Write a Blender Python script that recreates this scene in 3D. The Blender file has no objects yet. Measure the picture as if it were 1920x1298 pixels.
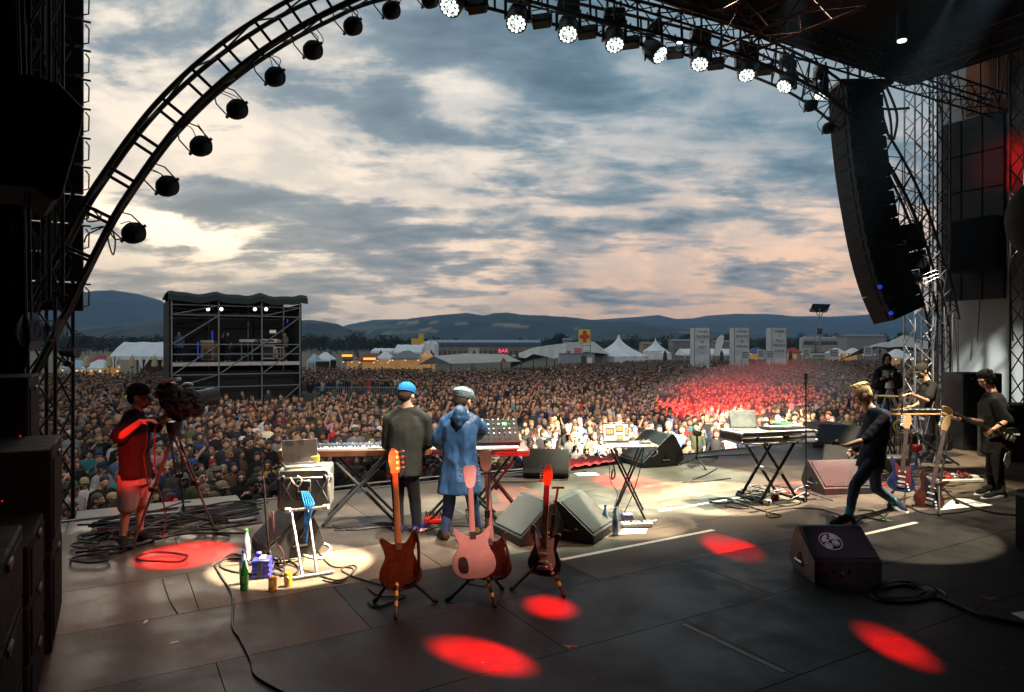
import bpy, math, random
import numpy as np
from mathutils import Vector, Matrix, noise as mnoise
random.seed(11); rng = np.random.RandomState(5)
D = bpy.data; scene = bpy.context.scene; COL = scene.collection
R_ = math.radians
CAMZ, FOC = 2.1, 1280.0

# ---------------------------------------------------------------- camera
cam = D.cameras.new('camera'); cam.lens = 24; cam.sensor_width = 36; cam.clip_start = .05; cam.clip_end = 20000
camo = D.objects.new('camera', cam); COL.objects.link(camo)
camo.location = (0, 0, CAMZ); camo.rotation_euler = (R_(90), 0, 0); scene.camera = camo
cam.shift_y = 0.0005
scene.view_settings.view_transform = 'Standard'; scene.view_settings.look = 'None'
scene.view_settings.exposure = 0.0; scene.view_settings.gamma = 1.0; scene.view_settings.use_curve_mapping = False
scene.render.engine = 'CYCLES'
cy = scene.cycles
cy.use_denoising = True
cy.max_bounces = 5; cy.diffuse_bounces = 2; cy.glossy_bounces = 2; cy.transmission_bounces = 4; cy.volume_bounces = 0
cy.transparent_max_bounces = 6; cy.caustics_reflective = False; cy.caustics_refractive = False
cy.sample_clamp_indirect = 4.0; cy.sample_clamp_direct = 0

# stage axes: U runs along the stage lip (to the right), V points at the audience
UX, UY = math.sin(R_(59.7)), math.cos(R_(59.7))
def S(u, v, z=0.0): return np.array((u*UX - v*UY, u*UY + v*UX, z))
def UV(x, y): return (x*UX + y*UY, -x*UY + y*UX)
def W(px, py, d): return np.array(((px-960)/FOC*d, d, CAMZ-(py-650)/FOC*d))   # photo measurement at distance d
def F(px, py): return W(px, py, CAMZ*FOC/(py-650))                                # point of the stage floor
USTAGE = math.atan2(UY, UX)          # rotation of the U axis

# ---------------------------------------------------------------- node helper
class NT:
    def __init__(s, nt): s.nt = nt; nt.nodes.clear()
    def n(s, t, **k):
        nd = s.nt.nodes.new(t)
        for a, b in k.items(): setattr(nd, a, b)
        return nd
    def put(s, sock, v):
        if v is None: return
        if isinstance(v, bpy.types.NodeSocket): s.nt.links.new(v, sock)
        else:
            if sock.type == 'RGBA' and not isinstance(v, (int, float)) and len(v) == 3: v = tuple(v)+(1,)
            sock.default_value = v
    def m(s, op, a, b=None, c=None, clamp=False):
        nd = s.n('ShaderNodeMath', operation=op, use_clamp=clamp)
        s.put(nd.inputs[0], a); s.put(nd.inputs[1], b); s.put(nd.inputs[2], c)
        return nd.outputs[0]
    def vm(s, op, a, b=None):
        nd = s.n('ShaderNodeVectorMath', operation=op); s.put(nd.inputs[0], a); s.put(nd.inputs[1], b)
        return nd.outputs[0]
    def mix(s, f, a, b, mode='MIX'):
        nd = s.n('ShaderNodeMix', data_type='RGBA', blend_type=mode)
        s.put(nd.inputs[0], f); s.put(nd.inputs[6], a); s.put(nd.inputs[7], b); return nd.outputs[2]
    def sm(s, x, lo, hi, a=0.0, b=1.0):
        nd = s.n('ShaderNodeMapRange', interpolation_type='SMOOTHSTEP')
        s.put(nd.inputs[0], x); nd.inputs[1].default_value = lo; nd.inputs[2].default_value = hi
        nd.inputs[3].default_value = a; nd.inputs[4].default_value = b; return nd.outputs[0]
    def noise(s, vec, scale, detail=4, rough=.55, dist=0.0, col=False):
        nd = s.n('ShaderNodeTexNoise'); s.put(nd.inputs['Vector'], vec)
        nd.inputs['Scale'].default_value = scale; nd.inputs['Detail'].default_value = detail
        nd.inputs['Roughness'].default_value = rough; nd.inputs['Distortion'].default_value = dist
        return nd.outputs['Color' if col else 'Fac']

# ---------------------------------------------------------------- sky
SUN_AZ, SUN_EL = R_(-26), R_(8.5)
world = D.worlds.new('World'); scene.world = world; world.use_nodes = True
T = NT(world.node_tree)
tc = T.n('ShaderNodeTexCoord').outputs['Generated']
sep = T.n('ShaderNodeSeparateXYZ'); T.put(sep.inputs[0], tc)
X, Y, Z = sep.outputs
wn = T.noise(tc, 5.0, 5, .6, 0, True)
warp = T.vm('SCALE', T.vm('SUBTRACT', wn, (.5, .5, .5))); warp.node.inputs[3].default_value = .22
dv = T.vm('ADD', tc, T.vm('MULTIPLY', warp, (1, 1, .45)))
sp2 = T.n('ShaderNodeSeparateXYZ'); T.put(sp2.inputs[0], dv)
Xw, Yw, Zw = sp2.outputs
az = T.m('ARCTAN2', Xw, Yw); el = T.m('ARCSINE', Zw)
def blob(px, py, wx, wy, tilt=0.0):
    a0 = math.atan((px-960)/FOC); e0 = math.atan((650-py)/FOC*math.cos(a0))
    da = T.m('SUBTRACT', az, a0); de = T.m('SUBTRACT', el, e0)
    if tilt: de = T.m('SUBTRACT', de, T.m('MULTIPLY', da, tilt))
    q = T.m('ADD', T.m('POWER', T.m('ABSOLUTE', T.m('DIVIDE', da, wx/FOC)), 2.0), T.m('POWER', T.m('ABSOLUTE', T.m('DIVIDE', de, wy/FOC)), 2.0))
    return T.m('EXPONENT', T.m('MULTIPLY', q, -1.0))
def pblob(k, *a): return T.m('MULTIPLY', blob(*a), k)
zz = T.m('ADD', T.m('MAXIMUM', Z, 0.0), .16)
cp = T.n('ShaderNodeCombineXYZ'); T.put(cp.inputs[0], T.m('DIVIDE', X, zz)); T.put(cp.inputs[1], T.m('DIVIDE', Y, zz))
pv = cp.outputs[0]
n1 = T.noise(pv, .95, 8, .56, .35)
n2 = T.noise(T.vm('MULTIPLY', pv, (1.0, 1.7, 1)), 2.6, 7, .6, .3)
hz = T.vm('MULTIPLY', tc, (5.0, 5.0, 17.0))
n3 = T.noise(hz, 1.15, 8, .6, .15)
lowmix = T.sm(Z, .04, .30)
cn = T.m('ADD', T.m('MULTIPLY', n1, lowmix), T.m('MULTIPLY', n3, T.m('SUBTRACT', 1.0, lowmix)))
dens = T.m('ADD', T.m('MULTIPLY', cn, 3.4), T.m('MULTIPLY', n2, 1.9)); dens = T.m('SUBTRACT', dens, 2.16)
adds = [(.30, 480, 385, 260, 34, -.04), (.34, 870, 494, 100, 20, 0), (.26, 330, 440, 110, 18, 0), (.32, 270, 90, 150, 40, -.1), (.22, 640, 190, 260, 50, -.25), (.2, 1350, 200, 420, 150, 0),
        (.22, 1300, 415, 170, 16, .05), (.2, 900, 430, 260, 18, .05), (.2, 1000, 545, 330, 12, 0), (.12, 700, 60, 420, 70, 0), (.2, 560, 470, 190, 16, 0), (.16, 1080, 340, 200, 20, 0), (.22, 250, 520, 300, 22, 0), (.2, 1480, 480, 90, 7, 0),
        (-.55, 350, 290, 330, 60, .1), (-1.3, 330, 425, 120, 19, -.12), (-.26, 720, 290, 260, 40, .08), (-.2, 240, 30, 170, 40, .1), (-.28, 640, 590, 160, 12, 0), (-.26, 1180, 490, 280, 16, .03), (-.24, 1500, 450, 240, 20, .08), (-.26, 880, 170, 90, 34, .3),
        (-.22, 480, 500, 160, 14, 0), (-.2, 1240, 590, 420, 12, 0), (-.22, 780, 375, 180, 14, .05), (-.12, 960, 270, 120, 22, .1), (-.2, 1000, 405, 200, 10, .04)]
acc = dens
for k, *a in adds: acc = T.m('ADD', acc, pblob(k, *a))
cloud = T.sm(acc, .20, .70)
core = T.sm(acc, .50, 1.15)
sky = T.n('ShaderNodeTexSky', sky_type='NISHITA'); sky.sun_disc = False
sky.sun_elevation = R_(4.0); sky.sun_rotation = SUN_AZ; sky.air_density = 1.2; sky.dust_density = 2.0
nish = T.vm('SCALE', sky.outputs[0]); nish.node.inputs[3].default_value = .06
sd = (math.sin(SUN_AZ)*math.cos(SUN_EL), math.cos(SUN_AZ)*math.cos(SUN_EL), math.sin(SUN_EL))
dotn = T.n('ShaderNodeVectorMath', operation='DOT_PRODUCT'); T.put(dotn.inputs[0], tc); dotn.inputs[1].default_value = sd
sunp = T.sm(dotn.outputs['Value'], .80, 1.0)
elv = T.m('ARCSINE', Z)
gap = T.mix(T.sm(elv, .02, .36), (1.40, .82, .48), (.88, .84, .78))
gap = T.mix(T.sm(elv, .30, .50), gap, (.60, .66, .68))
gap = T.mix(T.m('MULTIPLY', T.sm(az, -.1, .5), T.sm(elv, .16, .34)), gap, (.27, .36, .42))
gap = T.mix(T.m('MULTIPLY', sunp, .75), gap, (1.25, 1.05, .82))
n4 = T.noise(T.vm('ADD', T.vm('MULTIPLY', tc, (6.0, 6.0, 16.0)), (3.3, 1.7, 9)), 1.0, 8, .62, .15)
veil = T.m('MULTIPLY', T.sm(n4, .40, .62), T.m('SUBTRACT', .52, T.m('MULTIPLY', blob(320, 415, 260, 60, 0), .8)))
gap = T.mix(veil, gap, T.mix(T.sm(elv, .0, .2), (.60, .50, .46), (.44, .46, .465)))
gap = T.mix(T.m('MULTIPLY', blob(335, 425, 210, 36, -.12), 1.15, None, True), gap, (1.7, 1.42, 1.08))
cl = T.mix(T.sm(elv, .0, .28), (.62, .50, .43), (.22, .32, .385))
cl = T.mix(core, cl, T.mix(T.sm(elv, .0, .2), (.20, .25, .29), (.085, .155, .21)))
cl = T.mix(T.m('MULTIPLY', sunp, .35), cl, (.40, .40, .40))
skyc = T.mix(cloud, gap, cl)
skyc = T.vm('ADD', skyc, T.vm('MULTIPLY', nish, (.08, .12, .2)))
glowh = T.m('MULTIPLY', T.sm(elv, -.01, .09, 1.0, 0.0), .35)
skyc = T.mix(glowh, skyc, (.50, .47, .47))
skyc = T.mix(T.sm(Z, -.02, .0, 1.0, 0.0), skyc, (.08, .085, .09))
bg = T.n('ShaderNodeBackground'); T.put(bg.inputs[0], skyc); bg.inputs[1].default_value = 1.0
T.put(T.n('ShaderNodeOutputWorld').inputs[0], bg.outputs[0])
world.cycles.sampling_method = 'MANUAL'; world.cycles.sample_map_resolution = 512

sun = D.lights.new('sun', 'SUN'); sun.energy = .35; sun.angle = R_(12); sun.color = (1, .82, .62)
suno = D.objects.new('sun', sun); COL.objects.link(suno)
suno.rotation_euler = Vector(sd).to_track_quat('Z', 'Y').to_euler()

# ---------------------------------------------------------------- stage lamps on roof and arch, unseen ones behind the camera, added fills
def lamp(frm, to, radius, power, color, blend=.12, oval=1.0, size=.05, name='stage_or_fill_spot'):
    power *= 14 if color[1] > .5 else (8 if power > 5000 else 14)
    frm = Vector(frm); to = Vector(to); dv_ = frm-to
    L = D.lights.new(name, 'SPOT'); L.energy = power; L.color = color; L.spot_blend = blend
    L.spot_size = 2*math.atan(radius/dv_.length); L.shadow_soft_size = size; L.use_soft_falloff = False
    o = D.objects.new(name, L); COL.objects.link(o); o.location = frm
    o.rotation_euler = dv_.to_track_quat('Z', 'Y').to_euler(); o.scale = (oval, 1, 1)
    return o
WARM = (1.0, .84, .58); WHT = (1.0, .93, .80); RED = (1.0, .006, .006); GRN = (.80, 1.0, .78)
# white pools on the floor
lamp(S(5.2, 5.5, 8.0), F(553, 1058), .68, 3600, WARM, .05)
lamp(S(12, 6.0, 8.0), F(1350, 930), 1.1, 2300, WARM, .10)
lamp(S(7.5, 6.5, 8.0), F(1170, 975), .85, 1250, WARM, .12)
lamp(S(14.5, 5.5, 8.0), F(1500, 895), 1.1, 900, WARM, .12)
lamp(S(13.0, 5.5, 8.0), F(1690, 1000), .95, 260, WARM, .06)
lamp(S(11.0, 9.2, 7.7), F(1250, 905), 1.9, 850, GRN, .25)
lamp(S(9.0, 9.3, 7.7), F(990, 960), 1.8, 700, GRN, .6)
lamp(S(3.5, 8.5, 8.0), F(800, 980), 1.7, 420, WHT, .6)
lamp(S(8.0, 4.0, 8.0), W(1850, 800, 9.6), 1.0, 270, WARM, .6)
lamp(S(7.5, 3.6, 8.0), F(1640, 945)+np.array((0, 0, 1.3)), 1.0, 620, WHT, .4)
lamp(S(9.6, 5.0, 8.0), W(1725, 740, 12.6), 1.2, 900, WARM, .4)
lamp(S(3.6, 1.4, 8.0), W(800, 800, 7.7), 1.1, 400, WHT, .5)
# added low fill wash that warms the near floor
lamp(S(5.0, 1.0, 8.0), F(560, 1120), 3.2, 150, (1, .46, .32), .9, 1, .5)
# front rows of the audience
lamp(S(10.5, 4.0, 7.8), W(1215, 828, 17.8), 3.0, 10500, (1.0, .86, .66), .95)
lamp(S(9.0, 3.0, 7.8), W(1070, 805, 17), 2.8, 5000, (1.0, .86, .64), .9)
lamp(S(8.0, 6.0, 7.8), W(1440, 795, 20.5), 2.8, 6500, (1.0, .88, .68), .8)
lamp(S(12.5, 10.1, 7.4), W(1340, 758, 26), 2.3, 26000, (1, .012, .02), 1.0)
lamp(S(14.5, 10.1, 7.4), W(1400, 730, 34), 4.2, 4500, (1, .02, .03), 1.0)
lamp(S(8.5, 4.5, 8.1), F(1050, 930), 3.2, 560, WARM, 1.0, 1, .2)  # this and next two: soft washes added to lift the mid-stage floor
lamp(S(4.5, 4.5, 8.1), F(690, 985), 2.8, 260, WARM, 1.0, 1, .2)
lamp(S(12.5, 4.5, 8.1), F(1560, 915), 3.2, 500, WARM, 1.0, 1, .2)
lamp(S(5, 10.1, 7.6), W(700, 740, 28), 15, 640, (1, .84, .72), 1.0, 1, .3)  # this and next two: wide lamps added as stage spill on the audience
lamp(S(11, 10.1, 7.6), W(1300, 730, 32), 17, 800, (1, .80, .70), 1.0, 1, .3)
lamp(S(2.0, 10.1, 6.0), W(250, 850, 14), 6, 85, (1, .84, .72), 1.0, 1, .3)
# red pools
def red(px, py, r, power, frm, oval=1.0, blend=.55): return lamp(frm, F(px, py), r, power*22, RED, blend, oval)
red(905, 1230, .22, 900, (3.9, 1.6, 2.9), 1.0)
red(1678, 1210, .17, 700, (3.1, -1.4, 3.0), 1.1)
red(1375, 1028, .27, 420, (3.3, -1.2, 4.6), 1.1, .6)
red(1032, 1138, .28, 900, S(2.9, 1.6, 8.0), .8, .9)
red(1180, 905, .55, 480, S(7.0, 0.5, 8.0), 1, .5)
red(352, 1040, .42, 400, S(1.8, 2.2, 8.0), 1.25)
red(945, 935, .6, 160, S(3.0, -2.0, 8.0), 1.2, .6)
red(1500, 915, .6, 60, S(10.5, .5, 8.0), 1.1, .7)
lamp(S(-.2, 1.0, 3.2), W(738, 868, 5.5), .16, 260, (1, .05, .01), .8)
lamp(S(.6, .5, 4.2), W(1030, 900, 5.8), .15, 420, (1, .015, .01), .7)
lamp(S(1.0, -.5, 3.6), W(905, 960, 5.6), .50, 120, (1, .36, .32), .9)
lamp(S(-.2, 0, 3.6), W(745, 1030, 5.5), .40, 22, (1, .16, .1), .9)  # added fill on the bass guitar body
lamp((-1.2, 1.4, 3.4), W(252, 866, 7.3), .38, 480, (1, .02, .015), .9)
lamp(S(5.4, 5.0, 6.0), W(330, 890, 7.4), .30, 90, (1, .02, .015), .7)
lamp((7.2, 8.0, 3.2), W(1700, 860, 9.1), .22, 30, RED, .6)
lamp(S(3, -1.5, 6), W(1585, 1045, 6.2), .42, 34, (.95, .84, 1.0), .8)  # unseen lamp added to brighten the emblem wedge
lamp((9.2, 12.4, 6.2), (12.6, 17.6, 6.8), .9, 90, RED, 1.0)
lamp(S(17.6, 7.6, 7.9), W(1722, 700, 17.0), 1.3, 420, WHT, .8)
lamp(S(16, 6.0, 7.5), S(19.9, 9.4, .6), 1.6, 500, (.95, 1, .9), .9)
# ---------------------------------------------------------------- materials
MATS = {}
def mat(name, col, rough=.6, metal=0.0, var=.18, scale=9.0, bump=0.0, bscale=60.0, emit=None, estr=0.0, spec=.5, trans=0.0, alpha=1.0, attr=None, coat=0.0):
    if name in MATS: return MATS[name]
    m = D.materials.new(name); m.use_nodes = True; t = NT(m.node_tree)
    b = t.n('ShaderNodeBsdfPrincipled'); o = t.n('ShaderNodeOutputMaterial'); t.put(o.inputs[0], b.outputs[0])
    tcn = t.n('ShaderNodeTexCoord').outputs['Object']
    c = tuple(col)+(1,)
    if attr:
        an = t.n('ShaderNodeAttribute', attribute_name=attr); c = an.outputs['Color']
    if var > 0:
        nz = t.noise(tcn, scale, 5, .6)
        f = t.sm(nz, .3, .7, 1-var, 1+var)
        cc = t.n('ShaderNodeCombineXYZ')
        for i in range(3): t.put(cc.inputs[i], f)
        cm = t.mix(1.0, c, cc.outputs[0], 'MULTIPLY'); t.put(b.inputs['Base Color'], cm)
        t.put(b.inputs['Roughness'], t.sm(nz, .3, .7, max(0, rough-.08), min(1, rough+.08)))
    else:
        t.put(b.inputs['Base Color'], c); b.inputs['Roughness'].default_value = rough
    b.inputs['Metallic'].default_value = metal
    b.inputs['Specular IOR Level'].default_value = spec
    if coat: b.inputs['Coat Weight'].default_value = coat
    if trans: b.inputs['Transmission Weight'].default_value = trans; b.inputs['IOR'].default_value = 1.33
    if alpha < 1: b.inputs['Alpha'].default_value = alpha
    if bump:
        bn = t.n('ShaderNodeBump'); bn.inputs['Strength'].default_value = bump; bn.inputs['Distance'].default_value = .01
        t.put(bn.inputs['Height'], t.noise(tcn, bscale, 4, .6)); t.put(b.inputs['Normal'], bn.outputs[0])
    if emit:
        b.inputs['Emission Color'].default_value = tuple(emit)+(1,); b.inputs['Emission Strength'].default_value = estr
    m.cycles.emission_sampling = 'NONE' if estr < 3 else 'AUTO'
    MATS[name] = m; return m

BLACKM = mat('black_steel', (.012, .012, .013), .45, .0, .3)
STEEL = mat('dark_truss_steel', (.018, .018, .02), .5, .3, .3)
ALU = mat('aluminium', (.45, .45, .46), .35, .9, .15)
GALV = mat('galvanised_tube', (.33, .36, .38), .5, .5, .2)
CLOTH = mat('black_cloth', (.012, .012, .013), .95, 0, .3, 3, .4, 200, spec=.2)
BOXP = mat('black_speaker_paint', (.018, .018, .019), .55, 0, .3, 12, .5, 300)
BLK2 = mat('box_black', (.005, .005, .006), .75, 0, .3, spec=.15)
GRILL = mat('speaker_grille', (.03, .03, .032), .5, .5, .25, 8, .6, 900)
CASE = mat('flight_case_panel', (.10, .105, .105), .45, .2, .25, 6)
RUBB = mat('black_rubber', (.015, .015, .015), .7, 0, .2)
CABM = mat('cable_rubber', (.016, .015, .015), .5, 0, .2)
WHITEP = mat('white_plastic', (.72, .72, .70), .4, 0, .06)
PAPER = mat('paper', (.8, .79, .75), .8, 0, .05)
TARP = mat('white_tarpaulin', (.80, .82, .84), .55, 0, .10, .6, .3, 4)
TARPB = mat('beige_tarpaulin', (.46, .43, .38), .6, 0, .12, .5)
ORANGE = mat('orange_paint', (.75, .28, .03), .45)
YEL = mat('yellow_paint', (.75, .48, .03), .45)
DARK = mat('dark_plastic', (.025, .025, .027), .4, 0, .2)
TAPEW = mat('white_tape', (.82, .81, .76), .6, 0, .12, 30)
REDP = mat('red_plastic', (.55, .03, .02), .4)

# ---------------------------------------------------------------- geometry collector (world coordinates unless local=True at add)
def nrm(a):
    a = np.asarray(a, float); l = np.linalg.norm(a); return a/l if l > 1e-9 else a
def frame(fwd, up=(0, 0, 1)):
    f = nrm(fwd); r = nrm(np.cross(f, up)); u = np.cross(r, f); return np.array((r, f, u)).T   # columns right, fwd, up
def rz(a): c, s = math.cos(a), math.sin(a); return np.array(((c, -s, 0), (s, c, 0), (0, 0, 1.)))
def rx(a): c, s = math.cos(a), math.sin(a); return np.array(((1, 0, 0), (0, c, -s), (0, s, c)))
def ry(a): c, s = math.cos(a), math.sin(a); return np.array(((c, 0, s), (0, 1, 0), (-s, 0, c)))
I3 = np.eye(3)
class G:
    def __init__(s): s.v = []; s.f = []; s.mi = []; s.n = 0
    def raw(s, vs, fs, mi=0):
        s.v.append(np.asarray(vs, float)); k = s.n
        s.f += [tuple(i+k for i in f) for f in fs]; s.mi += [mi]*len(fs); s.n += len(vs); return s
    def box(s, c, size, R=I3, mi=0):
        a, b, h = np.array(size)/2.0
        v = np.array([(x, y, z) for z in (-h, h) for x, y in ((-a, -b), (a, -b), (a, b), (-a, b))])
        return s.raw(v@np.asarray(R).T+np.array(c), [(3, 2, 1, 0), (4, 5, 6, 7), (0, 1, 5, 4), (1, 2, 6, 5), (2, 3, 7, 6), (3, 0, 4, 7)], mi)
    def bbox(s, c, size, R=I3, b=.01, mi=0):   # chamfered box
        a, d, h = np.array(size)/2.0; b = min(b, a*.9, d*.9, h*.9)
        vs = []
        for sx in (-1, 1):
            for sy in (-1, 1):
                for sz in (-1, 1):
                    vs += [(sx*(a-b), sy*(d-b), sz*h), (sx*(a-b), sy*d, sz*(h-b)), (sx*a, sy*(d-b), sz*(h-b))]
        vs = np.array(vs)
        import bmesh
        bm = bmesh.new()
        for p in vs: bm.verts.new(p)
        r = bmesh.ops.convex_hull(bm, input=bm.verts)
        bmesh.ops.dissolve_limit(bm, angle_limit=.02, verts=bm.verts, edges=bm.edges)
        bm.verts.index_update(); bm.faces.ensure_lookup_table()
        bmesh.ops.recalc_face_normals(bm, faces=bm.faces)
        vv = np.array([x.co[:] for x in bm.verts]); ff = [tuple(q.index for q in fc.verts) for fc in bm.faces]; bm.free()
        return s.raw(vv@np.asarray(R).T+np.array(c), ff, mi)
    def cyl(s, p0, p1, r0, r1=None, n=10, mi=0, cap=True):
        r1 = r0 if r1 is None else r1
        p0 = np.array(p0, float); p1 = np.array(p1, float); d = nrm(p1-p0)
        a = nrm(np.cross(d, (0, 0, 1) if abs(d[2]) < .9 else (1, 0, 0))); b = np.cross(d, a)
        t = np.arange(n)*2*math.pi/n; ring = np.outer(np.cos(t), a)+np.outer(np.sin(t), b)
        fs = [(i, (i+1) % n, n+(i+1) % n, n+i) for i in range(n)]
        if cap: fs += [tuple(range(n-1, -1, -1)), tuple(range(n, 2*n))]
        return s.raw(np.vstack((p0+ring*r0, p1+ring*r1)), fs, mi)
    def ell(s, c, r, R=I3, n=12, m=8, mi=0):
        if isinstance(r, (int, float)): r = (r, r, r)
        vs = [(0, 0, -1)]
        for j in range(1, m):
            p = -math.pi/2+math.pi*j/m
            for i in range(n): vs.append((math.cos(p)*math.cos(2*math.pi*i/n), math.cos(p)*math.sin(2*math.pi*i/n), math.sin(p)))
        vs.append((0, 0, 1)); vs = np.array(vs)*np.array(r)
        fs = [(0, 1+(i+1) % n, 1+i) for i in range(n)]
        for j in range(m-2):
            for i in range(n): a = 1+j*n; fs.append((a+i, a+(i+1) % n, a+n+(i+1) % n, a+n+i))
        e = len(vs)-1; a = 1+(m-2)*n
        fs += [(a+i, a+(i+1) % n, e) for i in range(n)]
        return s.raw(vs@np.asarray(R).T+np.array(c), fs, mi)
    def chain(s, pts, rad, n=10, mi=0):
        for p, r in zip(pts, rad): s.ell(p, r, n=n, m=max(5, n*2//3), mi=mi)
        for i in range(len(pts)-1): s.cyl(pts[i], pts[i+1], rad[i], rad[i+1], n, mi)
        return s
    def loft(s, secs, n=16, mi=0, closed=True):
        vs = []
        for c, a, b, R in secs:
            t = np.arange(n)*2*math.pi/n
            e = np.stack((np.sign(np.cos(t))*np.abs(np.cos(t))**.85*a, np.sign(np.sin(t))*np.abs(np.sin(t))**.85*b, t*0), 1)
            vs.append(e@np.asarray(R).T+np.array(c))
        fs = []
        for j in range(len(secs)-1):
            for i in range(n): fs.append((j*n+i, j*n+(i+1) % n, (j+1)*n+(i+1) % n, (j+1)*n+i))
        if closed: fs += [tuple(range(n-1, -1, -1)), tuple(range((len(secs)-1)*n, len(secs)*n))]
        return s.raw(np.vstack(vs), fs, mi)
    def tube(s, pts, r, n=6, mi=0, closed=False):
        P = np.array(pts, float); k = len(P); vs = []; prev = None
        rr = r if hasattr(r, '__len__') else [r]*k
        for i in range(k):
            d = nrm(P[(i+1) % k if closed else min(i+1, k-1)]-P[(i-1) % k if closed else max(i-1, 0)])
            if prev is None: a = nrm(np.cross(d, (0, 0, 1) if abs(d[2]) < .9 else (1, 0, 0)))
            else: a = nrm(prev-d*np.dot(prev, d))
            prev = a; b = np.cross(d, a)
            t = np.arange(n)*2*math.pi/n; vs.append(P[i]+(np.outer(np.cos(t), a)+np.outer(np.sin(t), b))*rr[i])
        fs = []
        for j in range(k if closed else k-1):
            q = (j+1) % k
            for i in range(n): fs.append((j*n+i, j*n+(i+1) % n, q*n+(i+1) % n, q*n+i))
        if not closed: fs += [tuple(range(n-1, -1, -1)), tuple(range((k-1)*n, k*n))]
        return s.raw(np.vstack(vs), fs, mi)
    def prism(s, poly, t, R=I3, o=(0, 0, 0), mi=0, bev=0.0):   # poly (a,b) -> local x,z ; thickness along local y, centred
        P = np.array(poly, float); n = len(P)
        if bev > 0:
            c = P.mean(0); Q = c+(P-c)*(1-bev/np.maximum(np.linalg.norm(P-c, axis=1), 1e-4)[:, None])
            layers = [(Q, -t/2), (P, -t/2+bev), (P, t/2-bev), (Q, t/2)]
        else: layers = [(P, -t/2), (P, t/2)]
        vs = np.vstack([np.stack((q[:, 0], np.full(n, y), q[:, 1]), 1) for q, y in layers])
        fs = [tuple(range(n)), tuple(range((len(layers)-1)*n, len(layers)*n))[::-1]]
        for j in range(len(layers)-1):
            for i in range(n): fs.append((j*n+(i+1) % n, j*n+i, (j+1)*n+i, (j+1)*n+(i+1) % n))
        return s.raw(vs@np.asarray(R).T+np.array(o), fs, mi)
    def lathe(s, prof, c=(0, 0, 0), n=16, R=I3, mi=0):
        return s.loft([(np.array(c)+np.asarray(R)@np.array((0, 0, z)), r, r, R) for r, z in prof], n, mi)
    def grid(s, P, mi=0):   # P[rows][cols] points
        P = np.array(P, float); a, b = P.shape[:2]
        return s.raw(P.reshape(-1, 3), [(i*b+j, i*b+j+1, (i+1)*b+j+1, (i+1)*b+j) for i in range(a-1) for j in range(b-1)], mi)
    def verts(s): return np.vstack(s.v)
    def mesh(s, name='mesh', smooth=False):
        me = D.meshes.new(name); me.from_pydata(np.vstack(s.v).tolist(), [], s.f)
        if any(s.mi): me.polygons.foreach_set('material_index', s.mi)
        if smooth: me.polygons.foreach_set('use_smooth', [True]*len(me.polygons)); me.set_sharp_from_angle(angle=.7)
        return me

def catmull(P, k=6, closed=False):
    P = [np.array(p, float) for p in P]; n = len(P); out = []
    for i in range(n if closed else n-1):
        p0 = P[(i-1) % n] if closed or i > 0 else P[0]; p1 = P[i]; p2 = P[(i+1) % n]
        p3 = P[(i+2) % n] if closed or i+2 < n else P[-1]
        for j in range(k):
            t = j/k; out.append(.5*((2*p1)+(-p0+p2)*t+(2*p0-5*p1+4*p2-p3)*t*t+(-p0+3*p1-3*p2+p3)*t**3))
    if not closed: out.append(P[-1])
    return out

# ---------------------------------------------------------------- objects
KIDS = {}
def reg(p, o): KIDS.setdefault(p.name, []).append(o)
def tag(o, label=None, cat=None, group=None, kind=None):
    if label: o['label'] = label
    if cat: o['category'] = cat
    if group: o['group'] = group
    if kind: o['kind'] = kind
    return o
def thing(name, label, cat, loc=(0, 0, 0), rot=0.0, group=None):
    o = D.objects.new(name, None); o.empty_display_size = .1; COL.objects.link(o)
    o.location = tuple(loc); o.rotation_euler = (0, 0, rot); o.matrix_basis = Matrix.Translation(Vector(loc)) @ Matrix.Rotation(rot, 4, 'Z')
    return tag(o, label, cat, group)
def wmat(o): return (wmat(o.parent) if o.parent else Matrix()) @ o.matrix_basis
def add(g, name, m, parent=None, smooth=False, local=False, label=None, cat=None, group=None, kind=None):
    me = g.mesh(name, smooth) if isinstance(g, G) else g
    if parent is not None and not local: me.transform(wmat(parent).inverted())
    ms = m if isinstance(m, (list, tuple)) else [m]
    if not me.materials:
        for q in ms: me.materials.append(q)
    o = D.objects.new(name, me); COL.objects.link(o)
    if parent is not None: o.parent = parent; reg(parent, o)
    return tag(o, label, cat, group, kind)
_UC = None
def rod(parent, name, p0, p1, r, m, world=False, kind=None):    # shares one unit cylinder
    global _UC
    key = 'unit_rod_'+m.name
    me = D.meshes.get(key)
    if me is None:
        me = G().cyl((0, 0, 0), (0, 0, 1), 1, n=8).mesh(key); me.materials.append(m)
        me.polygons.foreach_set('use_smooth', [len(p.vertices) == 4 for p in me.polygons])
    p0 = Vector(p0); p1 = Vector(p1); d = p1-p0
    M = Matrix.Translation(p0) @ d.to_track_quat('Z', 'Y').to_matrix().to_4x4() @ Matrix.Diagonal((r, r, d.length, 1))
    if world and parent is not None: M = wmat(parent).inverted() @ M
    o = D.objects.new(name, me); COL.objects.link(o); o.matrix_basis = M
    if parent is not None: o.parent = parent; reg(parent, o)
    if kind: o['kind'] = kind
    return o
def dup(o, loc=None, rot=None, label=None, parent=None, group=None):
    ch = list(KIDS.get(o.name, []))
    c = o.copy(); COL.objects.link(c)
    if parent is not None: c.parent = parent; reg(parent, c)
    if loc is not None: c.matrix_basis = Matrix.Translation(Vector(loc)) @ Matrix.Rotation(rot or 0, 4, 'Z')
    if label: c['label'] = label
    if group: c['group'] = group
    for k in ch: dup(k, parent=c)
    return c
def evalmesh(o):
    dg = bpy.context.evaluated_depsgraph_get(); return D.meshes.new_from_object(o.evaluated_get(dg))
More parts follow.
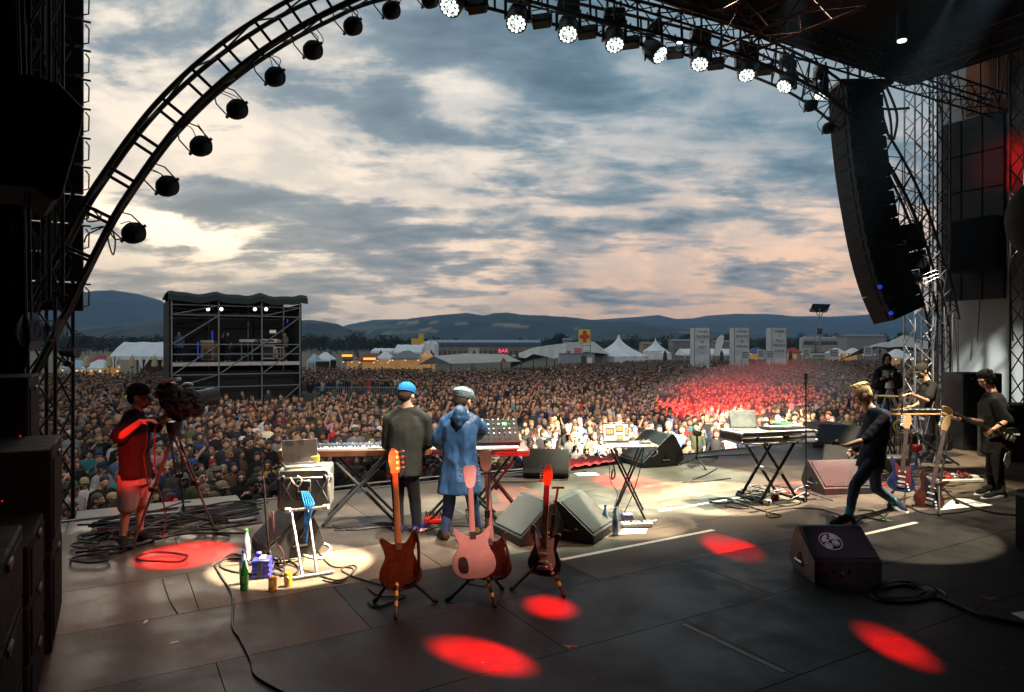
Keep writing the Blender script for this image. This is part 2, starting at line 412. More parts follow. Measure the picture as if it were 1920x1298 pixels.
def remesh(g, voxel, smooth=3, folds=0.0, fscale=9.0, name='m', stretch=(1, 1, .5)):
    me = g.mesh('tmp'); o = D.objects.new('tmp', me); COL.objects.link(o)
    r = o.modifiers.new('r', 'REMESH'); r.mode = 'VOXEL'; r.voxel_size = voxel; r.use_smooth_shade = True
    if smooth: s_ = o.modifiers.new('s', 'SMOOTH'); s_.factor = .5; s_.iterations = smooth
    m2 = evalmesh(o); D.objects.remove(o); D.meshes.remove(me); m2.name = name
    if folds:
        n = len(m2.vertices); co = np.empty(n*3); m2.vertices.foreach_get('co', co); co = co.reshape(-1, 3)
        nn = np.empty(n*3); m2.vertices.foreach_get('normal', nn); nn = nn.reshape(-1, 3)
        off = rng.rand(3)*50; st = np.array(stretch)*fscale
        dsp = np.array([abs(mnoise.noise(Vector(p*st+off)))*-1.6+.3 + .4*mnoise.noise(Vector(p*st*2.3+off)) for p in co])
        co += nn*(dsp*folds)[:, None]
        m2.vertices.foreach_set('co', co.ravel()); m2.update()
    m2.polygons.foreach_set('use_smooth', [True]*len(m2.polygons))
    return m2
def setcol(me, cols, name='col'):
    a = me.color_attributes.new(name, 'FLOAT_COLOR', 'POINT')
    c = np.ones((len(me.vertices), 4)); c[:, :3] = cols; a.data.foreach_set('color', c.ravel())
def coords(me):
    co = np.empty(len(me.vertices)*3); me.vertices.foreach_get('co', co); return co.reshape(-1, 3)
def text_mesh(s, size, depth=.0, mirror=False, align='CENTER'):
    c = D.curves.new('txt', 'FONT'); c.body = s; c.size = size; c.extrude = depth; c.align_x = align; c.align_y = 'CENTER'; c.resolution_u = 3
    o = D.objects.new('txt', c); COL.objects.link(o); bpy.context.view_layer.update(); me = evalmesh(o); D.objects.remove(o); D.curves.remove(c)
    if mirror: me.transform(Matrix.Diagonal((-1, 1, 1, 1))); me.flip_normals()
    me.materials.clear()
    return me
def xform(me, R, o):
    M = Matrix([list(r) for r in R]).to_4x4(); M.translation = Vector(o); me.transform(M); return me
# ---------------------------------------------------------------- people
def skinmat(n, c): return mat(n, c, .5, 0, .08, 20, .15, 150, attr='col')
SKIN = skinmat('skin', (.5, .3, .2))
SK = {'fair': (.58, .36, .26), 'mid': (.48, .28, .19), 'tan': (.36, .20, .13)}
def head_geo(g, c, R, s=1.0):
    c = np.array(c)
    def e(p, r): g.ell(c+R@np.array(p)*s, np.array(r)*s, R, 12, 9)
    e((0, -.012, .03), (.078, .098, .090)); e((0, .018, -.03), (.062, .074, .078)); e((0, .045, -.082), (.034, .036, .030))
    e((0, .085, .022), (.052, .018, .014)); e((0, .100, -.022), (.012, .017, .026)); e((0, .109, -.036), (.015, .013, .011))
    e((0, .086, -.064), (.024, .014, .012))
    for q in (-1, 1): e((q*.078, -.005, -.008), (.010, .022, .032)); e((q*.036, .066, -.022), (.024, .026, .02))
def paint(me, c, R, skin, s=1.0, beard=None, brow=(.05, .03, .02)):
    co = (coords(me)-np.array(c))@R/s
    cols = np.tile(np.array(skin), (len(co), 1))
    def m(p, r, col, k=1.0):
        d = np.sqrt((((co-np.array(p))/np.array(r))**2).sum(1)); w = (np.clip(1.5-d, 0, 1)*k)[:, None]
        cols[:] = cols*(1-w)+np.array(col)*w
    if beard: m((0, .06, -.085), (.055, .055, .035), beard, .85)
    for q in (-1, 1):
        m((q*.032, .095, -.001), (.010, .03, .006), (.05, .03, .025), .75); m((q*.034, .1, .021), (.016, .03, .004), brow, .55)
    m((0, .105, -.064), (.02, .03, .007), (.35, .10, .09), .8)
    setcol(me, cols)
def hand_geo(g, w, d, pn, curl=.5, side=1, s=1.0):
    """palm leaves the wrist along d, pn = palm normal, side = thumb side sign"""
    d = nrm(d); pn = nrm(pn-d*np.dot(pn, d)); sd = np.cross(d, pn)*side; w = np.array(w)
    R = np.array((sd, d, pn)).T
    g.ell(w+d*.048*s, (.040*s, .052*s, .016*s), R, 10, 7)
    for i, (o, l) in enumerate(((.030, .072), (.010, .082), (-.011, .076), (-.030, .060))):
        p0 = w+d*.082*s+sd*o*s; p1 = p0+(d*math.cos(curl*.7)+pn*math.sin(curl*.7))*l*.5*s+sd*o*.2
        p2 = p1+(d*math.cos(curl*1.6)+pn*math.sin(curl*1.6))*l*.32*s; p3 = p2+(d*math.cos(curl*2.3)+pn*math.sin(curl*2.3))*l*.25*s
        g.chain([w+d*.05*s+sd*o*.8*s, p0, p1, p2, p3], [.0095*s, .0095*s, .009*s, .0082*s, .0072*s], 7)
    t0 = w+d*.02*s+sd*.028*s; t1 = t0+(d*.6+sd*.75+pn*.2)*.038*s; t2 = t1+(d*.85+sd*.3+pn*.35)*.036*s; t3 = t2+(d*.9+pn*.4)*.02*s
    g.chain([t0, t1, t2, t3], [.013*s, .012*s, .010*s, .008*s], 7)
def foot_geo(g, a, toe, r=.0, h=.04):
    a = np.array(a, float); toe = np.array(toe, float); d = nrm(toe-a)
    heel = a-d*.045; heel[2] = toe[2]+h*.3
    g.chain([a, heel+np.array((0, 0, .0))], [.040+r, .034+r], 9)
    g.chain([a+d*.02, a*.45+toe*.55+np.array((0, 0, .012))], [.042+r, .036+r], 9)
    g.chain([heel, toe], [.035+r, .030+r], 9); g.ell(toe-d*.03, (.043+r, .075+r, .030+r), frame(d), 10, 7)
def body(J, fwd, hfwd, hup=(0, 0, 1), s=1.0, hands=(None, None), hs=None):
    """one continuous figure from joint positions"""
    g = G(); Rt = frame(fwd); Rh = frame(hfwd, hup); A = {k: np.array(v, float) for k, v in J.items()}
    head_geo(g, A['hd'], Rh, hs or s)
    g.chain([A['nk'], A['hd']+Rh@np.array((0, -.02, -.04))*s], [.064*s, .058*s], 12)
    for q in 'lr': g.chain([A['nk']*.6+A['hd']*.4+Rt@np.array((0, -.02, 0)), A['nk']*.5+A['s'+q]*.5+(0, 0, .022), A['s'+q]], [.045*s, .040*s, .040*s])
    ms = (A['sl']+A['sr'])/2; up = nrm(ms-A['pv']); Rs = frame(Rt[:, 1], up) if abs(np.dot(up, Rt[:, 1])) < .95 else Rt
    T_ = [(-.10, .150, .105), (.02, .160, .112), (.35, .138, .098), (.65, .158, .112), (.9, .165, .105), (1.04, .12, .08), (1.12, .07, .06)]
    L = np.linalg.norm(ms-A['pv'])
    g.loft([(A['pv']+up*t*L, a*s, b*s, Rs) for t, a, b in T_], 16)
    g.chain([A['sl'], ms+up*.02, A['sr']], [.046*s, .06*s, .046*s])
    for q in 'lr':
        g.chain([A['s'+q], A['e'+q], A['w'+q]], [.044*s, .038*s, .027*s])
        mid = A['s'+q]*.6+A['e'+q]*.4; g.ell(mid, .045*s)
        g.chain([A['e'+q], A['e'+q]*.65+A['w'+q]*.35, A['w'+q]], [.038*s, .041*s, .027*s])
        g.chain([A['h'+q], A['k'+q], A['a'+q]], [.074*s, .044*s, .034*s])
        g.chain([A['k'+q], A['k'+q]*.68+A['a'+q]*.32+Rt@np.array((0, -.008, 0)), A['a'+q]], [.042*s, .043*s, .034*s])
        foot_geo(g, A['a'+q], A['t'+q])
    for q, h in zip('lr', hands):
        h = h or {}
        d = h.get('d', A['w'+q]-A['e'+q]); pn = np.array(h.get('n', (0, 0, -1)), float)
        hand_geo(g, A['w'+q], np.array(d, float), pn, h.get('curl', .5), h.get('side', 1), s)
    return g, Rt, Rh, Rs, up, L
def shirt(J, Rs, up, L, infl=.022, hem=-.22, sleeve=1.0, flare=0.0, collar=.02, sw=.0):
    g = G(); A = {k: np.array(v, float) for k, v in J.items()}; ms = (A['sl']+A['sr'])/2
    T_ = [(hem, .162+flare, .125+flare), (hem*.5, .165+flare*.6, .122+flare*.6), (.05, .162, .112), (.35, .148, .105), (.65, .162, .115), (.9, .168, .108), (1.04, .128, .088), (1.13+collar, .066, .058)]
    g.loft([(A['pv']+up*t*L, a+infl, b+infl, Rs) for t, a, b in T_], 18)
    g.chain([A['sl'], ms+up*.02, A['sr']], [.052+infl*.6, .068+infl*.6, .052+infl*.6])
    for q in 'lr': g.chain([A['nk']+(0, 0, -.01), A['nk']*.45+A['s'+q]*.55+(0, 0, .018), A['s'+q]], [.052+infl*.5, .052+infl*.5, .05+infl*.5])
    for q in 'lr':
        f = sleeve
        if f <= 1.0:
            e = A['s'+q]*(1-f)+A['e'+q]*f; g.chain([A['s'+q], e], [.050+infl*.7, .046+infl*.8+sw])
        else:
            g.chain([A['s'+q], A['e'+q]], [.050+infl*.7, .042+infl*.8+sw])
            w = A['e'+q]*(2-f)+A['w'+q]*(f-1); g.chain([A['e'+q], w], [.042+infl*.8+sw, .034+infl*.6+sw])
    return g
def trousers(J, Rs, up, infl=.014, length=1.0, top=.06, cuff=.0):
    g = G(); A = {k: np.array(v, float) for k, v in J.items()}; Z_ = np.array((0, 0, 1.))
    g.loft([(A['pv']-up*.13, .15+infl, .112+infl, Rs), (A['pv'], .162+infl, .118+infl, Rs), (A['pv']+up*top, .152+infl, .108+infl, Rs)], 16)
    for q in 'lr':
        if length <= .6:
            k = A['h'+q]*(1-length*1.6)+A['k'+q]*length*1.6
            g.chain([A['h'+q], k], [.092+infl, .080+infl+cuff])
        else:
            e = A['k'+q]*(1-length)*2+A['a'+q]*(1-(1-length)*2)
            g.chain([A['h'+q], A['k'+q], e], [.080+infl, .058+infl, .046+infl+cuff])
    return g
def hair_geo(g, c, R, kind='short', s=1.0, seed=1):
    rr = random.Random(seed); c = np.array(c)
    def e(p, r): g.ell(c+R@np.array(p)*s, np.array(r)*s, R, 12, 9)
    if kind == 'none': return
    e((0, -.014, .050), (.086, .101, .088)); e((0, -.058, -.005), (.080, .058, .078))
    if kind == 'long':
        e((0, -.065, -.07), (.085, .05, .09)); e((0, -.07, -.16), (.085, .042, .10))
        for q in (-1, 1): e((q*.076, -.01, -.05), (.022, .045, .10)); e((q*.08, .0, -.14), (.024, .035, .08))
    elif kind == 'bun': e((0, -.09, .095), (.04, .04, .04))
    elif kind == 'curly':
        for i in range(26):
            a = rr.uniform(0, 6.28); z = rr.uniform(-.04, .12); r = .085*math.sqrt(max(.05, 1-((z-.03)/.12)**2))
            y = math.sin(a)*r*1.1-.03
            if y > .05 and z < .06: continue
            e((math.cos(a)*r, y, z), (.032, .032, .03))
    elif kind == 'tuft':
        for i in range(34):
            a = rr.uniform(-.9, .9); y = rr.uniform(-.09, .07); b = c+R@np.array((a*.06, y, .112-.3*a*a*.06))*s
            d = R@np.array((a*.5, .9 if y > .0 else .2, .75)); g.chain([b-d*.02, b+d*.02, b+nrm(d+R@np.array((0, .5, -.1)))*.045], [.014, .012, .003], 6)
    elif kind == 'messy':
        for i in range(60):
            a = rr.uniform(0, 6.28); z = rr.uniform(-.05, .12); r = .088*math.sqrt(max(.05, 1-((z-.02)/.14)**2))
            y = math.sin(a)*r*1.12-.02
            if y > .06 and z < .05: continue
            b = c+R@np.array((math.cos(a)*r, y, z))*s; d = R@np.array((math.cos(a)*.5, math.sin(a)*.5+.15, .1))
            g.chain([b-d*.015, b+d*.014+np.array((0, 0, -.01)), b+d*.035+np.array((0, 0, -.045))], [.020, .015, .004], 6)
def cap_geo(g, c, R, kind='cap', s=1.0, back=False):
    c = np.array(c); R2 = R@rz(math.pi) if back else R
    if kind == 'cap':
        g.loft([(c+R@np.array((0, -.018, z))*s, a*s, b*s, R) for z, a, b in ((.030, .090, .108), (.060, .091, .109), (.10, .080, .096), (.132, .050, .06), (.142, .012, .014))], 18)
        P = [[c+R2@np.array((x, .075+(.085)*t*(1-(x/.095)**2*.8)-(.02 if back else 0)*0, .036-.012*t-.5*x*x+.0))*s for x in np.linspace(-.078, .078, 9)] for t in (0, .35, .7, 1)]
        g.grid(P); P2 = [[p+np.array((0, 0, -.006)) for p in row] for row in P]; g.grid(P2[::-1])
    elif kind == 'flat':
        g.loft([(c+R@np.array((0, -.012+o, z))*s, a*s, b*s, R) for z, a, b, o in ((.028, .088, .105, 0), (.055, .102, .12, 0), (.09, .105, .124, -.005), (.125, .08, .098, -.01), (.145, .03, .04, -.01))], 18)
        g.ell(c+R@np.array((0, .095, .04))*s, np.array((.07, .05, .008))*s, R)
    elif kind == 'hat':
        g.lathe([(.15, .045), (.152, .050), (.092, .055), (.088, .12), (.07, .14), (.01, .142)], c+R@np.array((0, -.015, 0)), 18, R)
    elif kind == 'beanie':
        g.ell(c+R@np.array((0, -.02, .052))*s, np.array((.092, .11, .095))*s, R)
def person(name, label, J, fwd, hfwd, skin, parts, hup=(0, 0, 1), voxel=.0095, hands=(None, None), beard=None, s=1.0, cat='person', brow=(.05, .03, .02)):
    A = {k: np.array(v, float) for k, v in J.items()}
    J['hd'] = A['hd'] = A['hd']*.9+A['nk']*.1; s = s*1.07
    base = (A['al']+A['ar'])/2; zf = min(A['tl'][2], A['tr'][2])-.03; base[2] = zf
    root = thing(name, label, cat, base)
    g, Rt, Rh, Rs, up, L = body(J, fwd, hfwd, hup, 1.0, hands, s)
    me = remesh(g, voxel, 2, name=name+'_body'); paint(me, A['hd'], Rh, SK[skin] if isinstance(skin, str) else skin, s, beard, brow)
    add(me, 'body', SKIN, root, True)
    for nm, m, fn, kw in parts:
        g2 = G(); fold = kw.pop('fold', 0); vx = kw.pop('voxel', .013); fs = kw.pop('fs', 9.); lab = kw.pop('label', None); sm_ = kw.pop('smooth', 3); raw = kw.pop('raw', False)
        if fn == 'shirt': g2 = shirt(J, Rs, up, L, **kw)
        elif fn == 'trousers': g2 = trousers(J, Rs, up, **kw)
        elif fn == 'hair': hair_geo(g2, A['hd'], Rh, s=s, **kw)
        elif fn == 'cap': cap_geo(g2, A['hd'], Rh, s=s, **kw)
        elif fn == 'shoe':
            for q in 'lr':
                g3 = G(); foot_geo(g3, A['a'+q]-np.array((0, 0, .01)), A['t'+q], .012)
                add(remesh(g3, .009, 2), 'shoe', m, root, True)
                g4 = G(); a, t_ = A['a'+q], A['t'+q]; d = nrm((t_-a)*np.array((1, 1, .6))); c_ = (a-d*.045+t_+d*.04)/2; c_[2] = t_[2]-.022
                ln = np.linalg.norm((t_-a)[:2])/2+.085
                Rf = frame(d); zc = t_[2]-.026+(0 if abs(d[2]) < .3 else .0)
                c_ = (a+t_)/2+d*.012; c_[2] = t_[2]-.018
                g4.loft([(c_+Rf@np.array((0, 0, -.012)), .052, ln, Rf), (c_+Rf@np.array((0, 0, .020)), .054, ln+.004, Rf)], 18)
                if kw.get('sole'): add(g4, 'sole', kw['sole'], root, True)
            continue
        elif fn == 'sock':
            for q in 'lr':
                g3 = G().cyl(A['a'+q]+np.array((0, 0, -.01)), A['a'+q]+nrm(A['k'+q]-A['a'+q])*.11, .048, .050, 12); add(g3, 'sock', m, root, True)
            continue
        elif callable(fn): fn(g2, A, Rh, Rs, up, **kw)
        if nm == 'cap' or raw: add(g2, nm, m, root, True, label=lab)
        else: add(remesh(g2, vx, sm_, fold, fs, nm), nm, m, root, True, label=lab)
    return root
def cloth(name, c, rough=.9, var=.2): return mat('cloth_'+name, c, rough, 0, var, 5, .35, 260, spec=.2)
# ================================================================= SETTING
GZ = -1.95
FIELD = mat('dry_field', (.085, .075, .045), .95, 0, .35, .02, .2, 3)
g = G(); R0 = 9000
g.raw([(-R0, -300, GZ), (R0, -300, GZ), (R0, R0, GZ), (-R0, R0, GZ)], [(0, 1, 2, 3)]); add(g, 'ground', FIELD, kind='structure')

# ---- hills
HILLM = mat('wooded_hillside', (.02, .03, .02), .95, 0, .45, .012, 0, attr='col')
def interp(prof, px): a = np.array(prof, float); return np.interp(px, a[:, 0], a[:, 1])
def hill(d, prof, front, col, fields=(), bump=4.0, base=None):
    pxs = np.arange(prof[0][0], prof[-1][0]+1, 5.0); rows = 30; P = []; C = []
    for j in range(rows):
        t = j/(rows-4); tt = min(t, 1.0); dd = d*(front+(1-front)*t)
        row = []
        for px in pxs:
            zc = CAMZ+(650-interp(prof, px))/FOC*d
            x = (px-960)/FOC*d*(1+(t-1)*.12)
            rel = (tt*tt*(3-2*tt))*.75+.25*tt if t <= 1 else max(0, 1-(t-1)*4)
            nz = mnoise.noise(Vector((x/d*22, dd/d*16, d*.01)))*.10+mnoise.noise(Vector((x/d*70, dd/d*50, d*.01)))*.04
            z = GZ-3+(zc-GZ+3)*max(0, rel+nz*math.sin(math.pi*min(1, tt))*1.3)
            if j >= rows-6 and t <= 1.001: z += bump*mnoise.noise(Vector((x/bump/5, dd/bump/5, 3)))*.8
            row.append((x, dd, z))
            c = np.array(col)*(.75+.5*abs(mnoise.noise(Vector((x/120, dd/120, 1)))+.4))
            ppx = 960+x/dd*FOC; ppy = 650-(z-CAMZ)/dd*FOC
            for (fx0, fy0, fx1, fy1, th, fc) in fields:
                if fx0 < ppx < fx1:
                    u = (ppx-fx0)/(fx1-fx0); yc = fy0+(fy1-fy0)*u
                    if abs(ppy-yc) < th*math.sin(math.pi*min(1, .08+u*.9))+.8*mnoise.noise(Vector((ppx*.05, ppy*.3, 0))): c = np.array(fc)
            C.append(c)
        P.append(row)
    g = G().grid(P); me = g.mesh('hills', True); setcol(me, np.array(C)); add(me, 'hills', HILLM, kind='structure')
WOOD = (.012, .020, .014); STRAW = (.30, .23, .13); GRASSG = (.09, .11, .05)
hill(4600, [(-500, 620), (-300, 585), (-100, 560), (60, 556), (110, 553), (160, 549), (230, 547), (262, 552), (300, 563), (322, 574), (370, 592), (440, 608), (560, 630), (700, 655)], .55, WOOD)
hill(6000, [(500, 655), (700, 600), (900, 596), (1060, 599), (1110, 600), (1150, 598), (1200, 594), (1230, 591), (1258, 599), (1300, 597), (1325, 592), (1370, 589), (1430, 589), (1480, 593), (1540, 595), (1600, 592), (1650, 588), (1700, 585), (1900, 578), (2300, 590), (2600, 620)], .6, WOOD)
hill(3600, [(600, 655), (640, 622), (665, 616), (700, 608), (760, 600), (800, 594), (840, 590), (880, 588), (905, 592), (925, 588), (950, 586), (975, 590), (1020, 593), (1070, 596), (1120, 601), (1170, 606), (1250, 616), (1330, 628), (1450, 655)], .62, WOOD,
     fields=[(742, 606, 824, 603, 1.8, STRAW), (895, 607, 1015, 614, 2.2, STRAW), (850, 606, 880, 607, 1.2, STRAW), (660, 617, 790, 609, 4, GRASSG), (688, 624, 835, 620, 3.2, GRASSG), (690, 622, 745, 626, 1.8, STRAW), (790, 617, 835, 622, 1.6, STRAW), (1060, 614, 1130, 621, 1.4, STRAW)])
hill(2700, [(1000, 655), (1080, 628), (1130, 612), (1160, 603), (1185, 603), (1230, 612), (1290, 619), (1400, 628), (1500, 634), (1640, 640), (1800, 655)], .6, WOOD, fields=[(1270, 622, 1310, 625, 1.5, STRAW), (1400, 620, 1440, 619, 2, GRASSG), (1300, 607, 1325, 606, 1.5, STRAW)])
hill(2000, [(-500, 600), (0, 612), (110, 617), (200, 613), (250, 612), (285, 605), (320, 601), (400, 600), (500, 601), (570, 601), (605, 603), (630, 608), (650, 616), (680, 624), (720, 640), (760, 655)], .6, WOOD, fields=[(95, 641, 190, 641, 1.6, (.2, .2, .1)), (560, 601, 625, 605, .8, GRASSG)], bump=6)

# ---- haze
hz_ = G().box((0, 3100, 200), (12000, 6700, 406.4)); 
hm = D.materials.new('evening_haze'); hm.use_nodes = True; t = NT(hm.node_tree)
pvn = t.n('ShaderNodeVolumePrincipled'); pvn.inputs['Color'].default_value = (.30, .58, .95, 1); pvn.inputs['Density'].default_value = .00012; pvn.inputs['Anisotropy'].default_value = .2
t.put(t.n('ShaderNodeOutputMaterial').inputs['Volume'], pvn.outputs[0])
haze = add(hz_, 'haze', hm, kind='stuff'); haze['label'] = 'thin evening haze over the festival field and hills'

# ---- far woods: trees one can tell apart plus a mass behind
LEAFM = [mat('foliage_%d' % i, c, .9, 0, .45, .35, 0) for i, c in enumerate([(.022, .035, .018), (.03, .045, .022), (.018, .028, .016)])]
BARK = mat('bark', (.06, .045, .035), .9, 0, .3, 2, .4, 8)
def tree_mesh(seed, h, w, nleaf=420, shape=1.0):
    rr = random.Random(seed); g = G(); tr = G()
    cl = [(rr.uniform(-.32, .32)*w, rr.uniform(-.32, .32)*w, h*rr.uniform(.38, .86), rr.uniform(.14, .26)*w) for _ in range(11)]+[(0, 0, h*.86, .16*w), (0, 0, h*.5, .3*w)]
    vs = []; fs = []
    for i in range(nleaf):
        cx, cy_, cz, r = rr.choice(cl); a = rr.uniform(0, 6.28); p = math.acos(rr.uniform(-1, 1)); q = r*rr.uniform(.55, 1.1)
        c = np.array((cx+q*math.sin(p)*math.cos(a), cy_+q*math.sin(p)*math.sin(a), cz+q*math.cos(p)*.9*shape))
        s = h*rr.uniform(.022, .055); n = nrm((rr.gauss(0, 1), rr.gauss(0, 1), rr.gauss(0, 1)+.6)); e1 = nrm(np.cross(n, (0, 0, 1))+1e-3); e2 = np.cross(n, e1); k = len(vs)
        vs += [c-e1*s, c+e2*s*.8, c+e1*s*.9, c-e2*s*.7]; fs.append((k, k+1, k+2, k+3))
    g.raw(vs, fs)
    tr.cyl((0, 0, 0), (0, 0, h*.55), h*.022, h*.012, 6)
    for cx, cy_, cz, r in cl[:6]: tr.cyl((0, 0, h*.3), (cx, cy_, cz), h*.01, h*.004, 5)
    return g, tr
protos = []
for i in range(6):
    g, tr = tree_mesh(i+3, 12, 9+(i % 3)*2, 460, [1, 1.25, .9][i % 3])
    me = g.mesh('crown_mesh'); me.materials.append(LEAFM[i % 3]); mt = tr.mesh('trunk_mesh'); mt.materials.append(BARK); protos.append((me, mt))
KW = [('low rounded', .6), ('tall', 1.25), ('broad', 1.0), ('narrow', 1.1), ('spreading', .9), ('full', 1.0)]
spots = []
for px in list(range(565, 805, 14))+list(range(1010, 1100, 15))+list(range(1180, 1700, 13)):
    spots.append((px+random.uniform(-5, 5), random.uniform(330, 520)))
for px in range(105, 320, 13): spots.append((px+random.uniform(-4, 4), random.uniform(330, 520)))
for px in range(810, 1010, 24): spots.append((px, random.uniform(480, 560)))
def land(px):
    for a, n in ((200, 'left of the white hall tent'), (325, 'behind the white hall tent'), (640, 'beside the black scaffold tower'), (720, 'above the yellow lit stalls'), (805, 'near the yellow slab tower'), (1010, 'behind the blue roofed warehouse'), (1100, 'beside the red cross sign'),
                 (1210, 'behind the big pointed tent'), (1300, 'behind the small pointed tent'), (1380, 'between the first two banner towers'), (1450, 'between the last two banner towers'), (1540, 'left of the solar street lamp'), (1620, 'right of the solar street lamp'), (9999, 'behind the beige stretch tent')):
        if px < a: return n
for i, (px, d) in enumerate(spots):
    j = i % 6; w = KW[(i*7) % 6]; h = random.uniform(.55, .9)*w[1]*(1.15 if 1590 < px < 1680 or px > 1250 else 1.0)
    if 805 < px < 1010: h *= .8
    o = thing('tree', '%s dark green tree %s' % (w[0], land(px)), 'tree', ((px-960)/FOC*d, d, GZ), random.uniform(0, 6), 'trees beyond the festival field')
    for nm, me in (('crown', protos[j][0]), ('trunk', protos[j][1])):
        c = D.objects.new(nm, me); COL.objects.link(c); c.parent = o; reg(o, c); c.scale = (h*1.1, h*1.1, h)
vs = []; fs = []
rr = random.Random(3)
for i in range(38000):
    px = rr.uniform(-60, 2000)
    d = rr.uniform(540, 760); x = (px-960)/FOC*d
    top = 5.5+3.5*mnoise.noise(Vector((x/28, d/45, 0)))+2*mnoise.noise(Vector((x/8, d/12, 4)))
    if px < 620: top *= 1.35
    c = np.array((x, d, GZ+max(1, top)*1.5*rr.random()**.6)); s = rr.uniform(.7, 1.6)
    n = nrm((rr.gauss(0, 1), rr.gauss(0, 1), rr.gauss(0, 1)+.5)); e1 = nrm(np.cross(n, (0, 0, 1))+1e-3); e2 = np.cross(n, e1); k = len(vs)
    vs += [c-e1*s, c+e2*s*.8, c+e1*s*.9, c-e2*s*.7]; fs.append((k, k+1, k+2, k+3))
add(G().raw(vs, fs), 'treeline', LEAFM[0], kind='stuff', label='far dark belt of woodland along the edge of the plain')

# ---- stage floor: deck panels
FLM = []
for i, c in enumerate([(.100, .077, .058), (.088, .069, .053), (.112, .086, .065), (.048, .038, .031), (.019, .017, .017)]):
    m = D.materials.new('worn_deck_%d' % i); m.use_nodes = True; t = NT(m.node_tree); b = t.n('ShaderNodeBsdfPrincipled'); t.put(t.n('ShaderNodeOutputMaterial').inputs[0], b.outputs[0])
    geo = t.n('ShaderNodeNewGeometry').outputs['Position']
    a = t.noise(geo, 1.3, 6, .65); fine = t.noise(geo, 38, 4, .7); scr = t.noise(t.vm('MULTIPLY', geo, (3, 40, 1)), 1.3, 3, .6, 1.5); scr2 = t.noise(t.vm('MULTIPLY', geo, (34, 4, 1)), 1.5, 3, .6, 1.5)
    f = t.m('MULTIPLY', t.sm(a, .3, .72, .62, 1.4), t.sm(fine, .3, .7, .75, 1.25)); f = t.m('ADD', f, t.sm(scr, .62, .76, 0, .55)); f = t.m('ADD', f, t.sm(scr2, .64, .78, 0, .45))
    vo = t.n('ShaderNodeTexVoronoi'); vo.inputs['Scale'].default_value = 3.2; t.put(vo.inputs['Vector'], t.vm('ADD', geo, t.vm('SCALE', t.noise(geo, 9, 3, .6, 0, True))))
    spot = t.sm(vo.outputs['Distance'], .018, .04, 1, 0)
    cc = t.n('ShaderNodeCombineXYZ'); [t.put(cc.inputs[k], f) for k in range(3)]
    col = t.mix(1.0, c+(1,), cc.outputs[0], 'MULTIPLY'); col = t.mix(t.m('MULTIPLY', spot, .8), col, (.4, .38, .34))
    t.put(b.inputs['Base Color'], col); t.put(b.inputs['Roughness'], t.sm(a, .3, .7, .30, .58)); b.inputs['Specular IOR Level'].default_value = .26
    bn = t.n('ShaderNodeBump'); bn.inputs['Strength'].default_value = .25; bn.inputs['Distance'].default_value = .003; t.put(bn.inputs['Height'], fine); t.put(b.inputs['Normal'], bn.outputs[0])
    FLM.append(m)
SEAMM = mat('dark_joint', (.012, .011, .010), .8)
g = G(); g.box((0, 0, -.03), (1, 1, 1)); g = G()
c = S(8.5, 3.4, -.035); Rst = rz(USTAGE); g.box(c, (27, 12.8, .05), Rst); sf = add(g, 'stage_floor', SEAMM, kind='structure')
vs_ = [-3.0+1.035*k-.365+.0 for k in range(0, 13)]
vs_ = [2.84+1.035*(k-6) for k in range(0, 13)]; vs_ = [v for v in vs_ if v < 9.7]+[9.75]
for j in range(len(vs_)-1):
    v0, v1 = vs_[j], vs_[j+1]; u = -4.7+(1.05 if j % 2 else 0)
    while u < 21:
        w = 2.12; mi = 4 if v1 < 4.96 and random.random() < .88 else random.choice([0, 1, 2, 3, 0, 1])
        if v1 < 4.96 and mi != 4: mi = 3
        if 3.9 < v0 and random.random() < .1: mi = 4
        gg = G().box(S(u+w/2, (v0+v1)/2, -.011+random.uniform(-.0008, .0008)), (w-.007, v1-v0-.007, .022), Rst); add(gg, 'panel', FLM[mi], sf); u += w
g = G().box(S(8.5, 9.79, -.04), (27, .07, .10), Rst); add(g, 'edge_strip', mat('dull_edge_strip', (.16, .16, .155), .5, .5), sf)
g = G().box(S(8.5, 9.70, -1.0), (27, .03, 1.86), Rst); add(g, 'front_skirt', CLOTH, sf)
# loose decking plate beyond the left lip
g = G().bbox(S(.55, 10.0, -.02), (1.9, .5, .07), Rst, .01); add(g, 'deck_plate', mat('pale_deck_plate', (.30, .29, .26), .6, 0, .2), kind=None, label='pale loose deck plate beyond the stage lip by the left camera', cat='deck plate')

def tape(pa, pb, w=.045, m=TAPEW, name='floor_tape', label='', z=.001):
    a, b_ = F(*pa), F(*pb); d = nrm(b_-a); n = np.array((-d[1], d[0], 0))*w/2
    g = G().raw([a-n+(0, 0, z), b_-n+(0, 0, z), b_+n+(0, 0, z), a+n+(0, 0, z), a-n+(0, 0, z+.001), b_-n+(0, 0, z+.001), b_+n+(0, 0, z+.001), a+n+(0, 0, z+.001)],
                [(3, 2, 1, 0), (4, 5, 6, 7), (0, 1, 5, 4), (1, 2, 6, 5), (2, 3, 7, 6), (3, 0, 4, 7)])
    add(g, name, m, label=label, cat='tape')
tape((1052, 1050), (1338, 994), .06, label='white tape line running right from the centre floor wedges')
tape((1236, 959), (1392, 932), .05, label='white tape line between the laptop table and case table')
tape((1482, 1033), (1512, 1027), .06, label='short white tape end left of the wedge with the round emblem')
tape((1560, 1016), (1718, 980), .06, label='white tape line running right behind the wedge with the emblem')
tape((1282, 1171), (1470, 1261), .035, m=mat('dirty_tape', (.52, .47, .41), .7, 0, .2), label='dull tape strip running towards the bottom of the photo')
OT = mat('orange_tape', (.8, .16, .05), .6)
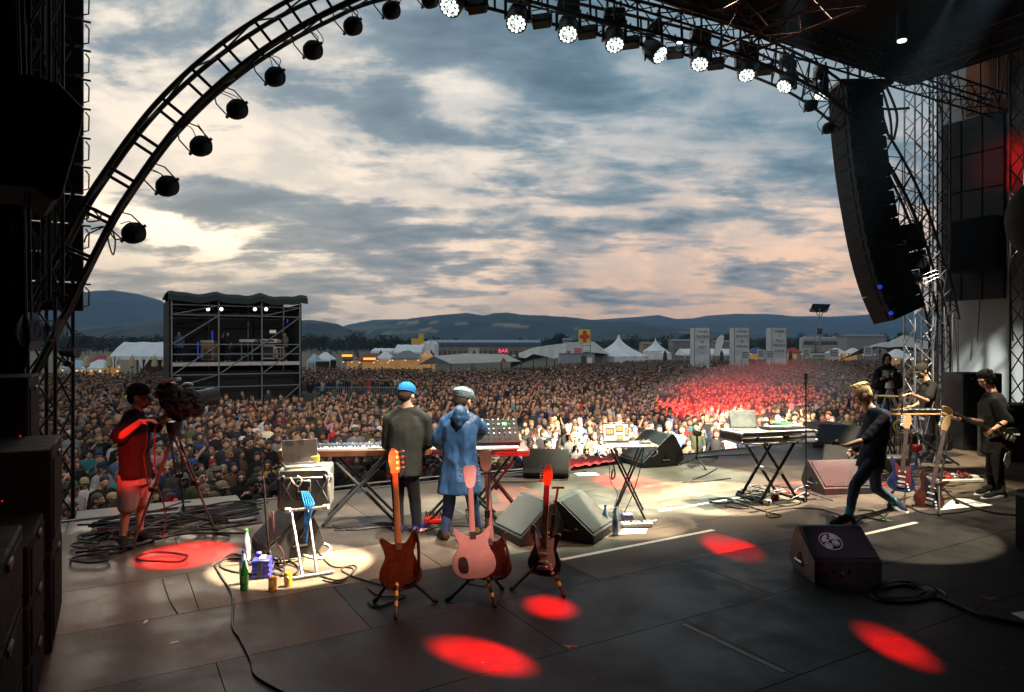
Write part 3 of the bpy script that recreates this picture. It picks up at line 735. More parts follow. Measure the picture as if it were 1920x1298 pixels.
for i, (a, b_, lab) in enumerate([((1427, 1106), (1444, 1110), 'orange mark stroke of the arrow left of the emblem wedge, upper'), ((1444, 1110), (1425, 1114), 'orange mark stroke of the arrow left of the emblem wedge, lower'), ((1477, 1093), (1484, 1093), 'tiny orange tape dot beside the emblem wedge'),
        ((1840, 1118), (1856, 1123), 'orange corner mark right of the coiled cable, long stroke'), ((1854, 1124), (1866, 1120), 'orange corner mark right of the coiled cable, short stroke'), ((1060, 1211), (1082, 1213), 'orange corner mark near the lowest red pool, long stroke'),
        ((1058, 1210), (1070, 1216), 'orange corner mark near the lowest red pool, short stroke'), ((976, 914), (990, 917), 'small orange mark beyond the centre floor wedges')]):
    tape(a, b_, .012 if i != 2 else .02, OT, label=lab)
for a, b_, lab in [((270, 1169), (276, 1163), 'small pale tape scrap on the left floor'), ((318, 1207), (336, 1203), 'narrow white tape scrap on the lower left floor')]: tape(a, b_, .022, TAPEW, label=lab)
GT = mat('green_tape', (.12, .6, .12), .6)
tape((1654, 974), (1672, 977), .02, GT, label="green tape mark by the singer's cables"); tape((1240, 943), (1258, 948), .02, mat('pale_green_tape', (.5, .7, .3), .6), label='pale green tape mark left of the white tape line')
g = G().raw([F(1895, 1150)+(0, 0, .002), F(1990, 1136)+(0, 0, .002), F(2010, 1185)+(0, 0, .002), F(1945, 1175)+(0, 0, .002)], [(0, 3, 2, 1)]); add(g, 'paper_sheet', PAPER, label='white sheet lying at the right edge of the floor', cat='paper')
g = G().raw([F(1288, 937)+(0, 0, .002), F(1330, 927)+(0, 0, .002), F(1366, 936)+(0, 0, .002), F(1320, 940)+(0, 0, .002)], [(0, 3, 2, 1)]); add(g, 'rubber_mat', RUBB, label='dark patch of mat beyond the white tape line', cat='mat')

# ---- stage house, its unseen back and left walls added against sky light
def slabw(name, pts, th, m, **k):   # quad of 4 corners given thickness
    P = np.array(pts, float); n = nrm(np.cross(P[1]-P[0], P[3]-P[0]))*th
    g = G().raw(np.vstack((P, P+n)), [(3, 2, 1, 0), (4, 5, 6, 7), (0, 1, 5, 4), (1, 2, 6, 5), (2, 3, 7, 6), (3, 0, 4, 7)]); return add(g, name, m, kind='structure', **k)
slabw('back_wall', [S(-5, -3.05, -.1), S(22, -3.05, -.1), S(22, -3.05, 10.5), S(-5, -3.05, 10.5)], -.1, CLOTH)
slabw('roof', [S(-3.4, -3, 8.35), S(16.5, -3, 8.35), S(16.5, 9.35, 8.35), S(-3.4, 9.35, 8.35)], .3, BLK2)
slabw('roof_slope', [S(16.5, -3, 8.35), S(20.3, -3, 10.2), S(20.3, 9.35, 10.2), S(16.5, 9.35, 8.35)], .3, BLK2)
slabw('unseen_left_wall', [S(-3.5, -3, -.1), S(-3.5, 9.0, -.1), S(-3.5, 9.0, 10), S(-3.5, -3, 10)], .1, CLOTH)
# right side tarpaulin wall
g = G(); P = []
for z in np.linspace(-1.9, 10.4, 22):
    P.append([S(20.1+.10*mnoise.noise(Vector((v*.6, z*.3, 0)))+.05*mnoise.noise(Vector((v*2, z*.8, 3))), v, z) for v in np.linspace(-3, 10.6, 50)])
g.grid(P); me = g.mesh('tarp', True); tw = add(me, 'side_wall', mat('white_side_tarp', (.42, .43, .44), .6, 0, .12, .5, .3, 5), kind='structure')
wR = np.array((S(0, 1)-S(0, 0), S(-1, 0)-S(0, 0), (0, 0, 1))).T   # on wall: x along V, y normal to stage, z up
# ================================================================= RIG
VA = 9.5   # stage plane of the arch
def onV(px, py, v=VA):       # point of the plane V=v seen at a photo position
    k = (px-960)/FOC; d = v/(-k*UY+UX); return W(px, py, d)
arc_px = [(38, 690), (98, 575), (150, 470), (190, 394), (228, 336), (266, 282), (312, 224), (374, 161), (441, 106), (500, 66), (552, 35), (618, 2), (680, -26), (760, -44), (850, -40), (960, -14), (1080, 16), (1200, 44), (1345, 80), (1430, 112), (1510, 150), (1580, 202), (1635, 268), (1681, 345), (1715, 421), (1738, 490), (1758, 552), (1770, 606)]
C_ = [onV(*p) for p in arc_px]
cen = catmull(C_, 4); cen = [np.array(p) for p in cen]
Vn = S(0, 1)-S(0, 0)
rad = []
for i, p in enumerate(cen):
    t_ = nrm(cen[min(i+1, len(cen)-1)]-cen[max(i-1, 0)]); rad.append(np.cross(Vn, t_)*-1)     # outward normal in the arch plane
hws = np.interp(np.arange(len(cen)), [0, len(cen)*.45, len(cen)*.65, len(cen)], [.155, .165, .26, .26])
ch = {(a, b): [p+n*hw*a+Vn*.25*b for p, n, hw in zip(cen, rad, hws)] for a in (-1, 1) for b in (-1, 1)}
arch = thing('arch_truss', 'long curved black truss arching over the whole stage front', 'truss', C_[0])
for k in ch: add(G().tube(ch[k], .031, 8), 'chord', STEEL, arch, True)
L = np.cumsum([0]+[np.linalg.norm(cen[i+1]-cen[i]) for i in range(len(cen)-1)])
def at(line, s): return np.array([np.interp(s, L, [q[k] for q in line]) for k in range(3)])
s = .4; k = 0
while s < L[-1]-.2:
    s2 = min(s+.52, L[-1])
    for b in (-1, 1): rod(arch, 'rung', at(ch[(-1, b)], s), at(ch[(1, b)], s), .021, STEEL, True)
    q = 1 if k % 2 else -1
    for a in (-1, 1): rod(arch, 'brace', at(ch[(a, -q)], s), at(ch[(a, q)], s2), .012, STEEL, True)
    if s > L[-1]*.42:
        for b in (-1, 1): rod(arch, 'brace', at(ch[(-q, b)], s), at(ch[(q, b)], s2), .012, STEEL, True)
    s = s2; k += 1
# cables tied along the arch
for j in range(3):
    pts = [at(ch[(-1, -1)], x)+np.array((0, 0, -.05*abs(math.sin(x*1.3+j)))) + Vn*(.03*j) for x in np.linspace(.5, L[-1]*.9, 90)]
    add(G().tube(pts, .013, 5), 'cable', CABM, arch, True)

def truss(name, label, p0, p1, side, up, mt, step=.5, r=.024, double=True, cat='truss'):
    p0 = np.array(p0, float); p1 = np.array(p1, float); d = nrm(p1-p0); a = nrm(np.cross(d, up)); b = np.cross(a, d); h = side/2
    t = thing(name, label, cat, p0); ln = np.linalg.norm(p1-p0); cs = {(i, j): p0+a*h*i+b*h*j for i in (-1, 1) for j in (-1, 1)}
    for c in cs.values(): rod(t, 'chord', c, c+d*ln, r, mt, True)
    n = max(2, int(ln/step)); st = ln/n; face = [((-1, -1), (1, -1)), ((1, -1), (1, 1)), ((1, 1), (-1, 1)), ((-1, 1), (-1, -1))]
    for i in range(n):
        for k, (x, y) in enumerate(face):
            A, B = cs[x], cs[y]
            if i % 2: A, B = B, A
            if double or k < 2: rod(t, 'brace', A+d*st*i, B+d*st*(i+1), r*.55, mt, True)
    return t
LIT = mat('bare_aluminium_truss', (.55, .56, .55), .45, .35, .12)
tb = onV(1722, 600, 9.9)
truss('truss_tower', 'tall bare aluminium truss tower with white lit foot', (tb[0], tb[1], 0), (tb[0], tb[1], 9.0), .46, (0, 1, 0), LIT, .42)
tb2 = W(1762, 600, 18.2); truss('truss_tower', 'thin truss tower against the white side wall, behind the aluminium one', (tb2[0], tb2[1], 0), (tb2[0], tb2[1], 9.3), .34, (0, 1, 0), STEEL, .4)
tb3 = W(1925, 600, 15.0); truss('truss_tower', 'dark truss tower at the right edge of the photo', (tb3[0], tb3[1], 0), (tb3[0], tb3[1], 9.6), .42, (0, 1, 0), STEEL, .5)
tl = W(95, 600, 8.6); truss('truss_tower', 'dark truss tower at the left by the black stack', (tl[0], tl[1], -.5), (tl[0], tl[1], 8.2), .34, (0, 1, 0), STEEL, .45)
tl2 = W(86, 100, 7.6); truss('truss_tower', 'slim truss at the upper left beside the hanging speaker', (tl2[0], tl2[1], 2.6), (tl2[0], tl2[1], 8.2), .22, (0, 1, 0), STEEL, .4)
# roof trusses
redt = mat('red_lit_steel', (.03, .009, .009), .7, 0, .3, spec=.1)  # red stage light put into the steel colour
truss('roof_truss', 'lattice truss coloured as if lit red under the black roof, upper right', W(1375, 62, 9.6), W(1600, -40, 7.6), .5, (0, 0, 1), redt, .45, .02, cat='roof truss')
truss('roof_truss', 'dark roof truss running above the stage to the right tower', S(6.0, 8.7, 8.0), S(19.5, 8.7, 8.2), .42, (0, 0, 1), STEEL, .5, cat='roof truss')
truss('roof_truss', 'dark roof truss crossing towards the camera at upper right', S(14.6, 8.4, 8.0), S(14.6, 1.0, 8.0), .42, (0, 0, 1), STEEL, .5, cat='roof truss')
# lamp glowing in the dark roof
DOWN = mat('lamp_glass_lit', (.9, .95, .9), .3, 0, 0, emit=(.85, 1, .9), estr=2.2)
def small_lamp(p, label, rr_=.09):
    t = thing('roof_lamp', label, 'lamp', p); add(G().cyl(np.array(p)+(0, 0, .5), np.array(p)+(0, 0, .02), rr_*.8, rr_, 14), 'housing', DARK, t, True)
    add(G().cyl(np.array(p)+(0, 0, .022), np.array(p), rr_*.8, rr_*.8, 14), 'lens', DOWN, t, True)
small_lamp(W(1691, 78, 11.5), 'single small lit downlight under the black roof at the right')

# ---- par cans on the left half of the arch
def par_can(px, py, label, d=None, r=.118, yoke_from=None):
    c = onV(px, py, VA-.15) if d is None else W(px, py, d)
    t = thing('par_can', label, 'stage light', c, 0, 'round black par cans hung along the arch')
    i = int(np.argmin([np.linalg.norm(q-c) for q in ch[(-1, -1)]])); top = ch[(-1, -1)][i]
    R = frame(nrm(np.array((0, 0, CAMZ))-c)*(-1, -1, -1)+np.array((.2, 0, .12)), (0, 0, 1)); fw = R[:, 1]
    g = G(); g.lathe([(r*.55, -.22), (r*.8, -.17), (r*.98, -.08), (r, .06), (r*1.06, .07), (r*1.06, .10), (r*.9, .105)], c, 18, np.array((R[:, 0], R[:, 2], R[:, 1])).T)
    add(g, 'can', BLK2, t, True)
    g = G().cyl(c+fw*.106, c+fw*.11, r*.88, r*.88, 16); add(g, 'lens', mat('dark_glass', (.05, .05, .06), .1), t, True)
    rt = nrm(R[:, 0]*.8+R[:, 2]*.6); u_ = nrm(top-c); u_ = nrm(u_-rt*np.dot(u_, rt)); ww = r*1.22
    g = G().tube([c-rt*ww, c-rt*ww+u_*.20, c-rt*ww*.55+u_*.30, c+rt*ww*.55+u_*.30, c+rt*ww+u_*.20, c+rt*ww], .009, 6); add(g, 'yoke', BLACKM, t, True)
    for q in (-1, 1): add(G().cyl(c+rt*q*(ww-.02), c+rt*q*(ww+.03), .02, n=8), 'knob', BLACKM, t, True)
    add(G().tube([c+u_*.30, (c+u_*.30)*.5+top*.5+(0, 0, .0), top], .016, 6), 'clamp', BLACKM, t, True)
    for k in range(2):
        a = c-fw*.1; b = top+np.array((random.uniform(-.1, .25), 0, -.02)); m_ = (a+b)/2+np.array((random.uniform(.05, .16), 0, random.uniform(-.02, .12)))
        add(G().tube(catmull([a, m_, b], 6), .006, 5), 'cable', CABM, t, True)
    return t
ords = ['lowest par can on the left arch, by the bright cloud', 'second lowest par can on the left arch', 'third lowest par can on the left arch', 'fourth lowest par can on the left arch', 'fifth par can up the left arch', 'sixth par can up the left arch', 'par can hanging near the top where the arch flattens', 'uppermost fully seen par can of the left arch']
for (px, py), lab in zip([(250, 438), (313, 350), (376, 275), (444, 206), (515, 145), (586, 95), (661, 50), (733, 20)], ords): par_can(px, py, lab)
par_can(806, 0, 'par can cut by the photo top, left of the first lit head')
par_can(1519, 199, 'upper of two par cans hanging left of the speaker array'); par_can(1553, 241, 'lower of two par cans hanging left of the speaker array')
# hanging loops of cable near the left foot
for k, pts in enumerate([[(205, 420), (203, 450), (212, 478), (216, 452), (208, 425)], [(160, 385), (185, 395), (188, 408), (170, 392), (164, 415), (195, 412)], [(170, 430), (195, 425), (165, 440), (158, 455)], [(203, 425), (215, 448), (235, 445), (245, 440)]]):
    add(G().tube(catmull([onV(x, y, VA-.2) for x, y in pts], 6), .009, 5), 'cable_loop', CABM, label='%s cable loop at the left foot of the arch' % ['long dangling', 'tangled upper', 'short lower', 'drooping'][k], cat='cable')

# ---- moving heads
LEDM = mat('lit_led_cell', (.9, .95, .95), .3, 0, 0, emit=(.90, 1.0, .93), estr=2.6)
LEDD = mat('dim_led_cell', (.4, .42, .42), .3, 0, 0, emit=(.6, .7, .62), estr=1.2)
def moving_head(px, py, label, aim=(-.05, -.55, -.85), r=.17, lit=LEDM, v=VA):
    c = onV(px, py, v); d = nrm(aim); R = frame(d, (0, 1, .2)); t = thing('moving_head', label, 'stage light', c, 0, 'moving head lights along the arch')
    Rl = np.array((R[:, 0], R[:, 2], R[:, 1])).T; hc = c-d*.20
    add(G().lathe([(r*.6, -.22), (r*.95, -.14), (r*1.05, 0), (r*1.04, .16), (r*1.0, .19), (r*.9, .19)], hc, 20, Rl), 'head', DARK, t, True)
    add(G().cyl(hc+d*.191, hc+d*.194, r*.93, r*.93, 20), 'lens_plate', mat('lens_plate', (.03, .035, .035), .4), t, True)
    for ring, n, rc in ((0, 1, 0), (1, 6, .37), (2, 12, .73)):
        for i in range(n):
            a = 2*math.pi*i/n+.2*ring; p = hc+d*.196+(R[:, 0]*math.cos(a)+R[:, 2]*math.sin(a))*r*rc
            o = rod(t, 'led', p, p+d*.01, r*.155, lit if not (i+ring) % 7 == 3 else LEDD, True)
    up = np.array((0, 0, 1.)); rt = R[:, 0]
    g = G()
    for q in (-1, 1):
        a = hc+rt*q*r*1.22; b = a+up*.26-rt*q*.02; g.box((a+b)/2+d*-.0, (.05, .13, .34), np.array((rt, np.cross(up, rt), up)).T)
    g.box(hc+up*.30, (r*2.3, .16, .10), np.array((rt, np.cross(up, rt), up)).T); add(g, 'yoke', DARK, t, True)
    add(G().bbox(hc+up*.42, (r*2.2, .30, .16), np.array((rt, np.cross(up, rt), up)).T, .03), 'base', DARK, t, True)
    for q in (-1, 1): add(G().cyl(hc+up*.5+rt*q*.12, hc+up*.66+rt*q*.12, .025, n=8), 'clamp', BLACKM, t, True)
heads = [(843, 14, 'lit moving head at the photo top, just right of the arch crown', (-.3, -.5, -.75)), (968, 45, 'second lit moving head from the left, biggest round face', (-.1, -.55, -.8)), (1065, 65, 'third lit moving head from the left', (-.05, -.55, -.8)), (1153, 85, 'fourth lit moving head from the left', (-.0, -.5, -.85)),
         (1238, 104, 'fifth lit moving head, turned sideways', (.5, -.45, -.65)), (1312, 121, 'sixth lit moving head from the left', (-.2, -.5, -.8)), (1400, 142, 'seventh lit moving head from the left', (-.1, -.5, -.85)), (1470, 163, 'eighth lit moving head, half hidden by its own tilt', (-.55, -.3, -.75)), (1537, 181, 'last small lit moving head inside the lattice beside the array', (-.3, -.4, -.8))]
for i, (x, y, lab, aim) in enumerate(heads): moving_head(x, y, lab, aim, .17 if i < 8 else .12)
# ---- strobe floods between the heads
for i, (x, y) in enumerate([(895, 12), (1016, 40), (1101, 61), (1182, 80), (1266, 99), (1342, 120), (1432, 131)]):
    c = onV(x, y); R = frame((.25, .8, -.5)); t = thing('flood_light', 'box shaped unlit flood %s' % ['between the first and second lit heads', 'right of the second lit head', 'right of the third lit head', 'right of the fourth lit head', 'right of the sideways lit head', 'right of the sixth lit head', 'right of the seventh lit head'][i], 'stage light', c, 0, 'box floods along the arch')
    add(G().bbox(c, (.32, .17, .20), R, .02), 'housing', DARK, t, True); add(G().tube([c-R[:, 0]*.17, c-R[:, 0]*.17+(0, 0, .2), c+R[:, 0]*.17+(0, 0, .2), c+R[:, 0]*.17], .010, 6), 'yoke', BLACKM, t, True)
    for q in range(4): add(G().box(c-R[:, 1]*.09+R[:, 2]*(.06-.04*q), (.28, .012, .012), R), 'cooling_fin', BLACKM, t, True)
    add(G().cyl(c+(0, 0, .2), c+(0, 0, .34), .018, n=6), 'clamp', BLACKM, t, True)

# ---- right line array
t = thing('line_array', 'long curved black speaker array hanging at the right of the stage', 'speaker array', W(1665, 600, 15.6))
pts = [W(1606, 165, 15.6), W(1611, 240, 15.6), W(1620, 320, 15.6), W(1632, 395, 15.6), W(1647, 470, 15.6), W(1666, 535, 15.6), W(1690, 590, 15.55)]
cv = catmull(pts, 8); Ls = np.cumsum([0]+[np.linalg.norm(cv[i+1]-cv[i]) for i in range(len(cv)-1)]); N = 17
for i in range(N):
    s0 = Ls[-1]*(i+.5)/N; p = np.array([np.interp(s0, Ls, [q[k] for q in cv]) for k in range(3)]); p2 = np.array([np.interp(s0+.05, Ls, [q[k] for q in cv]) for k in range(3)])
    z_ = nrm(p-p2); fx = nrm(np.cross((0, 1, 0), z_)); R = np.array((fx, np.cross(z_, fx), z_)).T
    h = Ls[-1]/N-.002; wv = h*.30
    cab = G(); cab.prism([(-.44, -h/2-.012), (.30, -h/2+.012), (.34, -h/2+.03), (.34, h/2-.03), (.30, h/2-.012), (-.44, h/2+.012)], .9, R, p); c_ = add(cab, 'cabinet', mat('array_black', (.006, .006, .007), .75, 0, .3, spec=.12), t, True)
    add(G().bbox(p-R[:, 1]*.455+R[:, 0]*.1, (.42, .012, h*.62), R, .008), 'rear_grille', mat('dark_grille', (.007, .007, .008), .8, spec=.12), c_, True)
    add(G().bbox(p-R[:, 1]*.455-R[:, 0]*.37, (.22, .02, h*.5), R, .008), 'handle', BLACKM, c_, True)
    add(G().box(p-R[:, 0]*.447, (.02, .5, h*.8), R), 'side_link', MATS['array_black'], c_, True)
    if i in (N-1, N-3): add(G().cyl(p-R[:, 1]*.46-R[:, 0]*.45, p-R[:, 1]*.48-R[:, 0]*.45, .05, n=10), 'connector', mat('blue_plug', (.02, .05, .5), .4, emit=(.02, .08, .9), estr=.5), c_, True)  # faint blue glow put into the plug, no lamp there
for k, (a, b) in enumerate([((1612, 165), (1612, 60)), ((1590, 165), (1590, 60))]): add(G().cyl(W(*a, 15.6), W(*b, 15.6), .03, n=6), 'hoist_chain', BLACKM, t, True)
add(G().bbox(W(1612, 163, 15.6), (1.2, .7, .12), I3, .02), 'fly_frame', BLACKM, t, True)
# big subwoofer block hanging behind the array
t = thing('hanging_speaker', 'dark hanging speaker block behind the array, partly behind the arch', 'speaker', W(1680, 330, 17.2))
for i in range(5, 7):
    p = W(1650+i*7.5, 190+i*52, 17.2); add(G().bbox(p, (.8, .8, .66), ry(-.10-.02*i), .03), 'cabinet', mat('box_black', (.008, .008, .009), .6), t, True)
for k in range(3):
    a = W(1640+k*8, 150, 16.6); b = W(1668+k*4, 262, 16.6); add(G().tube(catmull([a, (a+b)/2+(.1*k, 0, -.1), b], 5), .03, 6), 'cable_loom', CABM, label=['left', 'middle', 'right'][k]+' strand of thick black cable hanging in the sky gap', cat='cable')
add(G().tube(catmull([W(1640, 200, 16.4), W(1665, 205, 16.4), W(1705, 203, 16.4)], 6), .03, 6), 'cable_loom', CABM, label='thick cable sagging across the sky gap to the truss tower', cat='cable')
# small lights clinging to the lower right arch
for i, (x, y, lab) in enumerate([(1614, 320, 'par can over the array, highest on the lower right arch'), (1668, 423, 'chrome rimmed light on the lower right arch, middle'), (1690, 470, 'dark light on the lower right arch above the lit one'), (1716, 522, 'brightly lit silver light with cables at the right arch')]):
    c = onV(x, y, VA-.3); t = thing('arch_light', lab, 'stage light', c); R = frame((-.8, .5, -.1)); Rl = np.array((R[:, 0], R[:, 2], R[:, 1])).T
    add(G().lathe([(.07, -.16), (.13, -.1), (.15, .0), (.155, .08), (.12, .085)], c, 16, Rl), 'can', ALU if i in (1, 3) else DARK, t, True)
    add(G().tube([c+(0, .17, 0), c+(.0, .17, .2), c+(0, -.17, .2), c+(0, -.17, 0)], .01), 'yoke', ALU if i == 3 else BLACKM, t, True)
    for k in range(3): add(G().tube(catmull([c, c+(.2, 0, -.12+.1*k), c+(.55, 0, .02+.08*k), c+(.7, 0, -.1)], 5), .009, 5), 'cable', CABM if i != 3 else ALU, t, True)

# ---- left side: LED wall seen from behind, hanging speaker, stacks
vL = 10.45; a = onV(157, 585, vL); b_ = onV(157, -30, vL)
t = thing('led_wall', 'black back of a tall screen wall at the left, bracketed edge', 'screen', a)
a0 = UV(a[0], a[1])[0]; zb, zt = a[2], 8.6
nrow = 16; hh = (zt-zb)/nrow
for i in range(nrow):
    for j in range(4):
        add(G().bbox(S(a0-.45-j*.92, vL, zb+hh*(i+.5)), (.90, .12, hh-.02), Rst, .015), 'module', BLACKM, t, True)
    for j in (0,):
        zc = zb+hh*(i+.5); e = S(a0, vL, zc)
        g = G().tube([S(a0, vL-.03, zc-hh*.34), S(a0+.055, vL-.03, zc-hh*.28), S(a0+.06, vL-.03, zc+hh*.2), S(a0+.02, vL-.03, zc+hh*.34)], .010, 6); add(g, 'bracket', BLACKM, t, True)
        g = G().box(S(a0+.03, vL-.03, zc+hh*.44), (.10, .03, .02), Rst); add(g, 'latch', BLACKM, t, True)
t = thing('hanging_speaker', 'big rounded black speaker cabinet hanging at the upper left', 'speaker', W(60, 370, 5.0))
P = [W(155, 185, 5.0)]; 
gg = G(); fr = []
def cx(px, py, d): return W(px, py, d)
front = [(-20, 140), (60, 142), (108, 158), (155, 205), (150, 240), (112, 372), (100, 376), (60, 350), (-20, 345)]
w0 = [cx(x, y, 5.0) for x, y in front]; w1 = [q+np.array((-.60, .75, .02)) for q in w0]
n = len(w0); gg.raw(w0+w1, [tuple(range(n-1, -1, -1)), tuple(range(n, 2*n))]+[(i, (i+1) % n, n+(i+1) % n, n+i) for i in range(n)])
add(gg, 'cabinet', BOXP, t, True)
add(G().tube([cx(108, 158, 4.99), cx(155, 206, 4.99), cx(149, 240, 4.99), cx(112, 372, 4.99)], .012, 6), 'edge_trim', mat('worn_edge', (.06, .06, .06), .5), t, True)
add(G().cyl(cx(124, 280, 4.99), cx(124, 280, 4.97), .03, n=14), 'round_badge', mat('grey_badge', (.12, .12, .12), .5), t, True)
for x in (38, 48): add(G().cyl(cx(x, 140, 5.1), cx(x-6, -30, 5.1), .012, n=6), 'chain', BLACKM, t, True)
for x in (46, 55): add(G().cyl(cx(x, 350, 5.2), cx(x+4, 600, 5.2), .008, n=6), 'safety_cable', BLACKM, t, True)
g = G(); g.grid([[W(x+6*math.sin(y*.05+x), y, 6.6+.1*math.sin(x*.2)) for x in np.linspace(-60, 52, 16)] for y in np.linspace(1010, -60, 18)]); add(g, 'side_curtain', mat('dark_scrim', (.05, .042, .04), .95, 0, .3, 2, .4, 60), label='dull dark curtain hanging at the far left edge', cat='curtain', smooth=True)
def stack(u0, u1, v0, v1, z0, z1, label, nbox=2, name='speaker_stack'):
    t = thing(name, label, 'speaker', S((u0+u1)/2, (v0+v1)/2, z0)); h = (z1-z0)/nbox
    for i in range(nbox):
        c = S((u0+u1)/2, (v0+v1)/2, z0+h*(i+.5)); b = add(G().bbox(c, (u1-u0, v1-v0, h-.006), Rst, .012), 'cabinet', mat('box_black', (.008, .008, .009), .6), t, True)
        add(G().bbox(S(u1+.004, (v0+v1)/2, z0+h*(i+.5)), (.012, (v1-v0)*.84, h*.8), Rst, .004), 'grille', mat('dark_grille', (.007, .007, .008), .8, spec=.12), b, True)
        add(G().bbox(S(u1+.012, v0+(v1-v0)*.5, z0+h*(i+.88)), (.02, .16, .04), Rst, .008), 'handle', BLACKM, b, True)
stack(-1.25, -.36, 5.6, 6.55, 0, 1.40, 'black speaker stack at the left, nearest the cameraman')
stack(-1.5, -.58, 6.62, 7.5, 0, 1.86, 'taller black speaker stack behind the nearer one at left', 2)
stack(-1.6, -.42, 3.2, 4.5, 0, 1.15, 'low dark rack of amplifiers at the bottom left', 3, 'amp_rack')
stack(-1.6, -.40, 4.6, 5.5, 0, 1.0, 'dark amplifier rack between the stack and bottom corner', 3, 'amp_rack')
LEDR = mat('red_indicator', (.5, .02, .02), .4, emit=(1, .03, .02), estr=.5)
for i, (px, py) in enumerate([(46, 1025), (38, 818), (4, 940)]): add(G().ell(W(px, py, 4.5 if i else 4.3), .006), 'indicator_light', LEDR, label=['lower red indicator in the dark left corner', 'upper red indicator in the dark left corner', 'red indicator at the very left edge'][i], cat='indicator light')
# clear round lamp and small mover at the left tower
t = thing('tower_lamp', 'clear glass tubed lamp clamped on the left tower above the stack', 'lamp', W(80, 620, 6.6))
add(G().cyl(W(40, 622, 6.6), W(58, 622, 6.6), .10, .19, 18), 'reflector', mat('pale_glass', (.16, .17, .18), .15, .2, .1), t, True); add(G().cyl(W(60, 620, 6.6), W(116, 620, 6.6), .10, .10, 16), 'glass_tube', mat('clear_tube', (.5, .55, .6), .1, 0, 0, alpha=.25), t, True)
for x in (62, 78, 96, 114): add(G().tube([W(x, 620, 6.6)+np.array((0, math.cos(q)*.103, math.sin(q)*.103)) for q in np.linspace(0, 2*math.pi, 15)], .005, 5), 'ring', BLACKM, t, True)
t = thing('tower_lamp', 'small dark spotlight on an arm left of the red roofed stall', 'lamp', W(128, 668, 7.5)); c = W(130, 660, 7.5)
add(G().cyl(c-(.08, 0, -.0), c+(.09, 0, .0), .05, .07, 14), 'head', DARK, t, True); add(G().tube([c+(-.02, 0, -.05), W(128, 685, 7.5), W(105, 668, 7.5)], .014), 'arm', BLACKM, t, True); add(G().ell(c+(-.02, 0, -.13), (.05, .05, .035)), 'joint', DARK, t, True)

# ---- right side wall pieces
def wallp(px, py, off=0.0):          # a point on the wall plane U=20.1-off
    k = (px-960)/FOC; d = (20.1-off)/(k*UX+UY); return W(px, py, d)
def wall_quad(pts, off, th, name, m, label, cat):
    P = np.array([wallp(x, y, off) for x, y in pts]); n = (S(1, 0)-S(0, 0))*th
    return add(G().raw(np.vstack((P, P+n)), [(3, 2, 1, 0), (4, 5, 6, 7), (0, 1, 5, 4), (1, 2, 6, 5), (2, 3, 7, 6), (3, 0, 4, 7)]), name, m, label=label, cat=cat)
t = thing('sponsor_square', 'faded orange square with mirrored lettering on the side wall', 'banner', wallp(1850, 215, .2))
P = [wallp(1812, 222, .22), wallp(1889, 212, .22)]; zt_, zb_ = wallp(1812, 80, .22)[2], P[0][2]
vA_, vB_ = UV(*P[0][:2])[1], UV(*P[1][:2])[1]
og = [[S(19.86+.02*math.sin(q*9), vA_+(vB_-vA_)*q, zb_+(zt_-zb_)*w) for q in np.linspace(0, 1, 12)] for w in np.linspace(0, 1, 10)]
add(G().grid(og), 'cloth', mat('faded_orange', (.33, .13, .06), .7, 0, .15, .8), t, True)
tm = text_mesh('orange', .62, .0, True); Rt_ = np.array((-(S(0, 1)-S(0, 0)), (0, 0, 1), -(S(1, 0)-S(0, 0)))).T
xform(tm, Rt_, S(19.82, (vA_+vB_)/2, zb_+.42)); add(tm, 'lettering', mat('pale_print', (.42, .36, .33), .7), t, True)
t = thing('hanging_screen', 'large black screen panel hung in front of the side wall', 'screen', wallp(1828, 555, .6))
def wbox(px0, py0, px1, py1, off, th, m, name, par, nv=1, nz=1):
    A = wallp(px0, py0, off); B = wallp(px1, py1, off); v0, v1 = sorted((UV(*A[:2])[1], UV(*B[:2])[1])); z0, z1 = sorted((A[2], B[2]))
    for i in range(nv):
        for j in range(nz):
            add(G().bbox(S(20.1-off, v0+(v1-v0)*(i+.5)/nv, z0+(z1-z0)*(j+.5)/nz), (th, (v1-v0)/nv-.012, (z1-z0)/nz-.012), Rst, .02), name, m, par, True)
wbox(1768, 236, 1886, 560, .6, .14, mat('screen_black', (.014, .014, .016), .5, 0, .2), 'module', t, 3, 5)
t2 = thing('hanging_speaker', 'black square box hung low in front of the big side screen', 'speaker', wallp(1830, 505, 1.1)); wbox(1792, 416, 1878, 506, 1.1, .5, mat('box_black', (.008, .008, .009), .6), 'cabinet', t2)
for k, x in enumerate((1782, 1838, 1872)): add(G().cyl(wallp(x, 238, .6), wallp(x, 60, .6), .025, n=6), 'hoist_chain', BLACKM, t, True)
for k, (x0, y0, x1, y1) in enumerate([(1786, 60, 1815, 300), (1840, 510, 1832, 640), (1880, 250, 1899, 640), (1899, 60, 1860, 260), (1760, 180, 1790, 430)]):
    add(G().cyl(wallp(x0, y0, .3), wallp(x1, y1, .3), .018, n=6), 'guy_rope', BLACKM, label='thin dark rope against the side wall, '+['upper one left of the orange square', 'below the square box', 'right of the big screen', 'crossing the orange square', 'beside the truss towers'][k], cat='rope')
t = thing('hanging_speaker', 'rounded black mass of a speaker at the right photo edge', 'speaker', W(1925, 500, 11)); add(G().ell(W(1945, 410, 11), (.40, .5, .62), n=18, m=12), 'cabinet', mat('box_black', (.008, .008, .009), .6), t, True)
add(G().cyl(W(1935, 340, 11), W(1935, 60, 11), .03, n=6), 'hoist_chain', BLACKM, t, True)
rr = random.Random(8)
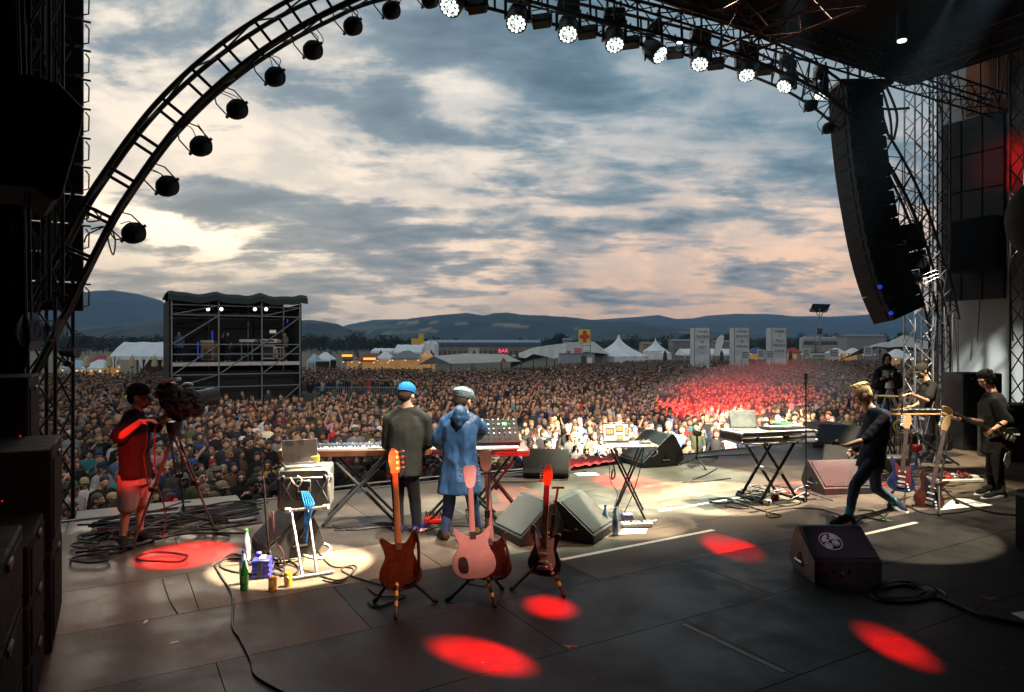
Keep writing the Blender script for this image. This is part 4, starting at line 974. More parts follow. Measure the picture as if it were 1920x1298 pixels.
# dark drape hanging right of the tower, low
for k in range(9):
    x = 1756+k*5+rr.uniform(-2, 2); a = W(x, 585+rr.uniform(-10, 10), 16.6); b = W(x+rr.uniform(-6, 8), 800+rr.uniform(-20, 10), 16.4)
    add(G().tube(catmull([a, (a+b)/2+(rr.uniform(-.08, .08), 0, 0), b], 5), .010, 5), 'hanging_cable', CABM if k % 3 else mat('grey_rope', (.25, .25, .24), .6), label='loose cable hanging by the lit wall right of the truss tower', cat='cable', group='loose cables hanging by the lit wall')
# side fills and amps along the right
stack2 = [((1806, 700), (1880, 905), 13.8, 'tall black side speaker behind the guitarist at the right'), ((1880, 760), (1960, 905), 12.5, 'black amplifier behind the guitarist at the right edge')]
for (x0, y0), (x1, y1), d, lab in stack2:
    a = W(x0, y0, d); w = (x1-x0)/FOC*d; h = a[2]; t = thing('side_speaker', lab, 'speaker', (a[0]+w/2, d, 0))
    add(G().bbox((a[0]+w/2, d+.35, h/2), (w, .7, h), I3, .02), 'cabinet', BOXP, t, True); add(G().bbox((a[0]+w/2, d-.006, h/2), (w*.86, .02, h*.86), I3, .006), 'grille', GRILL, t, True)
    for q in (-1, 1): add(G().cyl((a[0]+w/2+q*w*.3, d-.02, h*.93), (a[0]+w/2+q*w*.3, d-.04, h*.93), .03, n=10), 'knob', ALU, t, True)
# ================================================================= FESTIVAL FIELD
def gp(px, d): return np.array(((px-960)/FOC*d, d, GZ))
# ---- scaffold sound tower
d0 = 36.0; TX0 = (322-960)/FOC*d0; TX1 = TX0+6.62; ztop = CAMZ+(650-549)/FOC*d0; zd = CAMZ-(683-650)/FOC*d0
t = thing('scaffold_tower', 'black clad scaffold sound tower with two levels rising from the crowd', 'scaffold tower', (TX0, d0, GZ)); tower_root = t
PIPE = mat('scaffold_pipe', (.17, .19, .205), .5, .4, .2)
xs = [TX0, TX0+(TX1-TX0)*.347, TX0+(TX1-TX0)*.685, TX1]; dep = 4.5
zz_ = [GZ, CAMZ-(737-650)/FOC*d0*.9, CAMZ-(704-650)/FOC*d0, zd, CAMZ-(665-650)/FOC*d0, CAMZ-(646-650)/FOC*d0, CAMZ+(650-590)/FOC*d0, CAMZ+(650-571)/FOC*d0]
for x in xs:
    for y in (d0, d0+dep): rod(t, 'pole', (x, y, GZ), (x, y, ztop-.15), .045, PIPE, True)
for y in (d0-.05, d0+dep):
    for z in zz_[1:]:
        for i in range(3): rod(t, 'ledger', (xs[i], y, z), (xs[i+1], y, z), .035, PIPE, True)
for i, z0, z1, f in [(0, 5, 6, 1), (2, 5, 6, 1), (0, 6, 7, 1), (2, 6, 7, 1), (0, 2, 5, 1), (1, 2, 5, 1), (2, 2, 5, 1), (0, 0, 1, 1), (2, 0, 1, 1), (0, 1, 2, 1)]:
    rod(t, 'diagonal', (xs[i], d0-.1, zz_[z0]), (xs[i+1], d0-.1, zz_[z1]), .035, PIPE, True)
for x in xs: 
    for z in zz_[1::2]: rod(t, 'transom', (x, d0, z), (x, d0+dep, z), .03, PIPE, True)
SCRIM = mat('black_scrim', (.014, .016, .016), .95, 0, .25, .6, .3, 6)
add(G().box(((TX0+TX1)/2, d0+dep+.12, (GZ+ztop)/2), (TX1-TX0+.1, .05, ztop-GZ)), 'back_cloth', SCRIM, t, True)
for x in (TX0-.12, TX1+.08): add(G().box((x, d0+dep/2, (GZ+ztop)/2-.2), (.04, dep, ztop-GZ-.4)), 'side_cloth', SCRIM, t, True)
add(G().box(((TX0+TX1)/2, d0+1.2, (GZ+zd)/2-.2), (TX1-TX0, .05, zd-GZ-.5)), 'lower_cloth', SCRIM, t, True)
P = []
for j, y in enumerate((d0-.45, d0-.15, d0+dep/2, d0+dep+.3)):
    P.append([(x, y, ztop+(-.02 if j in (1, 2) else -.22)-.16*abs(math.sin((x-TX0)/(TX1-TX0)*math.pi*3))**.8+.16+.03*math.sin(x*5)) for x in np.linspace(TX0-.2, TX1+.35, 40)])
P.insert(0, [(x, y-.02, z-.30) for x, y, z in P[0]])
add(G().grid(P), 'roof_cloth', mat('dark_green_roof_cloth', (.022, .032, .032), .9, 0, .3, .7), t, True)
for i in range(3): add(G().box(((xs[i]+xs[i+1])/2, d0+dep/2, zd), (xs[i+1]-xs[i]-.06, dep, .09)), 'deck', mat('pale_deck', (.26, .25, .24), .7), t, True)
for i in range(3): add(G().box(((xs[i]+xs[i+1])/2, d0-.08, zd-.02), (xs[i+1]-xs[i]-.06, .03, .2)), 'toe_board', mat('toe_board', (.42, .41, .40), .7), t, True)
for i in range(2): add(G().grid([[(x, d0+.5+.8*q, zz_[6]+.16+.03*math.sin(x*8)-.12*q) for x in np.linspace(xs[0]+i*2.6+.1, xs[0]+i*2.6+2.5, 10)] for q in (0, .5, 1)]), 'shade_sheet', mat('silver_sheet', (.42, .48, .5), .5), t, True)
tower_root.rotation_euler = (0, 0, USTAGE); TA = S(0, 0)+np.array((TX0, d0, 0)); TU = S(1, 0)-S(0, 0); TV = S(0, 1)-S(0, 0)
def dtw(px, back=1.3):
    B = TA+TV*back; k = (px-960)/FOC; q = (B[1]*k-B[0])/(TU[0]-TU[1]*k); return B[1]+TU[1]*q
LAMPW = mat('bright_bulb', (1, 1, 1), .3, 0, 0, emit=(1, 1, .97), estr=2.5)
for i, px in enumerate((390, 415, 478, 499)):
    c = W(px, 580, dtw(px, .6)); l = thing('tower_spotlight', 'lit round spotlight in the scaffold tower, %s' % ['far left of the four', 'second of the left pair', 'first of the right pair', 'far right of the four'][i], 'spotlight', c)
    add(G().ell(c, (.10, .06, .10)), 'bulb', LAMPW, l, True); add(G().cyl(c+(0, .06, 0), c+(0, .3, .05), .11, .08, 10), 'housing', DARK, l, True)
def fbox(name, label, cat, px0, px1, py0, py1, d, th, m, extra=None):
    if d0+.5 < d < d0+3 and px0 > 330: d = dtw((px0+px1)/2, d-d0)
    a = W(px0, py1, d); b = W(px1, py0, d); c = (a+b)/2; r_ = thing(name, label, cat, (c[0], d, a[2]))
    add(G().bbox((c[0], d+th/2, c[2]), (b[0]-a[0], th, b[2]-a[2]), I3, .02), 'body', m, r_, True)
    if extra:
        for nm, x0, x1, y0, y1, mm in extra:
            p = W(x0, y1, d-.03); q = W(x1, y0, d-.03); add(G().bbox(((p[0]+q[0])/2, d-.02, (p[2]+q[2])/2), (q[0]-p[0], .05, q[2]-p[2]), I3, .008), nm, mm, r_, True)
    return r_
BRN = mat('tan_wood', (.22, .13, .08), .6)
fbox('equipment_case', 'brown case on the scaffold deck at the left', 'case', 376, 400, 640, 676, d0+1.2, .8, BRN, [('lid', 375, 401, 638, 643, ALU), ('front', 382, 396, 656, 674, DARK)])
fbox('equipment_case', 'silver edged speaker case on the scaffold deck, larger', 'case', 490, 515, 646, 674, d0+1.2, .8, ALU, [('front', 493, 512, 650, 671, GRILL)])
fbox('equipment_case', 'small silver edged case right of the larger one on scaffold', 'case', 517, 533, 650, 674, d0+1.2, .6, ALU, [('front', 520, 526, 653, 672, DARK), ('front', 527, 531, 653, 672, DARK)])
fbox('mixing_console', 'white topped mixing desk above the silver case on scaffold', 'mixing desk', 488, 518, 636, 643, d0+.9, .8, WHITEP, [('panel', 491, 515, 638, 641, DARK)])
fbox('mixing_console', 'mixing desk on a stand at the scaffold centre', 'mixing desk', 448, 478, 636, 642, d0+.9, .8, ALU, [('leg', 452, 454, 642, 676, PIPE), ('leg', 472, 474, 642, 676, PIPE)])
fbox('monitor_screen', 'small pale screen in the scaffold tower at right', 'screen', 505, 517, 619, 625, d0+2, .1, mat('pale_screen', (.5, .5, .45), .4, emit=(.6, .58, .5), estr=.35))
BLUEG = mat('blue_lamp_glow', (.05, .1, .8), .4, emit=(.03, .08, 1), estr=.3)
for i, (x, y0, y1) in enumerate([(371, 640, 672), (398, 620, 640), (539, 598, 606)]): add(G().box((W(x, (y0+y1)/2, dtw(x, 1.8))), (.06, .03, (y1-y0)/FOC*d0)), 'blue_lamp', BLUEG, label='small blue glowing strip in scaffold tower, '+['beside the brown case', 'above the brown case', 'upper right'][i], cat='lamp')

# ---- tents
def marquee(name, label, px0, px1, ye, yr, yb, d, dep, m, legs=4, cat='tent'):
    a = gp(px0, d); b = gp(px1, d); ze = CAMZ+(650-ye)/FOC*d; zr = CAMZ+(650-yr)/FOC*d; x0, x1 = a[0], b[0]; t = thing(name, label, cat, ((x0+x1)/2, d, GZ))
    n = 14; sec = [(d-.0, ze), (d+dep*.25, (ze+zr)/2+.1), (d+dep/2, zr), (d+dep*.75, (ze+zr)/2+.1), (d+dep, ze)]
    add(G().grid([[(x, y, z-.06*math.sin((x-x0)/(x1-x0)*math.pi*legs)**2) for x in np.linspace(x0, x1, n*2)] for y, z in sec]), 'roof', m, t, True)
    add(G().grid([[(x, d, z) for x in np.linspace(x0, x1, 12)] for z in (ze-.35, ze)]), 'valance', m, t, True)
    for x in (x0, x1): add(G().raw([(x, y, z) for y, z in sec]+[(x, d+dep, ze-.3), (x, d, ze-.3)], [tuple(range(7))]), 'gable', m, t, True)
    for i in range(legs): x = x0+(x1-x0)*i/(legs-1); rod(t, 'leg', (x, d, GZ), (x, d, ze), .06, WHITEP, True)
    return t, x0, x1, ze
m_, x0, x1, ze = marquee('marquee', 'white hall marquee with tied back curtains left of the scaffold', 205, 318, 668, 641, 690, 66, 5, TARP, 3)
for i, (pa, pb) in enumerate([((207, 668), (213, 690)), ((224, 668), (214, 690)), ((257, 668), (265, 692)), ((285, 668), (266, 692))]):
    A, B = W(*pa, 65.9), W(*pb, 65.9); add(G().raw([A, A+(0, .15, 0), B+(0, .15, 0), B, A+(.5*(1 if i % 2 == 0 else -1), 0, 0), B+(.12, 0, 0)], [(0, 4, 5, 3), (0, 1, 2, 3)]), 'curtain', TARP, m_, True)
add(G().box(((x0+x1)/2, 66+4.8, (GZ+ze)/2), (x1-x0, .1, ze-GZ)), 'back_wall', mat('shaded_tent_wall', (.1, .1, .1), .8), m_, True)  # inner shade of the white tent put into the wall colour
WARMG = mat('warm_stall_light', (1, .7, .3), .5, emit=(1, .55, .18), estr=1.3); WARMW = mat('warm_lit_panel', (.3, .2, .1), .5, 0, .9, 1.2, emit=(1, .5, .18), estr=.22)  # sheet glow stands in for bulb light on stall backs and one roof
def stall(px0, px1, ytop, yb, d, col, label, glow=True, name='food_stall', peak=0.3):
    a, b = gp(px0, d), gp(px1, d); z1 = CAMZ+(650-ytop)/FOC*d; h = z1-GZ; w = b[0]-a[0]; ze = GZ+h*.72; xc = (a[0]+b[0])/2; t = thing(name, label, 'stall', (xc, d, GZ))
    add(G().raw([(a[0], d, ze), (b[0], d, ze), (b[0], d+3, ze), (a[0], d+3, ze), (xc-w*.12, d+1.5, z1), (xc+w*.12, d+1.5, z1)], [(0, 1, 5, 4), (1, 2, 5), (2, 3, 4, 5), (3, 0, 4)]), 'roof', col, t, True)
    add(G().box((xc, d+.02, ze-.12), (w, .05, .24)), 'valance', col, t, True)
    for x in (a[0]+.1, b[0]-.1): rod(t, 'post', (x, d, GZ), (x, d, ze), .05, WHITEP, True)
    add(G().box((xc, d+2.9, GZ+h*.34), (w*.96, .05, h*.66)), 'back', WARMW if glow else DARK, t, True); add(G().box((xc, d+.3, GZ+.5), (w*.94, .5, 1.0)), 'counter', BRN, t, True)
    if glow:
        for k in range(max(3, int(w/1.1))): p = (a[0]+.3+(w-.6)*k/max(1, int(w/1.1)-1 or 1), d-.05, ze-.32); add(G().ell(p, .09, n=8, m=6), 'bulb', WARMG, t, True)
    return t
REDC = mat('red_canvas', (.42, .04, .05), .7, 0, .15, .5); BLUC = mat('blue_canvas', (.06, .12, .28), .7); GRYC = mat('grey_canvas', (.22, .22, .23), .7)
stall(152, 196, 667, 690, 72, REDC, 'red roofed stall left of the white hall marquee'); stall(112, 150, 676, 695, 70, mat('pale_blue_canvas', (.35, .5, .62), .7), 'pale blue roofed stall with warm lights at far left'); stall(150, 194, 675, 696, 66, TARP, 'white roofed stall with orange lights below the red roof')
stall(575, 592, 664, 680, 84, mat('pale_blue_canvas', (.35, .5, .62), .7), 'small pale blue tent right of the scaffold tower', False); stall(589, 620, 661, 680, 88, TARP, 'small white peaked tent right of the pale blue one', False)
stall(640, 664, 662, 682, 92, DARK, 'black stall with a yellow lit sign strip'); stall(670, 705, 663, 685, 90, REDC, 'red stall with warm lights, right of the black one'); stall(704, 735, 660, 680, 95, TARP, 'cream stall glowing with bulbs beside the grey canopy'); stall(732, 788, 658, 680, 92, GRYC, 'grey canopy stall over warm lights near the long marquee'); stall(786, 812, 659, 676, 98, WARMW, 'brightly glowing orange stall left of the long marquee')
stall(1380, 1402, 655, 668, 150, BLUC, 'blue roofed stall between the middle and right banner towers', False); stall(1405, 1440, 652, 668, 150, BLUC, 'wide blue stall left of the last banner tower'); stall(1478, 1505, 652, 668, 150, REDC, 'red stall right of the last banner tower')
stall(1558, 1590, 653, 668, 140, TARP, 'white lit stall left of the beige canopy'); stall(1592, 1620, 653, 668, 145, TARP, 'white stall with warm bulbs right of the street lamp'); stall(1675, 1712, 655, 678, 90, TARP, 'low white tent in front of the right beige canopy')
fbox('lit_sign', 'glowing yellow sign strip on the black stall', 'sign', 641, 660, 665, 669, 91.5, .2, mat('yellow_sign_lit', (1, .6, .1), .5, emit=(1, .5, .05), estr=1.2)); fbox('lit_sign', 'glowing yellow sign strip on the red stall', 'sign', 681, 704, 671, 675, 89.5, .2, mat('yellow_sign_lit', (1, .6, .1), .5, emit=(1, .5, .05), estr=1.2))
# closed parasols
def closed_parasol(px, y0, y1, d, m, label, grp=None, w=.28):
    z1 = CAMZ+(650-y0)/FOC*d; z0 = CAMZ+(650-y1)/FOC*d; x = (px-960)/FOC*d; t = thing('closed_parasol', label, 'parasol', (x, d, GZ), 0, grp)
    g = G(); h = z1-z0; g.lathe([(.03, 0), (w*.9, .12*h), (w, .3*h), (w*.75, .6*h), (w*.8, .75*h), (.05, h)], (x, d, z0), 9); add(g, 'canopy', m, t, True); rod(t, 'pole', (x, d, GZ), (x, d, z1+.1), .03, DARK, True)
SAND = mat('sand_canvas', (.50, .42, .25), .8, 0, .15, 1)
for px, lab in ((162, 'beside the red roofed stall'), (205, 'at the left corner of the white hall marquee'), (248, 'before the white hall marquee middle'), (290, 'at the right end of the white hall marquee'), (309, 'squeezed against the scaffold tower')): closed_parasol(px, 667, 690, 62, SAND, 'sand coloured closed parasol '+lab, 'sand coloured closed parasols', .27)
for px, lab in ((619, 'left of the black stall'), (670, 'right of the black stall'), (714, 'left of the cream stall'), (765, 'in the grey canopy'), (809, 'left of the long marquee'), (889, 'above the long marquee'), (922, 'left of the pink sign'), (969, 'right of the pink sign'), (1300, 'left of the first banner tower'), (1353, 'between the first and second banner towers'), (1482, 'right of the last banner tower'), (1247, 'in front of the small pointed tent')):
    closed_parasol(px, 657, 677, 100, DARK, 'closed black parasol '+lab, 'closed black parasols', .32)
# tall orange flag pole thing left by camera
# long low marquee
t = thing('long_marquee', 'long low beige marquee with red pennant amid the crowd', 'tent', gp(880, 72))
dd = 72; zt_ = CAMZ+(650-663)/FOC*dd; zb_ = CAMZ+(650-684)/FOC*dd
ridge = [(813, 668, dd+4), (870, 663, dd+4), (940, 664, dd+4), (950, 665, dd+4)]; eave = [(845, 682, dd), (885, 681, dd), (940, 679, dd), (977, 678, dd)]; back = [(790, 684, dd+3), (800, 676, dd+9), (900, 672, dd+9), (960, 672, dd+9)]
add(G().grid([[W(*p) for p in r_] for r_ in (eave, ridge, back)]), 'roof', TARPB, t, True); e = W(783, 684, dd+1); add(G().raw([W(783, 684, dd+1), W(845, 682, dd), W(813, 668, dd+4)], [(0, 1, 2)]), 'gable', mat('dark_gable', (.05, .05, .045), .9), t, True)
for p in eave: rod(t, 'post', W(*p), (W(*p)[0], W(*p)[1], GZ), .06, DARK, True)
add(G().raw([W(944, 670, dd-.3), W(938, 679, dd-.3), W(951, 679, dd-.3)], [(0, 1, 2)]), 'pennant', REDC, t, True)
# stretch tents
def stretch(name, label, peaks, base, d, dep, m):
    xs_ = np.linspace(base[0][0], base[-1][0], 50); yt = np.interp(xs_, [p[0] for p in peaks], [p[1] for p in peaks]); yb = np.interp(xs_, [p[0] for p in base], [p[1] for p in base]); t = thing(name, label, 'tent', gp((base[0][0]+base[-1][0])/2, d))
    P = []
    for j in range(7):
        q = j/6; row = []
        for x, a, b in zip(xs_, yt, yb): row.append(W(x, b+(a-b)*(q**1.5), d+dep*q)+np.array((0, 0, .15*math.sin(x*.35)*math.sin(q*3))))
        P.append(row)
    for j in range(1, 4): P.append([p+np.array((0, dep*.3*j, -.8*j)) for p in P[6]])
    add(G().grid(P), 'membrane', m, t, True)
    for x in [p[0] for p in peaks[1:-1]]: rod(t, 'pole', (W(x, 660, d+dep)[0], d+dep, GZ), W(x, np.interp(x, xs_, yt)-1, d+dep), .08, DARK, True)
    for x, y in base[::2]: rod(t, 'edge_pole', (W(x, y, d)[0], d, GZ), W(x, y, d), .07, DARK, True)
stretch('stretch_tent', 'wide beige stretch tent with soft peaks left of the red cross tower', [(958, 668), (1000, 652), (1025, 648), (1050, 645), (1066, 642), (1090, 642), (1112, 640), (1140, 660)], [(958, 668), (985, 672), (1000, 664), (1020, 668), (1040, 673), (1060, 665), (1100, 660), (1140, 664)], 105, 14, TARPB)
stretch('stretch_tent', 'beige stretch tent with peaks at the right behind the hooded cameraman', [(1620, 652), (1650, 643), (1668, 641), (1694, 628), (1705, 630), (1712, 634), (1740, 640)], [(1620, 653), (1645, 650), (1665, 652), (1690, 650), (1715, 652), (1740, 655)], 120, 10, TARPB)
def pagoda(label, px, yt, yb, hw_, d, ysk):
    c = gp(px, d); zt = CAMZ+(650-yt)/FOC*d; zb = CAMZ+(650-yb)/FOC*d; w = hw_/FOC*d; t = thing('pagoda_tent', label, 'tent', c); R = rz(.5); secs = []
    for q in np.linspace(0, 1, 9): secs.append((c+(0, 0, zb-GZ+(zt-zb)*q), w*((1-q)**1.9*.98+.02), w*((1-q)**1.9*.98+.02), R))
    g = G(); n = 4
    vs = []
    for cc_, a, b, R2 in secs:
        for k in range(24):
            th = 2*math.pi*k/24; rr_ = a/max(abs(math.cos(th)), abs(math.sin(th)))**.75; vs.append(cc_+R2@np.array((math.cos(th)*rr_, math.sin(th)*rr_, 0)))
    g.raw(vs, [(j*24+i, j*24+(i+1) % 24, (j+1)*24+(i+1) % 24, (j+1)*24+i) for j in range(8) for i in range(24)]); add(g, 'roof', TARP, t, True)
    g = G(); k = 24; lo = [v-np.array((0, 0, (ysk-yb)/FOC*d)) for v in vs[:24]]; g.raw(vs[:24]+lo, [(i, (i+1) % 24, 24+(i+1) % 24, 24+i) for i in range(24)]); add(g, 'wall', TARP, t, True)
    for i in range(0, 24, 2): add(G().raw([vs[i]*1.0, vs[(i+1) % 24], (vs[i]+vs[(i+1) % 24])/2-(0, 0, .45)], [(0, 1, 2)]), 'scallop', TARP, t, True)
pagoda('large white pointed pagoda tent near the middle of the field', 1160, 628, 668, 43, 115, 679); pagoda('smaller white pointed pagoda tent right of the large one', 1229, 634, 658, 18, 150, 674)
pagoda('small white pagoda tent top beside the small pointed tent', 1247, 655, 662, 9, 120, 674)
marquee('marquee', 'long white marquee behind the first two banner towers', 1284, 1385, 664, 654, 676, 135, 8, TARP, 5)
marquee('marquee', 'small white marquee roof with domed end above the lit stalls', 738, 790, 660, 646, 672, 120, 8, TARP, 3); marquee('marquee', 'low white marquee left of the domed one', 695, 735, 659, 653, 672, 125, 8, TARP, 3)
# warehouse
WALLW = mat('shed_wall', (.22, .22, .21), .8, 0, .2, .3); BLUR = mat('blue_sheet_roof', (.12, .22, .30), .5, 0, .12, .3)
d = 210; t = thing('warehouse', 'long low warehouse with blue sheet roof beyond the stalls', 'building', gp(910, d)); x0, x1 = gp(800, d)[0], gp(1011, d)[0]; z1 = CAMZ+(650-643)/FOC*d; zr = CAMZ+(650-637)/FOC*d
add(G().box(((x0+x1)/2, d+8, (GZ+z1)/2), (x1-x0, 16, z1-GZ)), 'wall', WALLW, t, True); add(G().raw([(x0-.5, d-.5, z1), (x1+.5, d-.5, z1), (x1+.5, d+8, zr), (x0-.5, d+8, zr), (x1+.5, d+17, z1), (x0-.5, d+17, z1)], [(0, 1, 2, 3), (3, 2, 4, 5)]), 'roof', BLUR, t, True)
add(G().box(((x0+x1)/2, d-.3, z1-.35), (x1-x0+1, .5, .9)), 'fascia', mat('blue_fascia', (.05, .12, .22), .5), t, True)
for i in range(22): x = x0+(x1-x0)*(i+.6)/22.3; add(G().box((x, d-.06, GZ+2.0), (.95, .1, 1.6)), 'window', mat('brown_pane', (.10, .07, .06), .4), t, True)
add(G().box((x0+(x1-x0)*.42, d-.1, GZ+1.9), (3.4, .12, 3.6)), 'gate', mat('pale_gate', (.45, .48, .5), .6), t, True)
d = 180; t = thing('yellow_slab', 'plain yellow tower block and lower yellow box above the stalls', 'building', gp(783, d))
for x0_, x1_, y0_, y1_, nm in ((785, 793, 626, 652, 'tower'), (771, 785, 635, 646, 'box')):
    a, b = W(x0_, y1_, d), W(x1_, y0_, d); add(G().bbox(((a[0]+b[0])/2, d+1, (a[2]+b[2])/2), (b[0]-a[0], 2, b[2]-a[2]), I3, .03), nm, YEL, t, True)
a = W(789, 652, d); add(G().box((a[0], d+1, (a[2]+GZ)/2), (.8, 1.2, a[2]-GZ)), 'shaft', YEL, t, True)
t = thing('windowed_tent', 'white double gabled hall with dark windows left of the warehouse', 'tent', gp(802, 150)); a, b = gp(790, 150), gp(815, 150)
for q in range(2):
    xa = a[0]+(b[0]-a[0])*q/2; xb = xa+(b[0]-a[0])/2; zz1 = CAMZ+(650-645)/FOC*150; zz2 = CAMZ+(650-640)/FOC*150
    add(G().raw([(xa, 150, GZ), (xb, 150, GZ), (xb, 150, zz1), ((xa+xb)/2, 150, zz2), (xa, 150, zz1), (xa, 158, GZ), (xb, 158, GZ), (xb, 158, zz1), ((xa+xb)/2, 158, zz2), (xa, 158, zz1)], [(0, 1, 2, 3, 4), (2, 3, 8, 7), (3, 4, 9, 8), (1, 6, 7, 2), (0, 4, 9, 5)]), 'hall', TARP, t, True)
    for k in range(3): add(G().box((xa+.35+k*.45, 149.95, GZ+2.1), (.2, .08, .9)), 'window', DARK, t, True)
# red cross tower
d = 95; t = thing('first_aid_tower', 'yellow panel with red cross on a scaffold over a container', 'sign', gp(1095, d)); CR = mat('cross_red', (.55, .04, .03), .6)
def rect(px0, py0, px1, py1, d, th, m, nm, par, b=.01): a, q = W(px0, py1, d), W(px1, py0, d); return add(G().bbox(((a[0]+q[0])/2, d+th/2, (a[2]+q[2])/2), (q[0]-a[0], th, q[2]-a[2]), I3, b), nm, m, par, True)
rect(1085, 618, 1107, 644, d, .15, mat('yellow_panel', (.75, .55, .08), .6), 'panel', t); rect(1093, 620, 1100, 642, d-.06, .05, CR, 'cross_upright', t); rect(1087, 628, 1105, 635, d-.08, .05, CR, 'cross_bar', t)
rect(1060, 643, 1092, 664, d, .1, mat('pale_banner', (.55, .58, .6), .7), 'banner', t)
for k in range(4): rect(1077, 653+k*2.7, 1090, 654.8+k*2.7, d-.04, .03, CR, 'text_line', t)
rect(1063, 658, 1069, 663, d-.04, .03, CR, 'emblem', t)
for x in (1061, 1074, 1092, 1107):
    for y in (d+.3, d+2.3): rod(t, 'pole', (W(x, 664, y)[0], y, GZ+2.4), (W(x, 664, y)[0], y, CAMZ+(650-(620 if x > 1080 else 634))/FOC*d), .05, PIPE, True)
for y in (634, 648, 658): rod(t, 'ledger', W(1061, y, d+.3), W(1107, y, d+.3), .04, PIPE, True)
t = thing('container', 'pale blue grey container under the red cross panel', 'container', gp(1082, d-1)); rect(1049, 664, 1115, 681, d-1.5, 2.4, mat('container_grey', (.26, .29, .33), .6), 'body', t); rect(1049, 662.5, 1115, 664.5, d-1.6, 2.6, mat('container_blue', (.10, .16, .30), .6), 'roof_rail', t); rect(1090, 667, 1099, 681, d-1.6, .08, DARK, 'door', t); rect(1101, 671, 1110, 681, d-1.6, .08, WHITEP, 'notice', t)
# pink lit sign
t = thing('lit_sign', 'pink glowing BAR sign above the long marquee', 'sign', W(943, 660, 110)); rect(936, 655, 951, 662, 110, .2, DARK, 'board', t)
tm = text_mesh('BAR', .85, .02); xform(tm, np.array(((1, 0, 0), (0, 0, -1), (0, 1, 0.))), W(943.5, 658.3, 109.85)); add(tm, 'lettering', mat('pink_neon', (1, .1, .2), .4, emit=(1, .05, .14), estr=1.6), t, True)
# banner towers
PRN = mat('banner_print', (.06, .08, .10), .7)
for i, (x0_, x1_, names) in enumerate([(1302, 1331, ['orange', 'TATRA', '#', 'FEST', '~']), (1377, 1405, ['orange', 'RADIO', '&', 'PRIMA', '(']), (1447, 1475, ['orange', 'U', 'TV 2', 'METRO', 'COLA'])]):
    d = 84+i*4; a, b = W(x0_, 675, d), W(x1_, 615, d); w = b[0]-a[0]; t = thing('banner_tower', 'tall square white banner tower with sponsor print, %s' % ['left one of three', 'middle one of three', 'right one of three'][i], 'banner tower', (a[0]+w/2, d, GZ), 0, 'white banner towers')
    P = [[(a[0]+w*q, d+.07*math.sin(q*math.pi)*math.cos(zq*26+i), GZ+(b[2]-GZ)*zq) for q in np.linspace(0, 1, 10)] for zq in np.linspace(0, 1, 40)]
    add(G().grid(P), 'front_sheet', mat('banner_white', (.50, .54, .56), .6, 0, .08, .8, .5, 3), t, True)
    for x in (a[0], b[0]): add(G().box((x, d+w/2, (GZ+b[2])/2), (.04, w, b[2]-GZ)), 'side_sheet', mat('banner_side', (.40, .44, .46), .6), t, True)
    for x in (a[0], b[0]):
        for y in (d, d+w): rod(t, 'pole', (x, y, GZ), (x, y, b[2]+.08), .05, PIPE, True)
    for k, s_ in enumerate(names):
        tm = text_mesh(s_, .50 if k else .46, .01); xform(tm, np.array(((1, 0, 0), (0, 0, -1), (0, 1, 0.))), (a[0]+w/2, d-.12, b[2]-.42-k*.66)); add(tm, 'print', PRN, t, True)
# small sponsor boards
for i, (x0_, x1_, y0_, y1_) in enumerate([(1389, 1405, 658, 673), (1420, 1434, 656, 674), (1436, 1452, 657, 673), (1505, 1519, 654, 667), (1555, 1573, 655, 674), (1620, 1636, 650, 668)]):
    t = thing('sponsor_board', 'small white sponsor board '+['under the middle banner tower', 'between middle and right banner towers', 'at the foot of the right banner tower', 'left of the solar lamp', 'right of the solar lamp', 'before the right beige tent'][i], 'board', W((x0_+x1_)/2, y1_, 75)); rect(x0_, y0_, x1_, y1_, 75, .08, mat('board_white', (.5, .52, .54), .7), 'panel', t)
    for k in range(4): rect(x0_+2, y0_+2+k*3.2, x1_-2, y0_+3.6+k*3.2, 74.96, .03, PRN, 'text_line', t)
    for x in (x0_+1, x1_-1): rod(t, 'leg', (W(x, 660, 75)[0], 75.1, GZ), W(x, y1_, 75.1), .04, PIPE, True)
fbox('barrier_board', 'low white board wall round the foot of the solar lamp', 'board', 1512, 1556, 663, 672, 76, .4, mat('board_white', (.5, .52, .54), .7), [('print', 1524, 1546, 666, 670, mat('green_print', (.12, .25, .05), .6))])
# solar street lamp
d = 78; t = thing('street_lamp', 'solar powered street lamp with two arms rising over the crowd', 'street lamp', gp(1537, d)); STL = mat('lamp_post_steel', (.22, .22, .22), .5, .4)
top = W(1537, 600, d); add(G().cyl(gp(1537, d), top, .14, .08, 10), 'pole', STL, t, True)
for q in (-1, 1):
    e = W(1537+q*14, 581.5, d); add(G().tube(catmull([W(1537, 600, d), W(1537+q*5, 588, d), e], 5), .05, 6), 'arm', STL, t, True); add(G().bbox(e+np.array((q*.18, 0, .02)), (.5, .18, .07), ry(-q*.35), .02), 'lamp_head', STL, t, True)
c = W(1537, 578, d); add(G().bbox(c, (2.0, 1.3, .05), rx(-.75)@ry(.05), .01), 'solar_panel', mat('solar_cells', (.02, .03, .05), .25), t, True); add(G().cyl(top, c, .05, n=8), 'panel_mast', STL, t, True); rect(1532, 616, 1542, 627, d-.2, .2, DARK, 'control_box', t)
